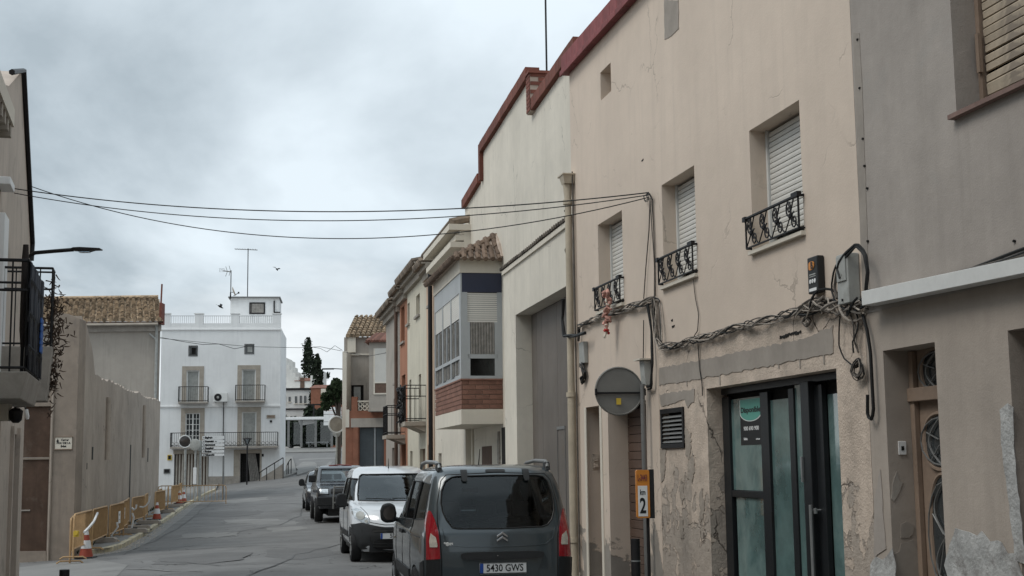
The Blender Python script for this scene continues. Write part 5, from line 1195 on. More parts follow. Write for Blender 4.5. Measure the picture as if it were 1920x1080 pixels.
# twisted cables along the walls
def cables(F, px_pts, name, label, n=7, r=.011, spread=.035, twist=2.2, y=.05, mats=('wirel', 'wire', 'wirel', 'wireb'), seed=1, sag=0, ties=True):
    rnd = random.Random(seed); base = [F.hit(a, b, y) for a, b in px_pts]; F2 = F.shift(base[0][0], base[0][1]); t_ = thing(name, label, 'cables', F2, group='cables on the right house fronts')
    base = [(a - base[0][0], b - base[0][1]) for a, b in base]; ln = [0]
    for (a, b), (c, d_) in zip(base, base[1:]): ln.append(ln[-1] + math.hypot(c - a, d_ - b))
    tot = ln[-1]; N_ = max(8, int(tot / .05))
    def pos(t):
        for i in range(len(base) - 1):
            if t <= ln[i + 1] + 1e-6:
                f = (t - ln[i]) / max(1e-6, ln[i + 1] - ln[i]); a, b = base[i], base[i + 1]; dx, dz = (b[0] - a[0]), (b[1] - a[1]); l = math.hypot(dx, dz) or 1
                return a[0] + dx * f, a[1] + dz * f, -dz / l, dx / l
        return (*base[-1], 0, 1)
    for k in range(n):
        ph = 2 * PI * k / n + rnd.uniform(-.3, .3); tw = twist * rnd.uniform(.7, 1.3) * (1 if k % 3 else -1); sp = spread * rnd.uniform(.5, 1.25); pts = []; wob = rnd.uniform(0, 6)
        for i in range(N_ + 1):
            t = tot * i / N_; x, z, nx_, nz_ = pos(t); a = ph + tw * t * 2; o_ = sp * math.cos(a) + .02 * math.sin(t * 1.7 + wob) * (spread / .035)
            pts.append((x + nx_ * o_, y + .8 * sp * math.sin(a), z + nz_ * o_))
        m = MB(); m.tube(pts, r * rnd.uniform(.7, 1.3), 5); m.build('cable', M[mats[k % len(mats)]], t_, smooth=60)
    return t_, F2
cables(FC, [(1085, 613), (1110, 601), (1140, 590), (1175, 577), (1225, 561)], 'cable_bundle', 'twisted bundle of cables under the farthest cream house window', n=7, spread=.032, seed=3, r=.009)
cables(FC, [(1225, 561), (1228, 600), (1231, 635), (1240, 651), (1260, 648), (1300, 637), (1350, 624), (1400, 611), (1450, 598), (1500, 581), (1545, 568)], 'cable_bundle', 'long thick bundle of twisted faded cables across the cream house above the shopfront', n=9, spread=.030, twist=3, seed=4, r=.008)
cables(FC, [(1500, 585), (1520, 575), (1545, 562), (1575, 575), (1600, 580), (1618, 570)], 'cable_knot', 'tangled knot of cables under the grey meter box', n=10, spread=.065, twist=5, seed=5, r=.009)
cables(FC, [(1510, 590), (1518, 604), (1510, 611), (1502, 605), (1510, 590), (1530, 570), (1545, 556)], 'cable_loop', 'pale cable loop hanging left of the tangled knot', n=2, spread=.015, seed=6)
cables(FC, [(1598, 585), (1603, 610), (1600, 640), (1606, 662)], 'cable_tail', 'twisted loose cables hanging below the grey meter box', n=4, spread=.03, twist=4, r=.008, seed=7)
cables(FC, [(1602, 690), (1612, 680), (1618, 695), (1610, 708), (1599, 700), (1602, 680), (1612, 670), (1616, 690), (1606, 706)], 'cable_coil', 'small coil of cable ends hanging on the wall right of the shopfront', n=5, spread=.03, twist=4, r=.007, seed=8, mats=('wire', 'wireb', 'wirel'))
cables(FC, [(1576, 580), (1573, 620), (1573, 650), (1582, 672), (1598, 685)], 'cable_tail', 'single black cable curving down to the small coil', n=1, spread=.001, r=.010, seed=9, mats=('wireb',))
cables(FG1, [(1617, 566), (1660, 552), (1720, 536), (1780, 520), (1850, 498), (1925, 472), (2000, 448)], 'wall_cable', 'black cables running along the grey house above the white signboard', n=5, spread=.022, twist=.6, r=.011, seed=10, mats=('wireb', 'wire'))
cables(FG1, [(1618, 590), (1626, 620), (1632, 660), (1635, 720), (1638, 772), (1633, 788), (1627, 780), (1627, 740)], 'wall_cable', 'black cable dropping down the edge of the grey house', n=1, spread=.001, r=.015, seed=11, mats=('wireb',))
cables(FC, [(1578, 520), (1572, 500), (1585, 480), (1605, 460), (1620, 475), (1626, 510), (1624, 545), (1640, 552)], 'meter_cable', 'thick black cable arching over the grey meter box', n=3, spread=.012, r=.012, seed=12, mats=('wireb',), y=.12)
cables(FC, [(1568, 560), (1562, 540), (1566, 510), (1575, 490)], 'meter_cable', 'cables rising along the left side of the grey meter box', n=3, spread=.02, r=.012, seed=13, mats=('wire', 'wireb'))
cables(FC, [(1222, 372), (1224, 420), (1226, 480), (1226, 555)], 'drop_cable', 'thin cables dropping beside the middle window of the cream house', n=3, spread=.03, twist=.5, r=.006, seed=14, mats=('wire',), y=.03)
cables(FC, [(1219, 372), (1217, 430), (1211, 500), (1207, 560)], 'drop_cable', 'slack thin cable left of the other drop cables', n=1, spread=.001, r=.006, seed=15, mats=('wire',), y=.03)
cables(FC, [(1222, 372), (1216, 362), (1206, 368), (1208, 378), (1216, 374), (1212, 364)], 'cable_coil', 'little cable coil at the wall anchor of the overhead wires', n=2, spread=.01, r=.006, seed=16, mats=('wireb',))
cables(FC, [(1300, 524), (1304, 560), (1310, 590), (1308, 620), (1300, 632)], 'drop_cable', 'thin wire hanging under the middle window sill', n=1, spread=.001, r=.005, seed=17, mats=('wire',), y=.02)
cables(FC, [(1309, 645), (1311, 690), (1316, 720), (1317, 742)], 'drop_cable', 'short thin cable above the left edge of the shopfront', n=2, spread=.008, r=.006, seed=18, mats=('wireb', 'wire'), y=.02)
cables(FC, [(1207, 600), (1206, 672)], 'drop_cable', 'thin black cable entering the lidded box from above', n=1, spread=.001, r=.007, seed=19, mats=('wireb',), y=.03)
cables(FC, [(1214, 570), (1220, 620), (1224, 680), (1222, 725), (1214, 728)], 'wall_cable', 'thick black cable running down beside the lidded box', n=2, spread=.012, r=.017, seed=20, mats=('wireb',), y=.05)
cables(FC, [(1222, 560), (1234, 562), (1238, 600), (1242, 640)], 'conduit_cable', 'pale conduit rounding the corner of the cable bundle', n=2, spread=.02, r=.012, seed=21, mats=('wirel', 'wireb'))
cables(FW, [(1056, 560), (1054, 600), (1058, 628), (1080, 630), (1096, 622)], 'hanging_cable', 'thick black cable loop hanging behind the beige downpipe', n=3, spread=.02, r=.020, seed=22, mats=('wireb',), y=.12)
cables(FC, [(1088, 682), (1096, 700), (1090, 716), (1098, 700), (1092, 684)], 'cable_tail', 'tangle of cable ends below the small meter box by the downpipe', n=5, spread=.03, twist=5, r=.010, seed=23, mats=('wireb', 'wire'))
cables(FC, [(1085, 613), (1084, 640)], 'cable_tail', 'short cables entering the small meter box by the downpipe', n=3, spread=.02, r=.012, seed=24, mats=('wireb', 'wire'))
# boxes
def boxthing(name, label, cat, pxl, pxr, pyt, pyb, dep, mat, parts=None, bev=.006, F=FC, y0=.0):
    # pxl..pxr measured on the front plane
    a, b = F.hit(pxr, (pyt + pyb) / 2, y0 + dep)[0], F.hit(pxl, (pyt + pyb) / 2, y0 + dep)[0]; zt, zb_ = F.hit(pxr, pyt, y0 + dep)[1], F.hit(pxr, pyb, y0 + dep)[1]
    Fb = F.shift(a, zb_, y0); t_ = thing(name, label, cat, Fb); w_, h_ = b - a, zt - zb_
    m = MB(); m.box(0, w_, 0.002, dep, 0, h_); m.build('casing', M[mat], t_, bev=bev); return t_, w_, h_, dep
# meter box (its side faces the camera: seen left narrow, right the front)
def sidebox(name, label, cat, px_l, px_m, px_r, pyt, pyb, mat, F=FC, bev=.006):
    """box on the wall: near side face spans px_l..px_m, street front is foreshortened; body depth from the side face"""
    s0_, _ = F.hit(px_r, (pyt + pyb) / 2); y1_, zt = F.side(px_l, pyt, s0_); _, zb_ = F.side(px_l, pyb, s0_)
    return s0_, abs(y1_), zt, zb_
# grey meter box: street front foreshortened at the left (1568-1590), side face at the right (1590-1615)
s0_ = FC.hit(1613, 520, 0)[0] ; dpt = FC.side(1590, 520, s0_)[0]; s1_ = FC.hit(1569, 520, dpt)[0]; zt = FC.side(1592, 473, s0_)[1]; zb_ = FC.side(1592, 567, s0_)[1]
Fb = FC.shift(s0_, zb_, 0); mt = thing('meter_box', 'big grey sheet metal meter box among cables left of the white signboard', 'meter box', Fb); m = MB(); m.box(0, s1_ - s0_, .004, dpt, 0, zt - zb_); m.build('casing', M['gbox'], mt, bev=.008)
m = MB(); W_, H_ = s1_ - s0_, zt - zb_; m.box(W_ * .12, W_ * .92, dpt, dpt + .012, H_ * .45, H_ * .96); m.build('door', M['gbox'], mt, bev=.004); m = MB(); m.box(W_ * .5, W_ * .56, dpt, dpt + .012, H_ * .05, H_ * .10); m.build('lock', M['iron'], mt)
# alarm box
s0_ = FC.hit(1547, 510, 0)[0]; dpt = FC.side(1533, 510, s0_)[0]; s1_ = FC.hit(1514, 515, dpt)[0]; zt = FC.side(1534, 478, s0_)[1]; zb_ = FC.side(1534, 547, s0_)[1]
Fb = FC.shift(s0_, zb_, 0); al = thing('alarm_box', 'black alarm box with an orange emblem and three white ovals above the shopfront', 'alarm box', Fb); W_, H_ = s1_ - s0_, zt - zb_
m = MB(); m.box(0, W_, .004, dpt, 0, H_); m.build('casing', M['black'], al, bev=.01)
m = MB(); m.prism(oval(W_ * .56, H_ * .77, W_ * .52, H_ * .20, 3), dpt, dpt + .006); m.prism(oval(W_ * .62, H_ * .70, W_ * .42, H_ * .12, 3), dpt, dpt + .005); m.build('emblem', M['orangep'], al, tri=True)
m = MB(); text(m, 'B', H_ * .25, onwall(W_ * .5, dpt + .0065, H_ * .75), 0, .001, .004); m.build('emblem_letter', M['black'], al)
for i in range(3): m = MB(); m.prism(oval(W_ * (.28 + .22 * i), H_ * .33, W_ * .15, H_ * .12, 2), dpt, dpt + .006); m.build('badge', M['white'], al)
m = MB(); m.box(W_ * .15, W_ * .85, dpt, dpt + .004, H_ * .06, H_ * .14); m.build('label_strip', M['white'], al); m = MB(); m.box(W_ * .2, W_ * .8, dpt, dpt + .003, H_ * .50, H_ * .53); m.box(W_ * .2, W_ * .8, dpt, dpt + .003, H_ * .45, H_ * .47); m.build('caption', M['gbox'], al)
# small meter box by the downpipe, and lidded box
for (pr, pm, pl_, pt, pb_, nm_, lb_, lid) in ((1103, 1094, 1085, 640, 680, 'junction_box', 'small grey junction box beside the beige downpipe', 0), (1221, 1207, 1199, 675, 722, 'lidded_box', 'pale box with a projecting lid above the slatted brown door', 1)):
    s0_ = FC.hit(pr, (pt + pb_) / 2, 0)[0]; dpt = max(.06, FC.side(pm, (pt + pb_) / 2, s0_)[0]); s1_ = FC.hit(pl_, (pt + pb_) / 2, dpt)[0]; zt = FC.side(pm, pt, s0_)[1]; zb_ = FC.side(pm, pb_, s0_)[1]; W_, H_ = s1_ - s0_, zt - zb_
    t_ = thing(nm_, lb_, 'box', FC.shift(s0_, zb_, 0)); m = MB(); m.hexa([(0, .004, 0), (W_, .004, 0), (W_, dpt * .8, 0), (0, dpt * .8, 0)], [(0, .004, H_), (W_, .004, H_), (W_, dpt, H_), (0, dpt, H_)]); m.build('casing', M['gbox'], t_, bev=.005)
    m = MB()
    if lid: m.box(-.04, W_ + .05, 0, dpt + .06, H_ + .001, H_ + .02); m.build('lid', M['ivory'], t_)
    else: m.box(W_, W_ + .06, .004, dpt * .7, H_ * .02, H_ * .7); m.build('side_box', M['gbox'], t_, bev=.004)
# garland hanging from the farthest window
gz0, gz1 = FC.hit(1136, 548, .16), FC.hit(1131, 636, .16); Fg = FC.shift(gz0[0], gz1[1], .16); hg = thing('hanging_garland', 'faded pink and red cloth garland hanging from the farthest window railing', 'garland', Fg); hh = gz0[1] - gz1[1]
rnd = random.Random(4)
for j, (mt_, zr0, zr1, n_, rr) in enumerate((('pinkc', .25, 1, 26, .05), ('redc', .05, .18, 7, .035), ('ivory', .02, .35, 8, .03), ('ivory', .4, .9, 6, .03))):
    m = MB()
    for i in range(n_):
        z = hh * rnd.uniform(zr0, zr1); wv = .07 * (.5 + z / hh); c_ = Vector((rnd.uniform(-wv, wv) + .02 * math.sin(z * 9), rnd.uniform(-.03, .03), z)); d_ = Vector((rnd.uniform(-1, 1), rnd.uniform(-.5, .5), rnd.uniform(-1, .3))).normalized() * rr; m.tube([c_ - d_, c_ + d_ * .2, c_ + d_], [rr * .3, rr * .6, rr * .15], 6)
    m.build('cloth_piece', M[mt_], hg, smooth=60, kind='stuff')
# round sign seen from behind
pY = 16.9; pt_, pbm = at(1197, 733, pY), at(1213, 1080, pY); pp = at(1208, 873, pY); g_ = ground(pp.x, pp.y) + .11; zs_ = at(1158, 733, pY)
rs = thing('round_sign', 'round traffic sign seen from its grey back on a post beside the cream house', 'sign', loc=(pp.x, pp.y, g_)); dx = zs_.x - pp.x + .02; hz = zs_.z - g_
Rr = .305; a_ = math.radians(6)
m = MB(); m.tube([(0, 0, 0), (0, 0, hz + .08)], .03, 10); m.build('post', M['steel_d'], rs, smooth=50)
m = MB(); m.lathe([(Rr, -.004), (Rr + .004, .0), (Rr, .012), (Rr - .012, .016), (Rr - .02, .004)], 48, M=tmat((dx, .05, hz), rx=PI / 2, rz=a_)); m.build('disc', M['signb'] if 'signb' in M else M['gbox'], rs, smooth=30)
m = MB(); m.box(-Rr, Rr + .02, -.03, -.01, -.035, -.012, M=tmat((dx, .045, hz), rz=a_)); m.box(-Rr - .005, -Rr + .02, -.05, -.01, -.05, .03, M=tmat((dx, .045, hz), rz=a_)); m.box(Rr - .04, Rr + .03, -.05, -.01, -.06, .03, M=tmat((dx, .045, hz), rz=a_)); m.build('bracket', M['iron'], rs)
m = MB(); m.box(-.03, .03, -.026, -.022, -.17, -.09, M=tmat((dx - .01, .045, hz), rz=a_)); m.build('sticker', M['yellowp'], rs)
# kilometre marker
kY = 15.6; kt, kb = at(1206, 881, kY), at(1210, 971, kY); kp = at(1216, 1000, kY); g_ = ground(kp.x, kp.y) + .11; hk = kt.z - kb.z
km = thing('kilometre_marker', 'orange kilometre marker box with a white number panel on a thin black post', 'sign', loc=(kp.x, kp.y, g_)); z0_ = kb.z - g_; x0 = at(1193, 926, kY).x - kp.x; x1 = at(1218, 926, kY).x - kp.x; w_ = x1 - x0
Mk = tmat((x0, -.04, z0_), rz=.10); m = MB(); m.prism([(0, .015), (.012, 0), (w_ - .012, 0), (w_, .015), (w_, hk - .015), (w_ - .012, hk), (.012, hk), (0, hk - .015)], 0, .06, M=Mk); m.build('box', M['orangep'], km)
m = MB(); m.box(w_ + .001, w_ + .055, .005, .055, -.005, hk + .005, M=Mk); m.build('side_rail', M['plas'], km)
m = MB(); m.box(w_ * .1, w_ * .82, -.003, 0, hk * .035, hk * .67, M=Mk); m.build('number_panel', M['white'], km)
def onfront(x, y, z): return tmat((x, y, z), rx=PI / 2)
m = MB(); text(m, 'L-3443', .10, Mk @ onfront(w_ * .46, -.004, hk * .83), 1, .001, .0025, sx=.40); text(m, 'km', .085, Mk @ onfront(w_ * .46, -.004, hk * .53), 0, .001, .002, sx=.62); text(m, '2', .24, Mk @ onfront(w_ * .46, -.004, hk * .24), 0, .001, .006, sx=.62); m.build('lettering', [M['black'], M['maroon']], km)
m = MB(); m.tube([(0, .03, 0), (0, .03, z0_ + hk * .8)], .019, 8); m.build('post', M['iron'], km, smooth=50)

# ================================================================== OVERHEAD WIRES
def wire(p0, p1, sag, r, label, n=40):
    m = MB(); pts = []
    for i in range(n + 1):
        f = i / n; p = p0.lerp(p1, f); p.z -= sag * 4 * f * (1 - f); pts.append(p - p0)
    m.tube(pts, r, 5); o = m.build('overhead_cable', M['wireb'], None, smooth=60); o.location = p0; return tag(o, label, 'cable', 'overhead cables across the street')
a_w = FC.w(*[FC.hit(1217, 361, .05)[0], .05, FC.hit(1217, 361, .05)[1]])
lft = at(16, 352, 19.5); lft2 = at(16, 358, 19.5)
def fit_sag(p0, p1, px, py):
    best = None
    for i in range(200):
        sg_ = i * .02; bd = 1e9
        for k in range(1, 60):
            f = k / 60; p = p0.lerp(p1, f); p.z -= sg_ * 4 * f * (1 - f); v = CR.transposed() @ (p - CAM); X_, Y_ = 960 + FPX * v.x / -v.z, 540 - FPX * v.y / -v.z
            if abs(X_ - px) < 20: bd = min(bd, abs(Y_ - py) + abs(X_ - px) * .02)
        if best is None or bd < best[0]: best = (bd, sg_)
    return best[1]
for (l, r_, mid, rr, lb_) in ((at(16, 352, 19.5), a_w, (700, 397), .013, 'uppermost of the three overhead cables across the street'), (at(16, 360, 19.5), a_w - Vector((0, 0, .03)), (640, 414), .011, 'middle one of the three overhead cables across the street'), (at(60, 350, 20.2), a_w - Vector((0, 0, .06)), (640, 447), .011, 'lowest most sagging of the three overhead cables')):
    wire(l, r_, fit_sag(l, r_, *mid), rr * .62, lb_)
def wire_px(pts, Ys, r, label):
    m = MB(); P_ = [at(a, b, y) for (a, b), y in zip(pts, Ys)]; o0 = P_[0].copy(); m.tube([p - o0 for p in P_], r, 4); o = m.build('overhead_cable', M['wireb'], None); o.location = o0; return tag(o, label, 'cable', 'thin cables near the white house')
wire_px([(298, 632), (340, 640), (380, 646), (410, 645), (440, 654), (460, 650)], [88] * 6, .022, 'thin dark cable sagging across the white house facade')
wire_px([(298, 634), (400, 644), (470, 650), (560, 652), (600, 650), (640, 658)], [87] * 6, .018, 'thin cable from the white house towards the brick house')
wire_px([(580, 650), (600, 653), (613, 660), (628, 648), (642, 657)], [84] * 5, .018, 'slack thin cable looping beside the brick house')
wire_px([(645, 660), (690, 668), (722, 662), (780, 636), (800, 632)], [76, 60, 50, 42, 39], .012, 'thin cable between the far brick house and the terraced row')

# ================================================================== STREET LAMP (LEFT) AND LEFT BALCONIES
lp = at(50, 487, 21.8); sl_ = thing('street_lamp', 'dark flat headed street lamp reaching out from the left house', 'street lamp', loc=lp); def_ = [(47, 500), (52, 482), (66, 474), (100, 471), (138, 468)]
m = MB(); P_ = [at(a, b, 21.8) - lp for a, b in def_]; m.tube(P_, .032, 8); m.build('arm', M['steel_d'] if False else M['iron'], sl_, smooth=60)
h0, h1 = at(136, 468, 21.8) - lp, at(190, 467.5, 21.8) - lp; L_ = (h1 - h0).length; m = MB()
m.prism([(0, .015), (.03, .028), (L_ * .3, .032), (L_, .010), (L_, -.012), (L_ * .75, -.014), (L_ * .55, -.04), (L_ * .3, -.04), (L_ * .15, -.02), (0, -.015)], -.09, .09, M=tmat(h0)); m.build('lamp_head', M['iron'], sl_, bev=.01)
m = MB(); m.box(L_ * .25, L_ * .6, -.06, .06, -.052, -.041, M=tmat(h0)); m.build('lamp_cover', M['lglass'], sl_)
def left_balcony(name, label, Yc, corner_t, corner_b, far_t, far_b, slab_bot, w_in, lean=True, scroll=True):
    pt, pb_ = at(*corner_t, Yc), at(*corner_b, Yc)
    # far end: same street line, slope -.27
    def onl(px, py):
        d = ray(px, py); ux, uy = -.27, 1; # solve CAM+d*k = p + u*t in plan
        det = d.x * uy - d.y * ux; k = (pb_.x * uy - pb_.y * ux) / det; return CAM + d * k
    f = onl(*far_b); ln = math.hypot(f.x - pb_.x, f.y - pb_.y); Fb = Frame((f.x, f.y, pb_.z), (.27, -1)); t_ = thing(name, label, 'balcony', Fb); h = pt.z - pb_.z
    zbot = at(*slab_bot, Yc).z - pb_.z
    m = MB(); m.hexa([(-.02, -w_in, zbot), (ln + .02, -w_in, zbot), (ln + .02, -.03, zbot), (-.02, -.03, zbot)], [(-.04, -w_in, 0), (ln + .04, -w_in, 0), (ln + .04, .03, 0), (-.04, .03, 0)]); m.build('slab', M['stone'], t_, bev=.01)
    m = MB()
    for z in (h, h * .73, .04): m.tube([(ln, -w_in, z), (ln, 0, z)], .014 if z < h else .018, 5)
    k = int(w_in / .13)
    for i in range(k + 1): m.tube([(ln, -w_in * i / k, 0), (ln, -w_in * i / k, h)], .009, 5)
    m.build('side_railing', M['iron'], t_)
    m = MB()
    for z in (h, h * .73, .04): m.tube([(0, 0, z), (ln, 0, z)], .016, 5)
    m.tube([(0, 0, h), (0, -w_in, h)], .014, 5)
    k = max(3, int(ln / .12))
    for i in range(k + 1): m.tube([(ln * i / k, 0, 0), (ln * i / k, 0, h)], .009, 5)
    if scroll:
        for i in range(k):
            for s_ in (.15, .45, .75):
                m.tube([(ln * (i + .5) / k + .05 * math.cos(t), .012 + .012 * math.sin(t), h * s_ + .10 * math.sin(t)) for t in [q * PI / 4 for q in range(9)]], .012, 4)
    m.build('front_railing', M['iron'], t_)
    return t_, Fb, ln, h
b1_, Fb1, ln1, h1_ = left_balcony('balcony', 'nearest stone balcony at the left edge with black iron railings', 12.6, (55, 488), (46, 697), (78, 535), (72, 713), (45, 748), .95)
m = MB(); m.box(.0, ln1, .03, .045, .02, h1_ - .01); 
rnd = random.Random(8); pts = []
for i in range(16): pts.append((ln1 * i / 15, .03 + .02 * math.sin(i)))
cl = MB(); n_ = 14
for i in range(n_):
    a, b = ln1 * i / n_, ln1 * (i + 1) / n_; y0_, y1_ = .022 + .006 * math.sin(i * 1.9), .022 + .006 * math.sin((i + 1) * 1.9); cl.quad((a, y0_, .03), (b, y1_, .03), (b, y1_, h1_), (a, y0_, h1_))
o = cl.build('privacy_cloth', surf('dark_netting', (.03, .032, .04), .95, .3, 20, bump=.3), None, smooth=60); s_ = o.modifiers.new('t', 'SOLIDIFY'); s_.thickness = .006; o.location = Fb1.o; o.rotation_euler = (0, 0, Fb1.rot); tag(o, 'dark netting tied over the front railing of the nearest left balcony', 'netting')
cl = MB(); zz_ = [.28, .36, .42, .5, .58, .64]
for i in range(5): cl.hexa([(.25, .034, zz_[i]), (.5, .034, zz_[i]), (.5, .05, zz_[i]), (.25, .05, zz_[i])], [(.22 + .03 * (i % 2), .034, zz_[i + 1]), (.47, .034, zz_[i + 1]), (.47, .052, zz_[i + 1]), (.22, .052, zz_[i + 1])])
o = cl.build('blue_cloth', M['blue'], None, bev=.01); o.location = Fb1.o; o.rotation_euler = (0, 0, Fb1.rot); tag(o, 'blue cloth hung on the nearest left balcony', 'cloth')
b2_, Fb2, ln2, h2_ = left_balcony('balcony', 'second stone balcony at the left with iron railings and a deep tapered corbel', 17.6, (97, 503), (94, 650), (101, 506), (98, 652), (88, 752), .9, scroll=False)
m = MB(); m.hexa([(-.1, -.95, -.9), (.45, -.95, -.9), (.45, -.3, -.9), (-.1, -.3, -.9)], [(-.1, -.95, -.12), (.6, -.95, -.12), (.6, .0, -.12), (-.1, .0, -.12)]); 
# closed parasol and dried plant
pa = at(40, 705, 13.2); pt2 = at(39, 459, 13.2); po = thing('closed_parasol', 'tall dark rolled parasol standing on the nearest left balcony', 'parasol', loc=(pa.x, pa.y, Fb1.o.z)); hz = pt2.z - Fb1.o.z
m = MB(); m.tube([(0, 0, 0), (0, 0, hz * .25)], .018, 8); m.build('pole', M['iron'], po); m = MB(); m.tube([(0, 0, hz * .22), (0, 0, hz * .35), (0, 0, hz * .9), (0, 0, hz)], [.02, .034, .034, .026], 9); m.build('canopy', surf('dark_brown_canvas', (.035, .028, .026), .95, .2, 8), po, smooth=50)
rnd = random.Random(12); dpn = Fb2.w(.0, .05, 0); m = MB()
for i in range(420):
    z = rnd.uniform(-.55, .75) if rnd.random() < .8 else rnd.uniform(-.9, 1.0); wv = .13 * (1 - abs(z - .25) * .7); c_ = Vector((rnd.gauss(.05, wv), rnd.gauss(.0, wv * .8), z)); d_ = Vector((rnd.uniform(-1, 1), rnd.uniform(-1, 1), rnd.uniform(-1.6, .6))).normalized() * rnd.uniform(.05, .12); m.tube([c_, c_ + d_ * .6 + Vector((.01, 0, -.01)), c_ + d_], [.012, .008, .003], 4)
o = m.build('dried_creeper', M['dry'], None); o.location = Fb2.o; o.rotation_euler = (0, 0, Fb2.rot); tag(o, 'brown dried creeper hanging off the corner of the second left balcony', 'plant', kind=None); o['kind'] = 'stuff'
wl_ = at(30, 778, 13.5); wlt = thing('wall_lamp', 'small black wall lamp with a white back plate under the left balcony', 'lamp', loc=wl_)
m = MB(); m.lathe([(.03, -.08), (.06, -.05), (.07, .04), (.03, .07)], 10); m.build('lantern', M['iron'], wlt, smooth=40); m = MB(); m.box(-.35, -.06, -.05, .05, -.06, .13); m.build('back_plate', M['whitep'], wlt)
wl_ = at(46, 768, 19); wlt = thing('bracket_lamp', 'tiny bracket lamp with a pale glass below the second left balcony', 'lamp', loc=wl_)
m = MB(); m.tube([(-.15, 0, .04), (0, 0, .05), (.02, 0, 0)], .015, 5); m.build('bracket', M['iron'], wlt); m = MB(); m.lathe([(.02, -.14), (.035, -.1), (.03, 0)], 8, M=tmat((.02, 0, 0), ry=-.2)); m.build('shade', M['white'], wlt, smooth=40)

# ================================================================== ORANGE BRICK HOUSE AT THE BEND
OR_ = at(728, 872, 79.0); FO2 = Frame((OR_.x, OR_.y), (-1, .02)); ob_ = thing('brick_corner_house', 'orange brick house at the bend with a garage door, tiled roof and bay window', 'house', FO2)
def Q(px, py, y=0): return FO2.hit(px, py, y)
xl = Q(648, 820)[0]; zb3 = Q(690, 784)[1]; zpar = Q(690, 770)[1]
a, b, zt = Q(720, 840)[0], Q(673, 840)[0], Q(690, 801)[1]
m = MB(); m.wall(0, xl, -.2, zb3, [(a, b, -.2, zt, .3)], depth=7, y=0); m.box(0, xl, -.3, .0, zb3 + .0, zpar); m.build('brick_wall', M['obrick'], ob_)
m = MB(); m.box(0, Q(658, 790)[0], .0, .05, zt, zb3); m.build('lintel', M['greyh'], ob_)
M['gdoor2'] = surf('dark_grey_garage_door', (.075, .085, .09), .5, .1, 2, metal=.3)
c_ = Q(702, 840)[0]
for u, v in ((a, c_ - .06), (c_ + .06, b)): m = MB(); m.box(u + .01, v - .01, -.28, -.24, -.2, zt - .01); m.build('garage_door_leaf', M['gdoor2'], ob_)
m = MB(); m.box(c_ - .05, c_ + .05, -.26, -.2, -.2, zt - .01); m.build('door_post', M['steel'], ob_)
m = MB(); m.box(b + .05, b + .32, 0, .1, -.2, zt); m.build('brick_pier', M['obrick'], ob_)
m = MB(); x0, x1 = Q(688, 750)[0], Q(659, 750)[0]; m.box(x1 - .35, x1, -.3, .0, zpar, Q(660, 744)[1]); m.box(0, .15, -.3, 0, zpar, zpar + .9); m.build('parapet_pier', M['obrick'], ob_)
zba, zbb = zpar, Q(675, 751)[1]; m = MB(); m.box(x0 - .3, x1 - .35, -.2, -.05, zbb - .08, zbb); m.build('balustrade_rail', M['ivory'], ob_)
xx = x1 - .5
while xx > x0 - .3:
    m = MB()
    for s_ in (0, 1): m.tube([(xx + .11 * math.cos(t), -.12, zba + (zbb - zba - .08) * (.27 + .46 * s_) + (zbb - zba) * .2 * math.sin(t)) for t in [q * PI / 4 for q in range(9)]], .035, 5)
    m.build('balustrade_block', M['ivory'], ob_); xx -= .27
# upper set-back storey, gable roof
yu = -2.2; ua, ub = Q(760, 680, yu)[0], Q(645, 680, yu)[0]; zu = Q(680, 632, yu)[1]
wx0, wx1 = Q(682, 735, yu)[0], Q(657, 735, yu)[0]; wz0, wz1 = zpar, Q(670, 722, yu)[1]
m = MB(); m.wall(ua, ub, zb3 - .4, zu, [(wx0, wx1, wz0, wz1, .15)], y=yu, depth=6); m.build('upper_wall', M['greyh'], ob_)
m = MB(); m.box(wx0, wx1, yu - .15, yu - .1, wz0, wz1); m.box(wx0 + .2, wx1 - .2, yu - .1, yu - .06, wz0, wz1 - .1, 1); m.build('window', [M['dark'], M['gbox']], ob_)
m = MB(); m.box(wx0 - .15, wx0, yu, yu + .04, wz0, wz1 + .15); m.box(wx1, wx1 + .15, yu, yu + .04, wz0, wz1 + .15); m.box(wx0, wx1, yu, yu + .04, wz1, wz1 + .15); m.build('window_surround', M['greyh'], ob_)
zk = Q(690, 663, yu)[1]; m = MB(); m.box(ua, ub + .05, yu, yu + .10, zk - .1, zk); m.build('string_course', M['ivory'], ob_)
zr_ = Q(680, 594, yu - 3.8)[1]; m = MB(); xr = Q(649, 600, yu)[0]; m.add([(ua, yu + .3, zu), (xr, yu + .3, zu), (xr, yu - 3.8, zr_), (ua, yu - 3.8, zr_), (xr, yu - 7, zu), (xr, yu - 3, zu)], [(0, 1, 2, 3), (1, 4, 2)])
nt_ = int((xr - ua) / .3)
for i in range(nt_):
    x = ua + (xr - ua) * (i + .5) / nt_
    for r in range(9): f0, f1 = r / 9, (r + 1.15) / 9; m.tube([(x, yu + .35 - 4.1 * f0, zu + .08 + (zr_ - zu) * f0), (x, yu + .35 - 4.1 * f1, zu + .03 + (zr_ - zu) * f1)], [.13, .10], 6)
m.build('roof_tiles', M['tile'], ob_, kind='stuff', smooth=50)
m = MB(); x_, z_ = Q(660, 655, yu); m.box(x_ - .25, x_ + .25, yu, yu + .2, z_ - .2, z_ + .75); m.build('flue_box', M['ivory'], ob_)
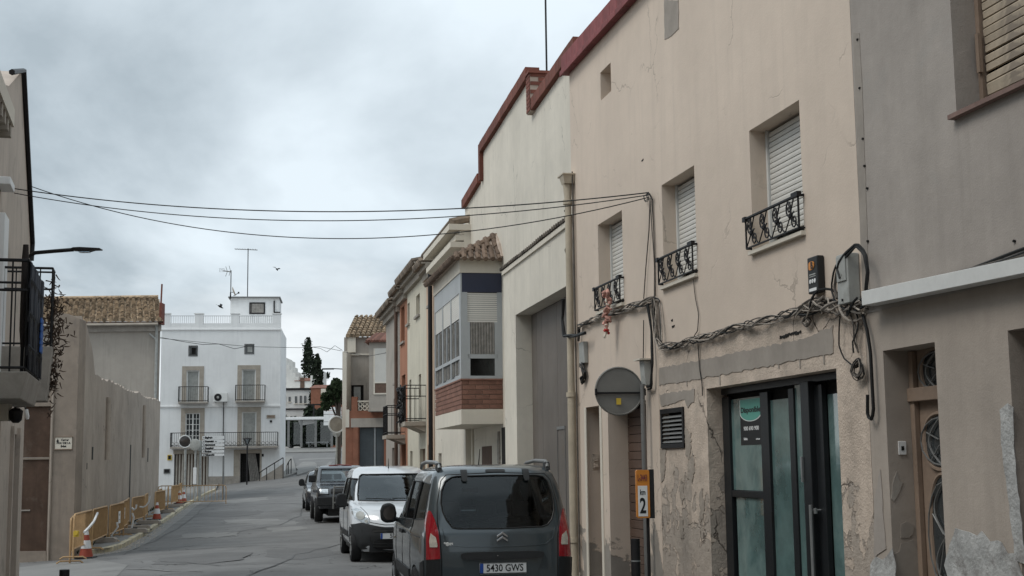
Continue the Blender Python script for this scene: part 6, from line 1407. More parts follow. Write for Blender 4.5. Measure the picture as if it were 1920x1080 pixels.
# bay on the upper floor
bx0, bx1 = Q(731, 700, 1.1)[0], Q(692, 700, 1.1)[0]; bz0, bz1 = Q(705, 768, 1.1)[1], Q(705, 642, 1.1)[1]
wz0, wz1, wz2, wz3 = Q(714, 737, 1.1)[1], Q(714, 717, 1.1)[1], Q(714, 653, 1.1)[1], 0; wa_, wb_ = Q(726, 700, 1.1)[0], Q(703, 700, 1.1)[0]
m = MB(); m.box(bx0, bx1, yu + .02, 1.1, bz0, bz1); m.box(bx0 - .05, bx1 + .05, yu + .02, 1.18, bz0 - .1, bz0 - .002); m.build('bay', M['greyh'], ob_)
m = MB(); z = wz1
while z < wz2: m.box(wa_, wb_, 1.1, 1.13, z, z + .055); z += .062
m.build('roller_blind', M['blind'], ob_)
m = MB(); m.box(wa_, wb_, 1.1, 1.12, wz0, wz1); m.build('window', M['brownd'], ob_); m = MB(); m.box(wa_ - .08, wb_ + .08, 1.1, 1.15, wz0 - .08, wz0); m.box(wa_ - .08, wa_, 1.1, 1.14, wz0, wz2); m.box(wb_, wb_ + .08, 1.1, 1.14, wz0, wz2); m.box(wa_, wb_, 1.12, 1.15, wz1 - .05, wz1); m.build('window_frame', M['ivory'], ob_)
m = MB(); m.box(bx1, bx1 + .03, .1, .8, wz1 - .5, wz2); m.build('side_window', M['blind'], ob_)
m = MB(); m.add([(bx0, 1.3, bz1), (bx1 + .25, 1.3, bz1), (bx1 + .25, yu, bz1), (bx0, yu, bz1), (bx0, yu, bz1 + 1), (bx1 - .8, yu, bz1 + 1), (bx1 - .8, yu - .5, bz1 + 1)], [(0, 1, 5, 4), (1, 2, 5), (0, 1, 2, 3)])
for i in range(9):
    x = bx0 + (bx1 + .2 - bx0) * (i + .5) / 9; m.tube([(x, 1.33, bz1 + .06), (x - .3 * (i / 9), yu + .8, bz1 + .75)], .09, 5)
m.build('bay_roof', M['tiler'], ob_, kind=None)
m = MB(); m.box(xl + .0, xl + .25, -6, -.3, -.2, zk + .0); m.build('side_wall', M['ivory'], ob_)
# plate on the chamfer and mirror on the side
m = MB(); p0_, p1_ = Q(648, 768), Q(655, 782); m.box(p1_[0], p0_[0], .0, .05, p1_[1] - .6, p0_[1]); m.build('plaque', M['ivory'], ob_)
def disc_thing(name, label, cat, px, py, Y, r, mat, post=True, rim=None, rz=0, squash=1):
    c_ = at(px, py, Y); g_ = ground(c_.x, c_.y); t_ = thing(name, label, cat, loc=(c_.x, c_.y, g_)); h = c_.z - g_
    m = MB(); m.lathe([(r * .9, -.03), (r, 0), (r * .95, .03), (r * .5, .05)], 24, M=tmat((0, 0, h), rx=PI / 2, rz=rz)); m.build('disc', M[mat], t_, smooth=40)
    if rim: m = MB(); m.tube([Vector((math.cos(rz) * r * math.cos(t), math.sin(rz) * r * math.cos(t) - .04, h + r * math.sin(t))) for t in [q * PI / 12 for q in range(25)]], r * .11, 6); m.build('rim', M[rim], t_, smooth=50)
    if post: m = MB(); m.tube([(0, .08, 0), (0, .08, h)], .06, 8); m.build('post', M['gbox'], t_, smooth=50)
    return t_, h
M['mirror'] = surf('mirror_glass', (.10, .09, .085), .1, .2, 1, bump=0, metal=.6)
disc_thing('traffic_mirror', 'round convex mirror with a white rim in front of the white house garage', 'mirror', 347, 828, 66, .29, 'mirror', True, 'wpaint', .35)
t_, h = disc_thing('round_sign', 'round sign seen from its grey back in front of the white house garage', 'sign', 366, 834, 66, .29, 'gbox', False, None, -.2)
m = MB(); m.tube([(0, .08, 0), (0, .08, h)], .05, 8); m.build('post', M['gbox'], t_); m = MB(); m.box(-.08, .08, -.0, .04, h - 1.9, h - 1.1); m.build('sticker_strip', M['white'], t_)
disc_thing('round_sign', 'grey round sign close behind the other round sign by the white house', 'sign', 375, 836, 67.5, .27, 'gbox', True, None, .1)
t_, h = disc_thing('traffic_mirror', 'big white backed traffic mirror on the left side of the brick house', 'mirror', 631, 796, 84, .50, 'stonet', True, 'wpaint', .5)
m = MB(); m.tube([(0, .1, h), (1.0, .3, h)], .04, 5); m.build('arm', M['iron'], t_)
disc_thing('round_sign', 'small round sign just below the big mirror by the brick house', 'sign', 631, 812, 86, .26, 'gbox', True)
# direction boards
def boards(px0, px1, pys, Y, label, txts, split=False, rz=0):
    a, b = at(px0, pys[0], Y), at(px1, pys[-1], Y); g_ = ground(b.x, b.y); t_ = thing('direction_sign', label, 'sign', loc=(b.x, b.y, g_)); w_ = b.x - a.x
    for i, (p, q_) in enumerate(zip(pys, pys[1:])):
        z1_, z0_ = at(px0, p, Y).z - g_, at(px0, q_, Y).z - g_; m = MB(); m.box(-w_, 0, 0, .04, z0_ + .02, z1_ - .02); m.build('board', M['bluewhite'], t_)
        if txts[i]:
            m = MB(); hh_ = z1_ - z0_; text(m, txts[i], hh_ * .62, onfront(-w_ * .88, -.006, (z0_ + z1_) / 2), 0, .003, .012, align='LEFT')
            if i < 2: m.box(-w_ * .42, -w_ * .34, -.01, 0, z0_ + .1, z1_ - .1)
            m.prism([(-w_ * .96, (z0_ + z1_) / 2), (-w_ * .92, (z0_ + z1_) / 2 + .05), (-w_ * .92, (z0_ + z1_) / 2 - .05)], -.01, 0); m.build('lettering', M['black'], t_)
    zt_ = at(px0, pys[0], Y).z - g_
    m = MB(); m.tube([(-w_ * .04, .1, 0), (-w_ * .04, .1, zt_)], .05, 6); m.build('post', M['steel_d'], t_)
boards(379.5, 420, [817, 824.5, 831, 837.5, 843.5, 850, 856], 67, 'stack of white direction boards in front of the white house', ['Esglesia', 'Cementiri', 'Ajuntament', 'Consultori', 'Piscines', 'Poliesportiu'])
boards(607, 640, [763, 770, 777, 784, 791, 798], 120, 'stack of grey direction boards right of the bus shelter', ['', '', '', '', ''])
# modern street lamp before the white house door
lb_ = at(463.5, 850, 86); tp_ = at(463.5, 836, 86); g_ = ground(lb_.x, lb_.y); t_ = thing('street_lamp', 'black post lamp with a conical lantern before the white house door', 'street lamp', loc=(lb_.x, lb_.y, g_)); h = at(463.5, 836, 86).z - g_; z0_ = at(463.5, 822, 86).z - g_
m = MB(); m.tube([(0, 0, 0), (0, 0, h)], .05, 8); m.build('post', M['iron'], t_); m = MB()
for a in range(4): t2 = a * PI / 2 + .78; m.tube([(0, 0, h), (.27 * math.cos(t2), .27 * math.sin(t2), z0_ - .03)], .025, 5)
m.build('lantern_frame', M['iron'], t_); m = MB(); m.lathe([(.32, z0_ - .05), (.30, z0_), (.05, z0_ + .05)], 12); m.build('lantern_cap', M['iron'], t_, smooth=40)
m = MB(); m.lathe([(.04, h + .01), (.22, z0_ - .06)], 12); m.build('lantern_glass', M['lglass'], t_)
# arm lamp on the left side of the brick house
q_ = at(642, 692, 80); t_ = thing('street_lamp', 'flat street lamp arm reaching left from the brick house wall', 'street lamp', loc=q_); m = MB(); m.tube([(0, 0, 0), (-.5, 0, .03)], .03, 5); m.build('arm', M['iron'], t_); m = MB(); m.box(-1.2, -.5, -.1, .1, -.02, .06); m.build('lamp_head', M['iron'], t_, bev=.02)
# birds
def bird(px, py, Y, s, rz, label):
    c_ = at(px, py, Y); m = MB(); m.lathe([(.004, -.16), (.03, -.12), (.055, -.02), (.045, .07), (.03, .11), (.032, .14), (.004, .19)], 8, M=tmat((0, 0, 0), ry=PI / 2) @ Matrix.Scale(s, 4))
    m.add([(-.12 * s, .02, 0), (-.26 * s, .05 * s, .0), (-.26 * s, -.05 * s, 0)], [(0, 1, 2)])
    for sg in (-1, 1): m.add([(.07 * s, sg * .03 * s, .02), (-.06 * s, sg * .03 * s, .02), (-.08 * s, sg * .2 * s, .12 * s), (.06 * s, sg * .2 * s, .13 * s), (-.10 * s, sg * .42 * s, .06 * s)], [(0, 1, 2, 3), (3, 2, 4)])
    o = m.build('bird', M['iron'], None); o.location = c_; o.rotation_euler = (.3, .5, rz); tag(o, label, 'bird', 'birds flying over the street')
bird(519, 505, 70, .7, 1.2, 'small dark bird flying in the grey sky right of the tall antenna'); bird(413, 575, 80, 1.1, .3, 'dark bird with raised wings just above the white house terrace')

# ================================================================== BACKGROUND BEYOND THE JUNCTION
def box_house(name, label, Y, px0, px1, tops, mat, wins=(), base=-.5, dep=8, roofs=()):
    a = at(px0, 800, Y); b = at(px1, 800, Y); g_ = ground(a.x, a.y); F = Frame((b.x, b.y, 0), (-1, 0)); t_ = thing(name, label, 'building', F)
    for (p0, p1, pt) in tops:
        x1_, z_ = F.hit(p0, pt); x0_ = F.hit(p1, pt)[0]; m = MB(); m.box(x0_, x1_, -dep, 0, g_ + base, z_); m.build('wall', M[mat], t_)
    for (p0, p1, pt, pb_, mt) in wins:
        x1_, z1_ = F.hit(p0, pt); x0_, z0_ = F.hit(p1, pb_); m = MB(); m.box(x0_, x1_, 0, .06, z0_, z1_); m.build('window', M[mt], t_)
        m = MB(); m.box(x0_ - .1, x1_ + .1, 0, .10, z0_ - .15, z0_ - .02); m.build('window_sill', M['ivory'], t_)
    for (p0, p1, pt, pb_, mt, nm_) in roofs:
        x1_, z1_ = F.hit(p0, pt); x0_, z0_ = F.hit(p1, pb_); m = MB(); m.hexa([(x0_, -dep * .6, z0_), (x1_, -dep * .6, z0_), (x1_, .12, z0_), (x0_, .12, z0_)], [(x0_, -dep * .6, z1_), (x1_, -dep * .6, z1_), (x1_, .1, z0_ + .05), (x0_, .1, z0_ + .05)]) if nm_ == 'roof' else m.box(x0_, x1_, .0, .15, z0_, z1_)
        m.build(nm_, M[mt], t_)
    return t_, F
M['farwhite'] = surf('far_white_wall', (.62, .61, .58), .9, .12, .5, streak=.4, dirt=(.42, .41, .4))
box_house('terraced_white_building', 'distant white building with stepped parapets behind the junction', 195, 524, 598,
    [(524, 531, 668), (531, 537, 672), (537, 542, 684), (542, 548, 693), (548, 554, 699), (554, 560, 706), (560, 582, 715), (582, 586, 704), (586, 590, 698), (590, 598, 692)], 'farwhite',
    [(563, 571, 708, 728, 'brownd')], roofs=[(552, 582, 705, 714, 'tiler', 'roof')])
box_house('low_white_building', 'distant low white building with a row of small windows', 188, 520, 605,
    [(520, 583, 730), (583, 598, 729)], 'farwhite', [(533, 536, 743, 756, 'pane'), (541, 545, 744, 753, 'pane'), (553, 557, 743, 756, 'pane'), (562, 566, 742, 756, 'pane'), (570, 574, 742, 756, 'pane')],
    roofs=[(522, 598, 728, 731, 'iron', 'roof_edge'), (530, 575, 766, 768, 'iron', 'string_course'), (534, 566, 785, 800, 'dark', 'garage_opening')])
box_house('brick_villa', 'distant red brick building with cream window panels', 180, 588, 660,
    [(583, 655, 727)], 'obrick', [(604, 611, 742, 758, 'pane'), (622, 628, 742, 758, 'pane')], roofs=[(580, 660, 718, 727, 'tiler', 'roof'), (602, 613, 729, 741, 'ivory', 'window_panel'), (618, 630, 729, 741, 'ivory', 'window_panel')])
M['hillm'] = surf('scrub_hill', (.10, .105, .07), .95, .3, .2)
m = MB(); c_ = at(590, 800, 215); nxp = 26
for i in range(nxp):
    x = c_.x - 45 + i * 4.2
    for j, (yy, zz) in enumerate(((0, -2), (3, 4.5), (20, 6), (60, 5))): m.v.append(Vector((x, yy + 215, zz + 1.8 + (1.2 * math.sin(i * .9) if j else 0) + ground(x, 215) - 3)))
for i in range(nxp - 1):
    for j in range(3): m.f.append([i*4+j, (i+1)*4+j, (i+1)*4+j+1, i*4+j+1]); m.m.append(0)
struct(m.build('hill', M['hillm'], None, smooth=60), 'low scrubby rise behind the distant buildings')
# bus shelter
YS = 147; c_ = at(580, 838, YS); g_ = ground(c_.x, c_.y) + .12; zsh = at(580, 838, YS).z; F = Frame((at(624, 838, YS).x, YS, zsh), (-1, 0)); bs_ = thing('bus_shelter', 'bus shelter with a flat white roof and dark glass across the far road', 'bus shelter', F)
def SX(px): return F.hit(px, 820)[0]
zt = F.hit(580, 787)[1]; m = MB(); m.box(SX(626) , SX(536), -1.5, .2, zt, zt + .3); m.build('roof', M['bluewhite'], bs_, bev=.04)
for p in (541, 565, 592, 622): m = MB(); m.box(SX(p) - .12, SX(p) + .12, -.1, .1, 0, zt); m.build('post', M['steel_d'], bs_)
for p, q_ in ((541, 565), (565, 592), (592, 622)): m = MB(); m.box(SX(q_) + .12, SX(p) - .12, -1.3, -1.25, .3, zt - .2); m.build('glass_panel', glass('shelter_glass', (.72, .73, .73), .05, .05, .5), bs_)
m = MB(); m.box(SX(615), SX(572), -1.0, -.5, .45, .55); m.box(SX(612) , SX(611), -.9, -.6, 0, .45); m.box(SX(578), SX(577), -.9, -.6, 0, .45); m.build('bench', M['steel'], bs_)
m = MB(); a_, z_ = F.hit(563, 792); m.prism([(SX(590), zt - .02), (SX(555), zt - .02), (SX(560), zt - .6), (SX(588), zt - .35)], -1.2, -1.1); m.build('advert_panel', M['bluewhite'], bs_)
lamp = at(588, 838, 160); t_ = thing('street_lamp', 'thin distant street lamp above the bus shelter', 'street lamp', loc=(lamp.x, lamp.y, ground(lamp.x, lamp.y))); h = at(588, 760, 160).z - ground(lamp.x, lamp.y); m = MB(); m.tube([(0, 0, 0), (0, 0, h)], .10, 6); m.build('post', M['iron'], t_); m = MB(); m.box(-1.1, 1.0, -.1, .1, h, h + .16); m.build('lamp_head', M['iron'], t_)
# trees
def leaves(m, rnd, fn, n, size):
    for _ in range(n):
        c_, s_ = fn(rnd); a = Vector((rnd.gauss(0, 1), rnd.gauss(0, 1), rnd.gauss(0, 1))).normalized(); b = a.orthogonal().normalized(); c2 = a.cross(b); k = size * rnd.uniform(.6, 1.5) * s_
        m.add([c_ - b * k, c_ + c2 * k * .6, c_ + b * k, c_ - c2 * k * .6], [(0, 1, 2, 3)])
def cypress(px, pyt, Y, r, label, seed, h=None, side=False):
    t = at(px, pyt, Y); g_ = ground(t.x, t.y); h = h or t.z - g_; rnd = random.Random(seed); t_ = thing('cypress_tree', label, 'tree', loc=(t.x, t.y, g_), group='dark cypresses behind the junction')
    m = MB(); m.tube([(0, 0, 0), (0, 0, h * .5), (0, 0, h * .95)], [.25, .15, .04], 7); m.build('trunk', M['bark'], t_)
    lumps = [(rnd.uniform(0, 2 * PI), rnd.uniform(.05, .95), rnd.uniform(.5, 1.1)) for _ in range(40)]
    def fn(rn):
        if rn.random() < .6:
            a, z, k = rn.choice(lumps); z = min(1, max(.02, z + rn.gauss(0, .03))); R_ = r * (1 - z ** 2.2) ** .6 * (.55 + .5 * k); return Vector((R_ * math.cos(a) + rn.gauss(0, r * .16), R_ * math.sin(a) + rn.gauss(0, r * .16), z * h)), 1
        z = rn.random(); R_ = r * (1 - z ** 2.5) ** .6 * rn.random() ** .4; a = rn.uniform(0, 2 * PI); return Vector((R_ * math.cos(a), R_ * math.sin(a), z * h)), 1
    m = MB(); leaves(m, rnd, fn, 3200, .22)
    if side:
        def f2(rn): q = rn.random(); return Vector((1.2 + q * 2.0, rn.gauss(0, .3), h * .655 - .3 + .5 * q + rn.gauss(0, .22))), .8
        leaves(m, rnd, f2, 300, .22)
    m.build('crown', M['leafd'], t_)
    if side: m = MB(); m.tube([(0, 0, h * .55), (1.5, 0, h * .64), (3.0, 0, h * .68)], [.1, .07, .03], 5); m.build('branch', M['bark'], t_)
cypress(579, 634, 205, 1.15, 'tall dark cypress rising above the stepped white building', 1, side=True)
cypress(595, 664, 187, .9, 'shorter cypress leaning beside the tall one', 2)
cypress(582, 760, 170, 1.0, 'low rounded cypress left of the brick villa', 3); cypress(601, 766, 165, 1.2, 'low dark cypress bush above the bus shelter roof', 4)
def broadtree(px, pyc, Y, r, label, seed, mat='leafm'):
    c_ = at(px, pyc, Y); g_ = ground(c_.x, c_.y); h = c_.z - g_; rnd = random.Random(seed); t_ = thing('leafy_tree', label, 'tree', loc=(c_.x, c_.y, g_))
    m = MB(); m.tube([(0, 0, 0), (.1, 0, h * .6), (0, 0, h)], [.22, .15, .06], 7)
    cl_ = [Vector((rnd.gauss(0, r * .45), rnd.gauss(0, r * .4), h + rnd.gauss(0, r * .45))) for _ in range(16)]
    for q in cl_[:7]: m.tube([(.05, 0, h * .6), q * .6 + Vector((0, 0, h * .35)), q], [.1, .06, .02], 5)
    m.build('trunk', M['bark'], t_)
    def fn(rn):
        q = rn.choice(cl_); d_ = Vector((rn.gauss(0, 1), rn.gauss(0, 1), rn.gauss(0, 1))).normalized() * (r * .42 * rn.random() ** .3); return q + d_, 1
    m = MB(); leaves(m, rnd, fn, 4200, .16); m.build('crown', M[mat], t_)
broadtree(634, 738, 100, .85, 'dark green tree showing at the left edge of the brick house', 5, 'leafm')
hb = at(610, 820, 160); m = MB(); rnd = random.Random(6)
def fh(rn): return Vector((rn.uniform(-5.5, 3.5), rn.gauss(0, .8), rn.uniform(-.5, 2.0) + .5 * math.sin(rn.uniform(0, 6)))), 1
leaves(m, rnd, fh, 5000, .2); o = m.build('shrubbery', M['leafd'], None); o.location = hb; tag(o, 'dark shrubbery behind the bus shelter', 'shrubs', kind='stuff')

# grit and small weeds along the kerb, the wall foot and the gutter
rnd = random.Random(31); m = MB()
for _ in range(900):
    k_ = rnd.randrange(len(KL) - 1); p_ = KL[k_].lerp(KL[k_ + 1], rnd.random()); t_v = (KL[k_ + 1] - KL[k_]).normalized(); o_ = abs(rnd.gauss(0, .16)) + .01; x_, y_ = p_.x + t_v.y * o_, p_.y - t_v.x * o_; r_ = rnd.uniform(.008, .03); z_ = ground(x_, y_) + .004
    m.add([(x_ - r_, y_ - r_, z_), (x_ + r_, y_ - r_ * .6, z_), (x_, y_ + r_, z_), (x_ + r_ * .2, y_, z_ + r_ * .9)], [(0, 1, 3), (1, 2, 3), (2, 0, 3)])
o = m.build('grit', M['stone'], None); tag(o, 'loose grit lying in the gutter along the left kerb', 'grit', kind='stuff')
rnd = random.Random(32); m = MB()
for _ in range(60):
    s_ = LW * rnd.random() ** .7; c_ = FLW.w(s_, .04 + abs(rnd.gauss(0, .05))); zg = ground(c_.x, c_.y) + .1
    for j in range(12):
        a = rnd.uniform(0, 2 * PI); l_ = rnd.uniform(.04, .16); q = Vector((c_.x, c_.y, zg)); t2 = q + Vector((math.cos(a) * l_ * .6, math.sin(a) * l_ * .6, l_)); sd_ = Vector((-math.sin(a), math.cos(a), 0)) * .012; m.add([q - sd_, q + sd_, t2], [(0, 1, 2)])
o = m.build('weeds', M['leafm'], None); tag(o, 'small weeds growing at the foot of the long concrete wall', 'weeds', kind='stuff')
# ================================================================== VEHICLES
def interp(keys, z, k):
    """smooth interpolation of column k of keys sorted by z"""
    if z <= keys[0][0]: return keys[0][k]
    for i in range(len(keys) - 1):
        a, b = keys[i], keys[i + 1]
        if z <= b[0]:
            t = (z - a[0]) / (b[0] - a[0]); return a[k] + (b[k] - a[k]) * t
    return keys[-1][k]
class Body:
    """stack of rounded plan outlines; keys: (z, y_rear, y_front, half_width, corner_radius_rear, corner_radius_front)"""
    def __init__(s, keys, zs, taper=(.07, 1.3, .10, 1.0), bow=.04):
        s.keys = keys; s.zs = zs; s.taper = taper; s.bow = bow; s.L = max(k[2] for k in keys)
    def ring(s, z, inset=0):
        yr, yf, hw, rr, rf = [interp(s.keys, z, k) for k in (1, 2, 3, 4, 5)]; yr += inset; yf -= inset; hw -= inset; pts = []
        def arc(cx, cy, r, a0, n): return [(cx + r * math.cos(a0 + PI / 2 * i / n), cy + r * math.sin(a0 + PI / 2 * i / n)) for i in range(n + 1)]
        rr = min(rr, hw * .9, (yf - yr) * .45); rf = min(rf, hw * .9, (yf - yr) * .45)
        pts += [(-hw + rr + (2 * hw - 2 * rr) * i / 10, yr) for i in range(1, 10)] + arc(hw - rr, yr + rr, rr, -PI / 2, 7)
        pts += [(hw, yr + rr + (yf - rf - yr - rr) * i / 14) for i in range(1, 14)] + arc(hw - rf, yf - rf, rf, 0, 7)
        pts += [(hw - rf - (2 * hw - 2 * rf) * i / 10, yf) for i in range(1, 10)] + arc(-hw + rf, yf - rf, rf, PI / 2, 7)
        pts += [(-hw, yf - rf - (yf - rf - yr - rr) * i / 14) for i in range(1, 14)] + arc(-hw + rr, yr + rr, rr, PI, 7)
        o = []; tr, dr_, tf, df = s.taper
        for x, y in pts:
            k = 1.0
            if y < dr_: k -= tr * ((dr_ - y) / dr_) ** 2
            if y > s.L - df: k -= tf * ((y - s.L + df) / df) ** 2
            q = x / max(hw, .01); bow = s.bow * q * q
            if y < yr + rr: y += bow * (1 if y < yr + rr * .99 else 0) * (1 - max(0, (y - yr)) / max(rr, .01))
            if y > yf - rf: y -= bow * 1.6 * (1 - max(0, yf - y) / max(rf, .01))
            o.append((x * k, y))
        return o
    def mesh(s, inset=0):
        m = MB(); n = None
        for z in s.zs:
            r = s.ring(z, inset); n = len(r)
            for x, y in r: m.v.append(Vector((x, y, z if not inset else s.zs[0] + inset + (z - s.zs[0]) * (s.zs[-1] - s.zs[0] - 1.7 * inset) / (s.zs[-1] - s.zs[0]))))
        for j in range(len(s.zs) - 1):
            for i in range(n): m.f.append([j*n+i, j*n+(i+1)%n, (j+1)*n+(i+1)%n, (j+1)*n+i]); m.m.append(0)
        m.f.append(list(range(n))[::-1]); m.m.append(0); m.f.append([(len(s.zs)-1)*n+i for i in range(n)]); m.m.append(0)
        return m
def ringpoly(m_outer, pts, proj, off, rings=4, skirt=.01):
    pass
AX = {'rear': (Vector((0, -5, 0)), Vector((0, 1, 0)), lambda a, b: Vector((a, 0, b))), 'front': (Vector((0, 12, 0)), Vector((0, -1, 0)), lambda a, b: Vector((a, 0, b))),
      'left': (Vector((-5, 0, 0)), Vector((1, 0, 0)), lambda a, b: Vector((0, a, b))), 'right': (Vector((5, 0, 0)), Vector((-1, 0, 0)), lambda a, b: Vector((0, a, b)))}
class Car:
    def __init__(s, name, label, keys, zs, paint, loc, rot, taper=(.07, 1.3, .10, 1.0), bow=.04, windows=(), arches=(), arch_r=.36):
        s.t = thing(name, label, 'car', loc=loc, rotz=rot, group='cars parked along the right kerb'); s.B = Body(keys, zs, taper, bow)
        m = s.B.mesh(); s.bvh = BVHTree.FromPolygons([tuple(v) for v in m.v], m.f)
        inner = s.B.mesh(.045); b = len(m.v); m.v += inner.v; m.f += [[b + i for i in f][::-1] for f in inner.f]; m.m += inner.m
        o = m.build('body', paint, s.t)
        cuts = []
        for ax, pts in windows: cuts.append(s.cutter(ax, pts))
        hw = max(k[3] for k in keys)
        for y in arches:
            for sg in (-1, 1):
                c = MB(); c.lathe([(arch_r, 0), (arch_r, .42)], 28, M=tmat((sg * (hw - .32), y, .31), ry=sg * PI / 2)); cuts.append(c)
        for c in cuts:
            co = c.build('cut', paint, s.t, tri=True); bpy.context.view_layer.update(); mod = o.modifiers.new('b', 'BOOLEAN'); mod.object = co; mod.operation = 'DIFFERENCE'; mod.solver = 'EXACT'
            dg = bpy.context.evaluated_depsgraph_get(); me = bpy.data.meshes.new_from_object(o.evaluated_get(dg)); o.modifiers.clear(); old = o.data; o.data = me; bpy.data.meshes.remove(old); cm = co.data; bpy.data.objects.remove(co); bpy.data.meshes.remove(cm)
        o.data.polygons.foreach_set('use_smooth', [True] * len(o.data.polygons)); o.data.set_sharp_from_angle(angle=math.radians(38)); o.data.name = 'body'; s.body = o; s.hw = hw
        f = MB(); k0 = s.B.L; f.box(-hw + .34, hw - .34, .1, k0 - .15, .2, .5); f.box(-hw + .08, hw - .08, .75 + arches[0], arches[1] - .5, .22, .34); f.build('underbody', M['plas'], s.t)
    def sample(s, ax, a, b, off):
        o, d, fn = AX[ax]; p = fn(a, b); org = Vector((p.x if d.x == 0 else o.x, p.y if d.y == 0 else o.y, p.z)); h = s.bvh.ray_cast(org, d)
        if h[0] is None: return None
        n = h[1]; n = n if n.dot(d) < 0 else -n
        return h[0] + n * off - d * (off * .3 if off > 0 else 0)
    def cutter(s, ax, pts):
        o, d, fn = AX[ax]; c = MB(); n = len(pts); near = []; far = []
        for a, b in pts:
            h = s.sample(ax, a, b, 0)
            if h is None: h = fn(a, b)
            near.append(h - d * .15); far.append(h + d * .13)
        # one flat depth range keeps the cutter simple
        dn = min(v.dot(d) for v in near); df = max(v.dot(d) for v in far)
        near = [v + d * (dn - v.dot(d)) for v in near]; far = [v + d * (df - v.dot(d)) for v in far]
        c.add(near + far, [tuple(range(n))[::-1], tuple(range(n, 2 * n))] + [(i, (i + 1) % n, n + (i + 1) % n, n + i) for i in range(n)]); return c
    def panel(s, name, ax, pts, mat, off=.006, parent=None, rings=4, skirt=True, sub=3, smooth=True):
        P_ = []; n0 = len(pts)
        for i, (a, b) in enumerate(pts):
            c, d = pts[(i + 1) % n0]
            for k in range(sub): P_.append((a + (c - a) * k / sub, b + (d - b) * k / sub))
        cx = sum(p[0] for p in P_) / len(P_); cz = sum(p[1] for p in P_) / len(P_); m = MB(); n = len(P_); last = None
        cen = s.sample(ax, cx, cz, off); m.v.append(cen); rs = [(i + 1) / rings for i in range(rings)]
        for r in rs:
            for i, (a, b) in enumerate(P_):
                q = s.sample(ax, cx + (a - cx) * r, cz + (b - cz) * r, off)
                if q is None: q = m.v[-n] if len(m.v) > n else cen
                m.v.append(q)
        if skirt:
            for i, (a, b) in enumerate(P_):
                q = m.v[1 + (rings - 1) * n + i]; m.v.append(q + AX[ax][1] * (off + .012 if off > 0 else .003))
        for i in range(n): m.f.append([0, 1 + i, 1 + (i + 1) % n])
        for r in range(rings - 1 + (1 if skirt else 0)):
            for i in range(n): m.f.append([1 + r*n+i, 1 + r*n+(i+1)%n, 1 + (r+1)*n+(i+1)%n, 1 + (r+1)*n+i])
        m.m = [0] * len(m.f); return m.build(name, mat, parent or s.t, smooth=45 if smooth else None)
    def seam(s, ax, pts, r=.004, name='panel_gap', mat=None, off=.0, sub=8, parent=None):
        q = []
        for (a, b), (c, d) in zip(pts, pts[1:]):
            for k in range(sub): v = s.sample(ax, a + (c - a) * k / sub, b + (d - b) * k / sub, off); q += [v] if v is not None else []
        v = s.sample(ax, *pts[-1], off); q += [v] if v is not None else []
        m = MB(); m.tube(q, r, 5); return m.build(name, mat or M['black'], parent or s.t, smooth=60)
    def wheel(s, x, y, r=.31, w=.19, rim='alloy', steer=0):
        sg = 1 if x > 0 else -1; Mx = tmat((x, y, r), ry=sg * PI / 2, rz=steer); m = MB()
        m.lathe([(r * .6, -w / 2), (r * .93, -w / 2), (r, -w * .36), (r, w * .36), (r * .93, w / 2), (r * .66, w / 2), (r * .62, w * .3)], 28, M=Mx); ty = m.build('tyre', M['rubber'], s.t, smooth=40)
        m = MB(); m.lathe([(r * .64, w * .44), (r * .62, w * .47), (r * .56, w * .30), (.03, w * .22)], 24, M=Mx)
        for k in range(7):
            a = 2 * PI * k / 7; m.tube([Mx @ Vector((.03 * math.cos(a), .03 * math.sin(a), w * .40)), Mx @ Vector((r * .6 * math.cos(a), r * .6 * math.sin(a), w * .42))], .022, 5)
        m.lathe([(.055, w * .3), (.05, w * .46), (.01, w * .47)], 12, M=Mx); m.build('rim', M[rim], s.t, smooth=40)
def arcpts(cx, cz, w, h, p=3.5, n=28): return oval(cx, cz, w, h, p, n)
M['paintg'] = surf('dark_green_grey_paint', (.045, .060, .068), .32, .04, 1, bump=0, spec=.5, coat=1.0, metal=.35)
M['paintw'] = surf('white_car_paint', (.58, .60, .62), .3, .02, 1, bump=0, spec=.5, coat=1.0)
M['paintb'] = surf('blue_black_car_paint', (.022, .026, .034), .25, .04, 1, bump=0, spec=.5, coat=1.0)
M['paints'] = surf('silver_car_paint', (.38, .40, .42), .3, .03, 1, bump=0, coat=1.0, metal=.5)
M['alloy'] = surf('alloy_rim', (.32, .33, .34), .35, .1, 5, bump=0, metal=.8)
M['chrome'] = surf('chrome', (.62, .63, .65), .15, .05, 5, bump=0, metal=1)
M['taill'] = surf('red_tail_lamp', (.28, .012, .018), .12, .12, 12, bump=.1, spec=.6, coat=1)
M['clearl'] = surf('clear_lamp', (.55, .50, .42), .12, .2, 30, bump=.3, spec=.6, coat=1)
M['hlamp'] = surf('headlamp_reflector', (.50, .52, .53), .12, .25, 25, bump=.4, metal=.5, coat=1)
M['cglass'] = glass('car_window_glass', (.66, .70, .70), .02, .06, .8)
M['cglassd'] = glass('tinted_car_glass', (.55, .60, .60), .02, .0, .6)
M['seat'] = surf('seat_fabric', (.035, .035, .038), .95, .15, 8, bump=.3)
def steerd(z): pass
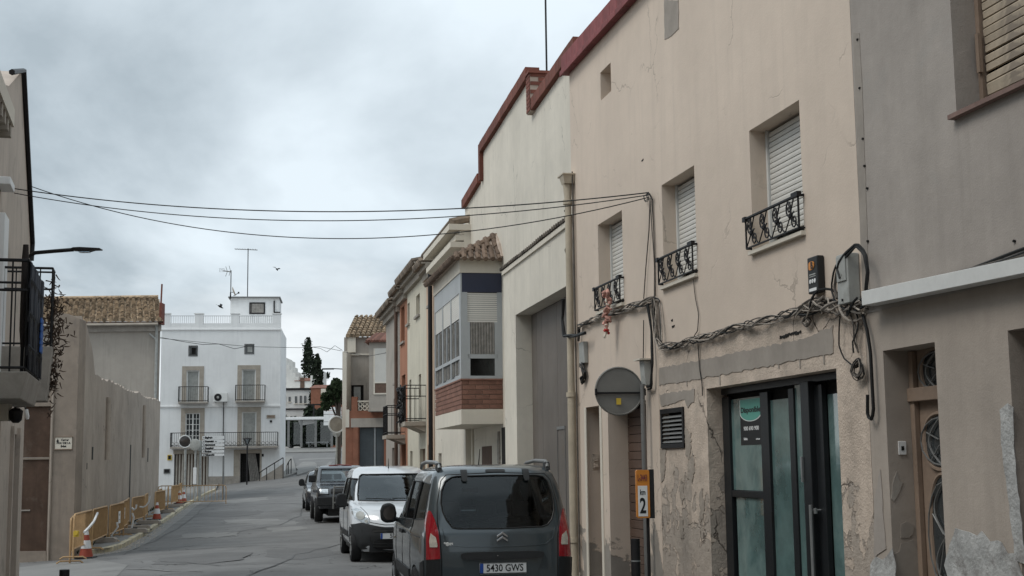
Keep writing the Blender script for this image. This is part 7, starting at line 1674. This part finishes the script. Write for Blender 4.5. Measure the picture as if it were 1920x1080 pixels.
def interior(c, ys=(1.2, 2.2), zs=.55, dash=3.0, hw=.62, zt=1.3, mirror=True, steer=True, zd=.98):
    for y in ys:
        for x in ((-.36, .36) if y != ys[0] or len(ys) == 1 else (-.42, 0, .42)):
            m = MB(); m.prism([(0, 0), (.48, .05), (.50, .16), (.12, .14), (-.04, .62), (-.14, .60), (-.08, .05)], x - .21, x + .21, ax='x', M=tmat((0, y, zs))); m.build('seat', M['seat'], c.t, bev=.04)
            m = MB(); m.prism([(-.14, .66), (-.05, .66), (-.05, .84), (-.12, .84)], x - .12, x + .12, ax='x', M=tmat((0, y, zs))); m.build('headrest', M['seat'], c.t, bev=.035)
    m = MB(); m.box(-hw - .1, hw + .1, dash, dash + .45, zs + .1, zd); m.build('dashboard', M['plas'], c.t, bev=.05)
    if steer: m = MB(); m.tube([(-.36 + .18 * math.cos(t), dash - .12 - .05 * math.sin(t), zd - .02 + .17 * math.sin(t)) for t in [q * PI / 10 for q in range(21)]], .018, 6); m.build('steering_wheel', M['plas'], c.t, smooth=60)
    m = MB(); m.box(-hw - .14, hw + .14, ys[0] - .3, dash + .4, .34, .42); m.build('floor_pan', M['seat'], c.t)
def mirror(c, x, y, z, s=1, sg=-1):
    m = MB(); m.prism([(sg * a * s, b * s) for a, b in ((-.07, -.10), (.05, -.11), (.10, -.07), (.105, .03), (.08, .10), (.0, .12), (-.06, .09), (-.08, .0))], -.05, .06, M=tmat((x + sg * .13, y, z))); mo = m.build('wing_mirror', M['plas'], c.t, bev=.03)
    m = MB(); m.lathe([(.068, 0), (.066, .006)], 16, M=tmat((x + sg * .14, y - .052, z), rx=PI / 2) @ Matrix.Diagonal((s, 1.15 * s, 1, 1))); m.build('mirror_glass', M['mirror'], mo)
    m = MB(); m.tube([(x + sg * .10, y, z - .06), (x - sg * .03, y + .02, z - .10)], .03, 6); m.build('mirror_arm', M['plas'], c.t)

# ---------------- grey people carrier seen from behind (local y forward, x right)
gY = 15.0; c0 = Vector((-.165, gY)); rotv = math.atan2(.20, 1); rotg = math.atan2(.168, 1) ; gz0 = .02
bk = [(.24, .10, 4.22, .80, .22, .45), (.32, .02, 4.32, .86, .2, .5), (.50, .0, 4.38, .895, .17, .55), (.75, .0, 4.33, .905, .15, .6), (.95, .025, 4.18, .90, .15, .6), (1.03, .035, 4.02, .89, .15, .6), (1.08, .05, 3.72, .87, .15, .55), (1.12, .06, 3.42, .86, .15, .5),
      (1.25, .095, 3.14, .835, .16, .45), (1.45, .155, 2.80, .79, .17, .4), (1.60, .215, 2.52, .745, .18, .35), (1.68, .26, 2.32, .71, .19, .3), (1.725, .33, 2.15, .66, .2, .3), (1.755, .43, 1.98, .58, .2, .25), (1.775, .62, 1.75, .42, .2, .2)]
zsl = [.24, .28, .32, .40, .50, .62, .75, .85, .95, 1.0, 1.03, 1.05, 1.08, 1.10, 1.12, 1.18, 1.25, 1.35, 1.45, 1.53, 1.60, 1.64, 1.68, 1.70, 1.725, 1.742, 1.755, 1.766, 1.775]
rw_px = [(826.6, 943.7), (829, 920), (837, 903), (848, 896.5), (858, 894.5), (932, 893.5), (1008, 894.5), (1020, 897), (1028, 905), (1035, 927), (1036.7, 945), (1036, 960), (1031, 975), (1022, 985), (1012, 988), (932, 990), (856, 989), (846, 987), (836, 974), (829, 958)]
RW = [((a - 931.6) / 165.5, 1.8 - (b - 869.5) / 165.5 + .0) for a, b in rw_px]
SWL = [(.42, 1.56), (.36, 1.18), (1.02, 1.15), (1.02, 1.585)]; SWM = [(1.12, 1.585), (1.12, 1.15), (2.0, 1.13), (2.0, 1.585)]; SWF = [(2.10, 1.58), (2.10, 1.13), (3.02, 1.12), (2.62, 1.46), (2.42, 1.57)]
WS_ = [(-.62, 1.16), (.62, 1.16), (.58, 1.40), (.54, 1.60), (-.54, 1.60), (-.58, 1.40)]
g1 = Car('parked_car', 'dark grey people carrier nearest the camera, seen from behind', bk, zsl, M['paintg'], (c0.x, c0.y, gz0), rotg, taper=(.11, 1.3, .10, 1.0), windows=[('rear', RW), ('left', SWL), ('left', SWM), ('left', SWF), ('right', SWL), ('right', SWM), ('right', SWF), ('front', WS_)], arches=(.72, 3.45), arch_r=.35)
def grow(pts, k, dx=0): 
    cx = sum(p[0] for p in pts) / len(pts); cz = sum(p[1] for p in pts) / len(pts); return [(cx + (a - cx) * k + dx, cz + (b - cz) * k) for a, b in pts]
g1.panel('rear_window', 'rear', grow(RW, 1.03), M['cglassd'], off=-.008, skirt=False, rings=5)
g1.seam('rear', grow(RW, 1.0) + [RW[0]], .009, 'window_seal', off=.0, sub=3)
for nm_, w_ in (('side_window', SWL), ('side_window', SWM), ('side_window', SWF)):
    for sd_ in ('left', 'right'): g1.panel(nm_, sd_, grow(w_, 1.02), M['cglassd'], off=-.006, skirt=False); g1.seam(sd_, w_ + [w_[0]], .008, 'window_seal', sub=6)
g1.panel('windscreen', 'front', grow(WS_, 1.03), M['cglass'], off=-.008, skirt=False)
g1.seam('front', WS_ + WS_[:1], .01, 'windscreen_seal', sub=5)
interior(g1, (1.15, 2.05), .50, 2.95)
m = MB(); m.box(-.11, .11, 2.42, 2.45, 1.42, 1.49); m.build('rear_view_mirror', M['plas'], g1.t, bev=.02); m = MB(); m.tube([(-.0, 2.45, 1.42), (0, 2.45, 1.34)], .004, 4); m.prism([(-.03, 1.26), (.03, 1.26), (.03, 1.34), (-.03, 1.34)], 2.44, 2.455); m.build('air_freshener', M['plas'], g1.t)
def rx_(px): return (px - 931.6) / 165.5
def rz_(py): return 1.8 - (py - 869.5) / 165.5
# tail lamps
for sg in (-1, 1):
    o_ = [(-.795, 1.15), (-.775, 1.24), (-.755, 1.275), (-.735, 1.265), (-.70, 1.17), (-.675, 1.06), (-.665, .95), (-.66, .76), (-.80, .75)]
    tl = g1.panel('tail_lamp', 'rear', [(a if sg < 0 else -a, b) for a, b in o_], M['taill'], off=.012, sub=3)
    o2_ = [(-.75, 1.03), (-.70, .99), (-.685, .90), (-.69, .885), (-.76, .885), (-.765, .95)]
    g1.panel('reverse_lamp', 'rear', [(a if sg < 0 else -a, b) for a, b in o2_], M['clearl'], off=.018, parent=tl)
    o3_ = [(-.80, .742), (-.66, .748), (-.655, .55), (-.66, .30), (-.80, .30)]
    g1.panel('bumper_corner', 'rear', [(a if sg < 0 else -a, b) for a, b in o3_], M['plas'], off=.010)
    sd_ = 'left' if sg < 0 else 'right'
    g1.panel('bumper_side', sd_, [(.16, .74), (.34, .70), (.36, .48), (.34, .30), (.16, .30)], M['plas'], off=.008)
    g1.panel('side_moulding', sd_, [(1.15, .58), (1.15, .44), (3.0, .44), (3.0, .58)], M['plas'], off=.010)
    g1.seam(sd_, [(1.06, 1.60), (1.06, .46)], .005); g1.seam(sd_, [(2.05, 1.60), (2.05, .40)], .005); g1.seam(sd_, [(.4, .98), (2.05, 1.0)], .006); g1.seam(sd_, [(3.02, 1.1), (3.0, .4)], .005)
    for yy in (1.98, 2.22): g1.panel('door_handle', sd_, [(yy - .09, 1.0), (yy + .09, 1.0), (yy + .09, .955), (yy - .09, .955)], M['plas'], off=.022)
    g1.panel('side_indicator', sd_, [(3.18, .86), (3.26, .86), (3.26, .83), (3.18, .83)], M['clearl'], off=.01)
# tailgate gap, boot handle, plate, badges
g1.seam('rear', [(-.64, .34), (-.645, .75), (-.655, 1.0), (-.68, 1.15), (-.675, 1.35), (-.62, 1.60), (-.56, 1.665), (0, 1.685), (.56, 1.665), (.62, 1.60), (.675, 1.35), (.68, 1.15), (.655, 1.0), (.645, .75), (.64, .34)], .0055)
g1.seam('rear', [(-.63, 1.08), (-.60, .96), (-.52, .90), (-.40, .885), (0, .88), (.40, .885), (.52, .90), (.60, .96), (.63, 1.08)], .006, 'pressed_crease', M['paintg'])
g1.panel('boot_handle', 'rear', arcpts(rx_(936), rz_(1037.5), .92, .078, 5), M['plas'], off=.028)
g1.panel('plate_recess', 'rear', [(-.42, .75), (.47, .75), (.40, .56), (.36, .54), (-.33, .54), (-.36, .56)], M['paintg'], off=.006)
pxc, pzc = rx_(935.5), rz_(1059.5); yp_ = g1.sample('rear', pxc, pzc, 0).y - .03
def number_plate(c, txt, x, y, z, w=.52, h=.112, back=False, lh=.078):
    R_ = tmat((x, y, z), rx=PI / 2) if not back else tmat((x, y, z), rx=PI / 2, rz=PI) ; m = MB(); m.box(-w / 2, w / 2, -h / 2, h / 2, 0, .008, M=R_); p_ = m.build('number_plate', M['plate'], c.t, bev=.003)
    m = MB(); m.box(-w / 2 + .004, -w / 2 + .042, -h / 2 + .004, h / 2 - .004, .008, .010, M=R_); m.build('plate_band', M['euro'], p_)
    m = MB(); text(m, txt, lh * 1.36, R_ @ tmat((.02, -.002, .0095)), 0, .0006, .0015, sx=.86 if len(txt) > 5 else 1.0); m.build('lettering', M['black'], p_)
    m = MB(); w2, h2 = w / 2 - .002, h / 2 - .002; m.tube([R_ @ Vector(v) for v in ((-w2, -h2, .009), (w2, -h2, .009), (w2, h2, .009), (-w2, h2, .009), (-w2, -h2, .009))], .0025, 4); m.build('plate_border', M['black'], p_)
number_plate(g1, '5430 GWS', pxc, yp_, pzc)
g1.seam('rear', [(pxc - .25, pzc - .062), (pxc + .26, pzc - .062)], .008, 'plate_holder', M['steel'], off=.02)
for k in (0, 1):   # double chevron emblem
    zb_ = rz_(1010 - 7.5 * k) ; pts = [(rx_(936) - .062, zb_ - .0), (rx_(936), zb_ + .045), (rx_(936) + .062, zb_), (rx_(936) + .062, zb_ - .022), (rx_(936), zb_ + .018), (rx_(936) - .062, zb_ - .022)]
    y0_ = g1.sample('rear', rx_(936), zb_, 0).y; m = MB(); m.prism(pts, y0_ - .022, y0_ + .004, ax='y'); m.build('emblem', M['chrome'], g1.t, bev=.003)
m = MB(); q = g1.sample('rear', rx_(836), rz_(1016), .003); m.lathe([(.022, 0), (.018, .004)], 12, M=tmat((q.x, q.y, q.z), rx=PI / 2)); m.lathe([(.011, 0), (.009, .004)], 10, M=tmat((q.x - .03, q.y, q.z + .012), rx=PI / 2)); m.box(q.x + .02, q.x + .06, q.y - .004, q.y, q.z - .012, q.z + .016); m.build('badge', M['wpaint'], g1.t)
m = MB(); q = g1.sample('rear', rx_(926), 1.35, 0)
g1.panel('brake_light', 'rear', arcpts(rx_(931), 1.700, .22, .030, 5), M['black'], off=.010)
for x in (rx_(872), rx_(988)): g1.panel('window_hinge', 'rear', [(x - .035, 1.705), (x + .035, 1.705), (x + .032, 1.61), (x + .02, 1.585), (x - .02, 1.585), (x - .032, 1.61)], M['plas'], off=.02)
q = g1.sample('rear', rx_(926), rz_(1038), .03); m = MB(); m.lathe([(.008, 0), (.006, .004)], 8, M=tmat((q.x, q.y, q.z), rx=PI / 2)); m.build('boot_lock', M['chrome'], g1.t)
# roof rails
for sg in (-1, 1):
    pts = [(sg * .62, .42, 1.735), (sg * .625, .47, 1.78), (sg * .64, .62, 1.803), (sg * .66, 1.4, 1.815), (sg * .66, 2.0, 1.79), (sg * .65, 2.2, 1.735)]
    m = MB(); m.tube(pts, [.022, .027, .024, .022, .022, .018], 8); m.build('roof_rail', M['steel_d' if sg > 0 else 'steel'], g1.t, smooth=60)
    m = MB(); m.prism([(.40, 1.70), (.56, 1.72), (.52, 1.80), (.45, 1.80)], sg * .59, sg * .655, ax='x'); m.build('rail_foot', M['plas'], g1.t, bev=.015)
m = MB(); m.tube([(.0, .0, 0)] * 1 + [(0, -.001, .001)], .001, 3)
q = (0.05, 2.0, 1.765); m = MB(); m.tube([q, (q[0], q[1] - .12, q[2] + .20)], [.008, .004], 5); m.build('aerial', M['plas'], g1.t)
mirror(g1, -.86, 3.0, 1.16, 1.15, -1); mirror(g1, .86, 3.0, 1.16, 1.15, 1)
for x in (-.80, .80): g1.wheel(x, .72, .32, .2); g1.wheel(x, 3.45, .32, .2)
m = MB(); m.tube([(.3, .06, 1.13), (-.05, -.02, 1.10), (-.35, .055, 1.12)], .008, 5); 
# ---------------- white van facing the camera
vY = 25.4; vc = Vector((-2.12, vY)); vz = .0
# local y forward points toward the camera: rotate by pi
VL = 4.03
kv = [(.20, .08, VL - .18, .78, .2, .35), (.30, .02, VL - .05, .85, .2, .5), (.50, 0, VL, .90, .16, .62), (.68, 0, VL - .02, .912, .15, .66), (.85, .0, VL - .12, .91, .15, .62), (.95, .02, VL - .25, .90, .15, .6), (1.02, .03, VL - .48, .885, .15, .55), (1.07, .03, VL - .78, .87, .15, .5), (1.10, .04, VL - 1.0, .86, .15, .42),
      (1.25, .06, VL - 1.24, .835, .15, .36), (1.42, .09, VL - 1.50, .795, .15, .32), (1.58, .13, VL - 1.78, .75, .16, .3), (1.67, .17, VL - 2.0, .72, .17, .28), (1.73, .24, VL - 2.2, .67, .18, .25), (1.77, .34, VL - 2.4, .58, .18, .25), (1.79, .55, VL - 2.7, .42, .18, .2)]
zv = [.2, .25, .3, .4, .5, .6, .68, .77, .85, .90, .95, .985, 1.02, 1.045, 1.07, 1.085, 1.10, 1.17, 1.25, 1.34, 1.42, 1.50, 1.58, 1.63, 1.67, 1.70, 1.73, 1.75, 1.77, 1.78, 1.79]
VW = [(-.70, 1.13), (-.35, 1.115), (.35, 1.115), (.70, 1.13), (.695, 1.25), (.655, 1.45), (.615, 1.59), (.57, 1.625), (-.57, 1.625), (-.615, 1.59), (-.655, 1.45), (-.695, 1.25)]
VS1 = [(VL - 1.28, 1.13), (VL - 1.86, 1.54), (VL - 2.2, 1.56), (VL - 2.2, 1.12)]; VS2 = [(VL - 2.3, 1.56), (VL - 3.2, 1.54), (VL - 3.2, 1.12), (VL - 2.3, 1.12)]; VS1f = [(VL - 1.12, 1.125), (VL - 1.5, 1.36), (VL - 1.62, 1.125)]
rv = PI + rotv; vdir = Vector((math.sin(rotv) * -1, math.cos(rotv)))
vo = Vector((vc.x, vc.y)) + Vector((-math.sin(rotv), math.cos(rotv))) * VL
g2 = Car('parked_van', 'small white van with a black bumper parked facing the camera behind the grey car', kv, zv, M['paintw'], (vo.x, vo.y, vz), rv, taper=(.05, 1, .13, 1.1), bow=.09, windows=[('front', VW), ('right', VS1), ('right', VS2), ('left', VS1), ('left', VS2)], arches=(.78, VL - .72), arch_r=.35)
g2.t['category'] = 'van'
g2.panel('windscreen', 'front', grow(VW, 1.03), M['cglass'], off=-.008, skirt=False, rings=5); g2.seam('front', VW + VW[:1], .013, 'windscreen_seal', sub=4)
for w_ in (VS1, VS2):
    for sd_ in ('left', 'right'): g2.panel('side_window', sd_, grow(w_, 1.02), M['cglassd'], off=-.006, skirt=False); g2.seam(sd_, w_ + [w_[0]], .012, 'window_seal', sub=6)
interior(g2, (VL - 3.3, VL - 2.25), .5, VL - 1.55)
m = MB(); m.box(-.11, .11, VL - 1.83, VL - 1.80, 1.46, 1.53); m.build('rear_view_mirror', M['plas'], g2.t, bev=.02)
# black lower bumper, grille slots
g2.panel('bumper', 'front', [(-.86, .70), (-.70, .735), (-.62, .70), (-.3, .66), (.3, .66), (.62, .70), (.70, .735), (.86, .70), (.86, .45), (.80, .26), (-.80, .26), (-.86, .45)], M['plas'], off=.015, rings=7, sub=4)
g2.panel('grille_slot', 'front', arcpts(0, .60, 1.05, .05, 5), M['black'], off=.024); g2.panel('lower_grille', 'front', arcpts(0, .36, 1.0, .16, 5), M['black'], off=.022)
g2.seam('front', [(-.5, .36), (.5, .36)], .008, 'grille_bar', M['plas'], off=.03); g2.seam('front', [(-.5, .32), (.5, .32)], .008, 'grille_bar', M['plas'], off=.03)
for sg in (-1, 1):
    hl = [(.86, .98), (.78, .995), (.70, .97), (.62, .89), (.565, .79), (.57, .735), (.62, .72), (.72, .76), (.82, .82), (.86, .90)]
    h_ = g2.panel('headlamp', 'front', [(sg * a, b) for a, b in hl], M['hlamp'], off=.010); g2.panel('lamp_lens', 'front', [(sg * a, b) for a, b in oval(.715, .865, .15, .15, 2, 16)], M['gbox'], off=.016, parent=h_); g2.panel('fog_lamp', 'front', [(sg * a, b) for a, b in oval(.618, .762, .06, .06, 2, 12)], M['gbox'], off=.016, parent=h_)
    sd_ = 'left' if sg < 0 else 'right'
    g2.panel('side_moulding', sd_, [(1.15, .56), (1.15, .44), (VL - 1.15, .44), (VL - 1.15, .56)], M['plas'], off=.01)
    g2.seam(sd_, [(VL - 1.12, 1.10), (VL - 1.16, .40)], .006); g2.seam(sd_, [(VL - 2.25, 1.6), (VL - 2.25, .40)], .006)
    g2.panel('door_handle', sd_, [(VL - 2.14, .99), (VL - 1.95, .99), (VL - 1.95, .94), (VL - 2.14, .94)], M['plas'], off=.022)
g2.seam('front', [(-.56, .80), (-.60, .9), (-.70, 1.02)], .006); g2.seam('front', [(.56, .80), (.60, .9), (.70, 1.02)], .006); g2.seam('front', [(-.56, .745), (-.3, .70), (.3, .70), (.56, .745)], .007); g2.seam('front', [(-.5, .95), (-.2, .965), (.2, .965), (.5, .95)], .004, 'pressed_crease', M['paintw'])
for sd_ in ('left', 'right'): g2.panel('bumper_side', sd_, [(VL - .62, .70), (VL - .30, .73), (VL - .28, .26), (VL - .40, .24), (VL - .42, .45)], M['plas'], off=.012)
number_plate(g2, '5899', .13, VL + .018, .50, back=True)
for s_ in ((-.5, .0), (.02, .5)): g2.seam('front', [(s_[0], 1.13), ((s_[0] + s_[1]) / 2 + .05, 1.15), (s_[1] + .05, 1.15)], .009, 'wiper', M['plas'], off=.015)
q = (-.0, VL - 2.25, 1.74); m = MB(); m.tube([q, (q[0], q[1] - .02, q[2] + .20)], [.012, .004], 5); m.build('aerial', M['plas'], g2.t)
mirror(g2, -.87, VL - 1.35, 1.13, 1.05, -1); mirror(g2, .87, VL - 1.35, 1.13, 1.25, 1)
for x in (-.79, .79): g2.wheel(x, .78, .31, .19, 'steel_d'); g2.wheel(x, VL - .72, .31, .19, 'steel_d')
# ---------------- dark off-roader with a bull bar
PL = 4.3
kp_ = [(.42, .1, PL - .1, .76, .1, .15), (.55, .03, PL - .02, .81, .1, .15), (.75, .0, PL, .83, .1, .14), (.92, .0, PL - .03, .83, .1, .14), (1.02, .02, PL - .10, .82, .1, .16), (1.08, .03, PL - .5, .80, .1, .16), (1.12, .04, PL - 1.1, .79, .1, .15), (1.16, .05, PL - 1.32, .78, .1, .15),
       (1.30, .07, PL - 1.48, .755, .1, .14), (1.50, .10, PL - 1.70, .72, .1, .13), (1.62, .13, PL - 1.84, .69, .1, .12), (1.67, .16, PL - 1.95, .66, .12, .12), (1.695, .22, PL - 2.05, .60, .12, .12), (1.71, .4, PL - 2.3, .45, .12, .12)]
zp_ = [.42, .48, .55, .65, .75, .84, .92, .97, 1.02, 1.05, 1.08, 1.10, 1.12, 1.14, 1.16, 1.23, 1.30, 1.40, 1.50, 1.56, 1.62, 1.645, 1.67, 1.685, 1.695, 1.703, 1.71]
PW = [(-.66, 1.20), (.66, 1.20), (.63, 1.42), (.60, 1.60), (-.60, 1.60), (-.63, 1.42)]; PS = [(PL - 1.55, 1.20), (PL - 1.95, 1.60), (PL - 2.5, 1.60), (PL - 2.5, 1.20)]
def front_origin(px, Y, L_):
    p = at(px, 872, Y); return Vector((p.x - math.sin(rotv) * L_, Y + math.cos(rotv) * L_)), ground(p.x, Y)
o4x, z4 = front_origin(647, 41, PL)
PR = [(-.60, 1.20), (.60, 1.20), (.56, 1.52), (-.56, 1.52)]
g3 = Car('parked_offroader', 'dark blue off-road car with a front bull bar facing the camera behind the white van', kp_, zp_, M['paintb'], (o4x.x, o4x.y, z4), rv, taper=(.02, .5, .03, .6), bow=.03, windows=[('front', PW), ('right', PS), ('left', PS), ('rear', PR)], arches=(.9, PL - .85), arch_r=.42)
g3.panel('windscreen', 'front', grow(PW, 1.02), M['cglass'], off=-.006, skirt=False); g3.seam('front', PW + PW[:1], .014, 'windscreen_seal', sub=4)
g3.panel('rear_window', 'rear', grow(PR, 1.02), M['cglass'], off=-.006, skirt=False)
for sd_ in ('left', 'right'): g3.panel('side_window', sd_, grow(PS, 1.02), M['cglassd'], off=-.006, skirt=False); g3.panel('wheel_flare', sd_, [(PL - 1.35, .5), (PL - 1.2, .95), (PL - .5, .95), (PL - .3, .5), (PL - .42, .5), (PL - .6, .84), (PL - 1.1, .84), (PL - 1.25, .5)] if False else [(PL - 1.35, .9), (PL - 1.2, .97), (PL - .5, .97), (PL - .35, .9)], M['plas'], off=.05)
interior(g3, (PL - 3.2, PL - 2.35), .6, PL - 1.75, zd=1.12)
g3.panel('grille', 'front', arcpts(0, .93, .86, .16, 6), M['black'], off=.012)
for sg in (-1, 1):
    h_ = g3.panel('headlamp', 'front', [(sg * a, b) for a, b in ((.50, 1.0), (.74, 1.0), (.74, .86), (.50, .86))], M['hlamp'], off=.02); g3.panel('lamp_surround', 'front', [(sg * a, b) for a, b in ((.47, 1.03), (.79, 1.03), (.79, .83), (.47, .83))], M['plas'], off=.012)
    g3.panel('fog_lamp', 'front', [(sg * a, b) for a, b in ((.48, .68), (.66, .68), (.66, .58), (.48, .58))], M['clearl'], off=.05)
m = MB(); m.box(-.84, .84, PL - .05, PL + .14, .50, .78); m.build('bumper', M['plas'], g3.t, bev=.03)
m = MB()
for sg in (-1, 1): m.tube([(sg * .36, PL + .16, .42), (sg * .36, PL + .19, .75), (sg * .32, PL + .12, 1.10)], .028, 7)
m.tube([(-.34, PL + .14, 1.06), (.34, PL + .14, 1.06)], .028, 7); m.tube([(-.36, PL + .18, .6), (.36, PL + .18, .6)], .028, 7); m.build('bull_bar', M['steel_d'], g3.t, smooth=60)
m = MB(); m.tube([(-.36, PL - 2.1, 1.70), (0, PL - 2.1, 1.725), (.36, PL - 2.1, 1.70)], .02, 6); m.build('roof_strip', M['maroon'], g3.t)
for sg in (-1, 1): m = MB(); m.box(sg * .80 if sg > 0 else -1.02, 1.02 if sg > 0 else -.80, PL - 1.55, PL - 1.42, 1.20, 1.42); m.build('wing_mirror', M['plas'], g3.t, bev=.03)
for x in (-.74, .74): g3.wheel(x, .9, .37, .24, 'steel_d'); g3.wheel(x, PL - .85, .37, .24, 'steel_d')
# ---------------- small hatchback behind it
HL = 3.9
kh = [(.20, .1, HL - .15, .74, .2, .3), (.35, .02, HL - .03, .81, .2, .4), (.55, 0, HL, .835, .2, .45), (.72, .0, HL - .08, .83, .2, .45), (.85, .04, HL - .35, .81, .2, .4), (.93, .08, HL - .95, .79, .2, .35), (1.10, .2, HL - 1.2, .75, .2, .3), (1.30, .38, HL - 1.55, .68, .2, .25), (1.40, .55, HL - 1.8, .62, .2, .25), (1.45, .9, HL - 2.1, .45, .2, .2)]
HW = [(-.62, .99), (.62, .99), (.58, 1.15), (.53, 1.32), (-.53, 1.32), (-.58, 1.15)]; HS = [(HL - 1.35, 1.0), (HL - 1.75, 1.30), (HL - 2.5, 1.32), (HL - 2.5, 1.0)]
oh, zh = front_origin(618, 49.5, HL)
g4 = Car('parked_hatchback', 'small dark hatchback half hidden farthest back in the parked row', kh, [.20, .27, .35, .45, .55, .64, .72, .78, .85, .89, .93, 1.0, 1.1, 1.2, 1.3, 1.35, 1.4, 1.43, 1.45], M['paintb'], (oh.x, oh.y, zh), rv, windows=[('front', HW), ('right', HS), ('left', HS)], arches=(.7, HL - .7), arch_r=.33)
g4.panel('windscreen', 'front', grow(HW, 1.02), M['cglass'], off=-.006, skirt=False)
for sd_ in ('left', 'right'): g4.panel('side_window', sd_, grow(HS, 1.02), M['cglassd'], off=-.006, skirt=False)
for sg in (-1, 1): g4.panel('headlamp', 'front', [(sg * a, b) for a, b in ((.50, .78), (.74, .80), (.78, .70), (.60, .62), (.48, .68))], M['hlamp'], off=.012)
g4.panel('lower_grille', 'front', arcpts(0, .42, 1.0, .16, 5), M['black'], off=.012); interior(g4, (HL - 3.0, HL - 2.2), .38, HL - 1.6, zd=.88)
mirror(g4, -.80, HL - 1.4, 1.02, 1, -1); mirror(g4, .80, HL - 1.4, 1.02, 1.2, 1)
for x in (-.74, .74): g4.wheel(x, .7, .30, .18); g4.wheel(x, HL - .7, .30, .18)
remember(g4.t)
for px, Y, lb_ in ((556, 163, 'dark car parked beyond the bus shelter on the left'), (596, 165, 'dark car parked beyond the bus shelter in the middle')):
    q = at(px, 830, Y); c_ = dup(g4.t, (q.x, q.y, ground(q.x, q.y) + .1), PI / 2 + .1, lb_, 'cars parked beyond the bus shelter'); c_.name = 'distant_car'
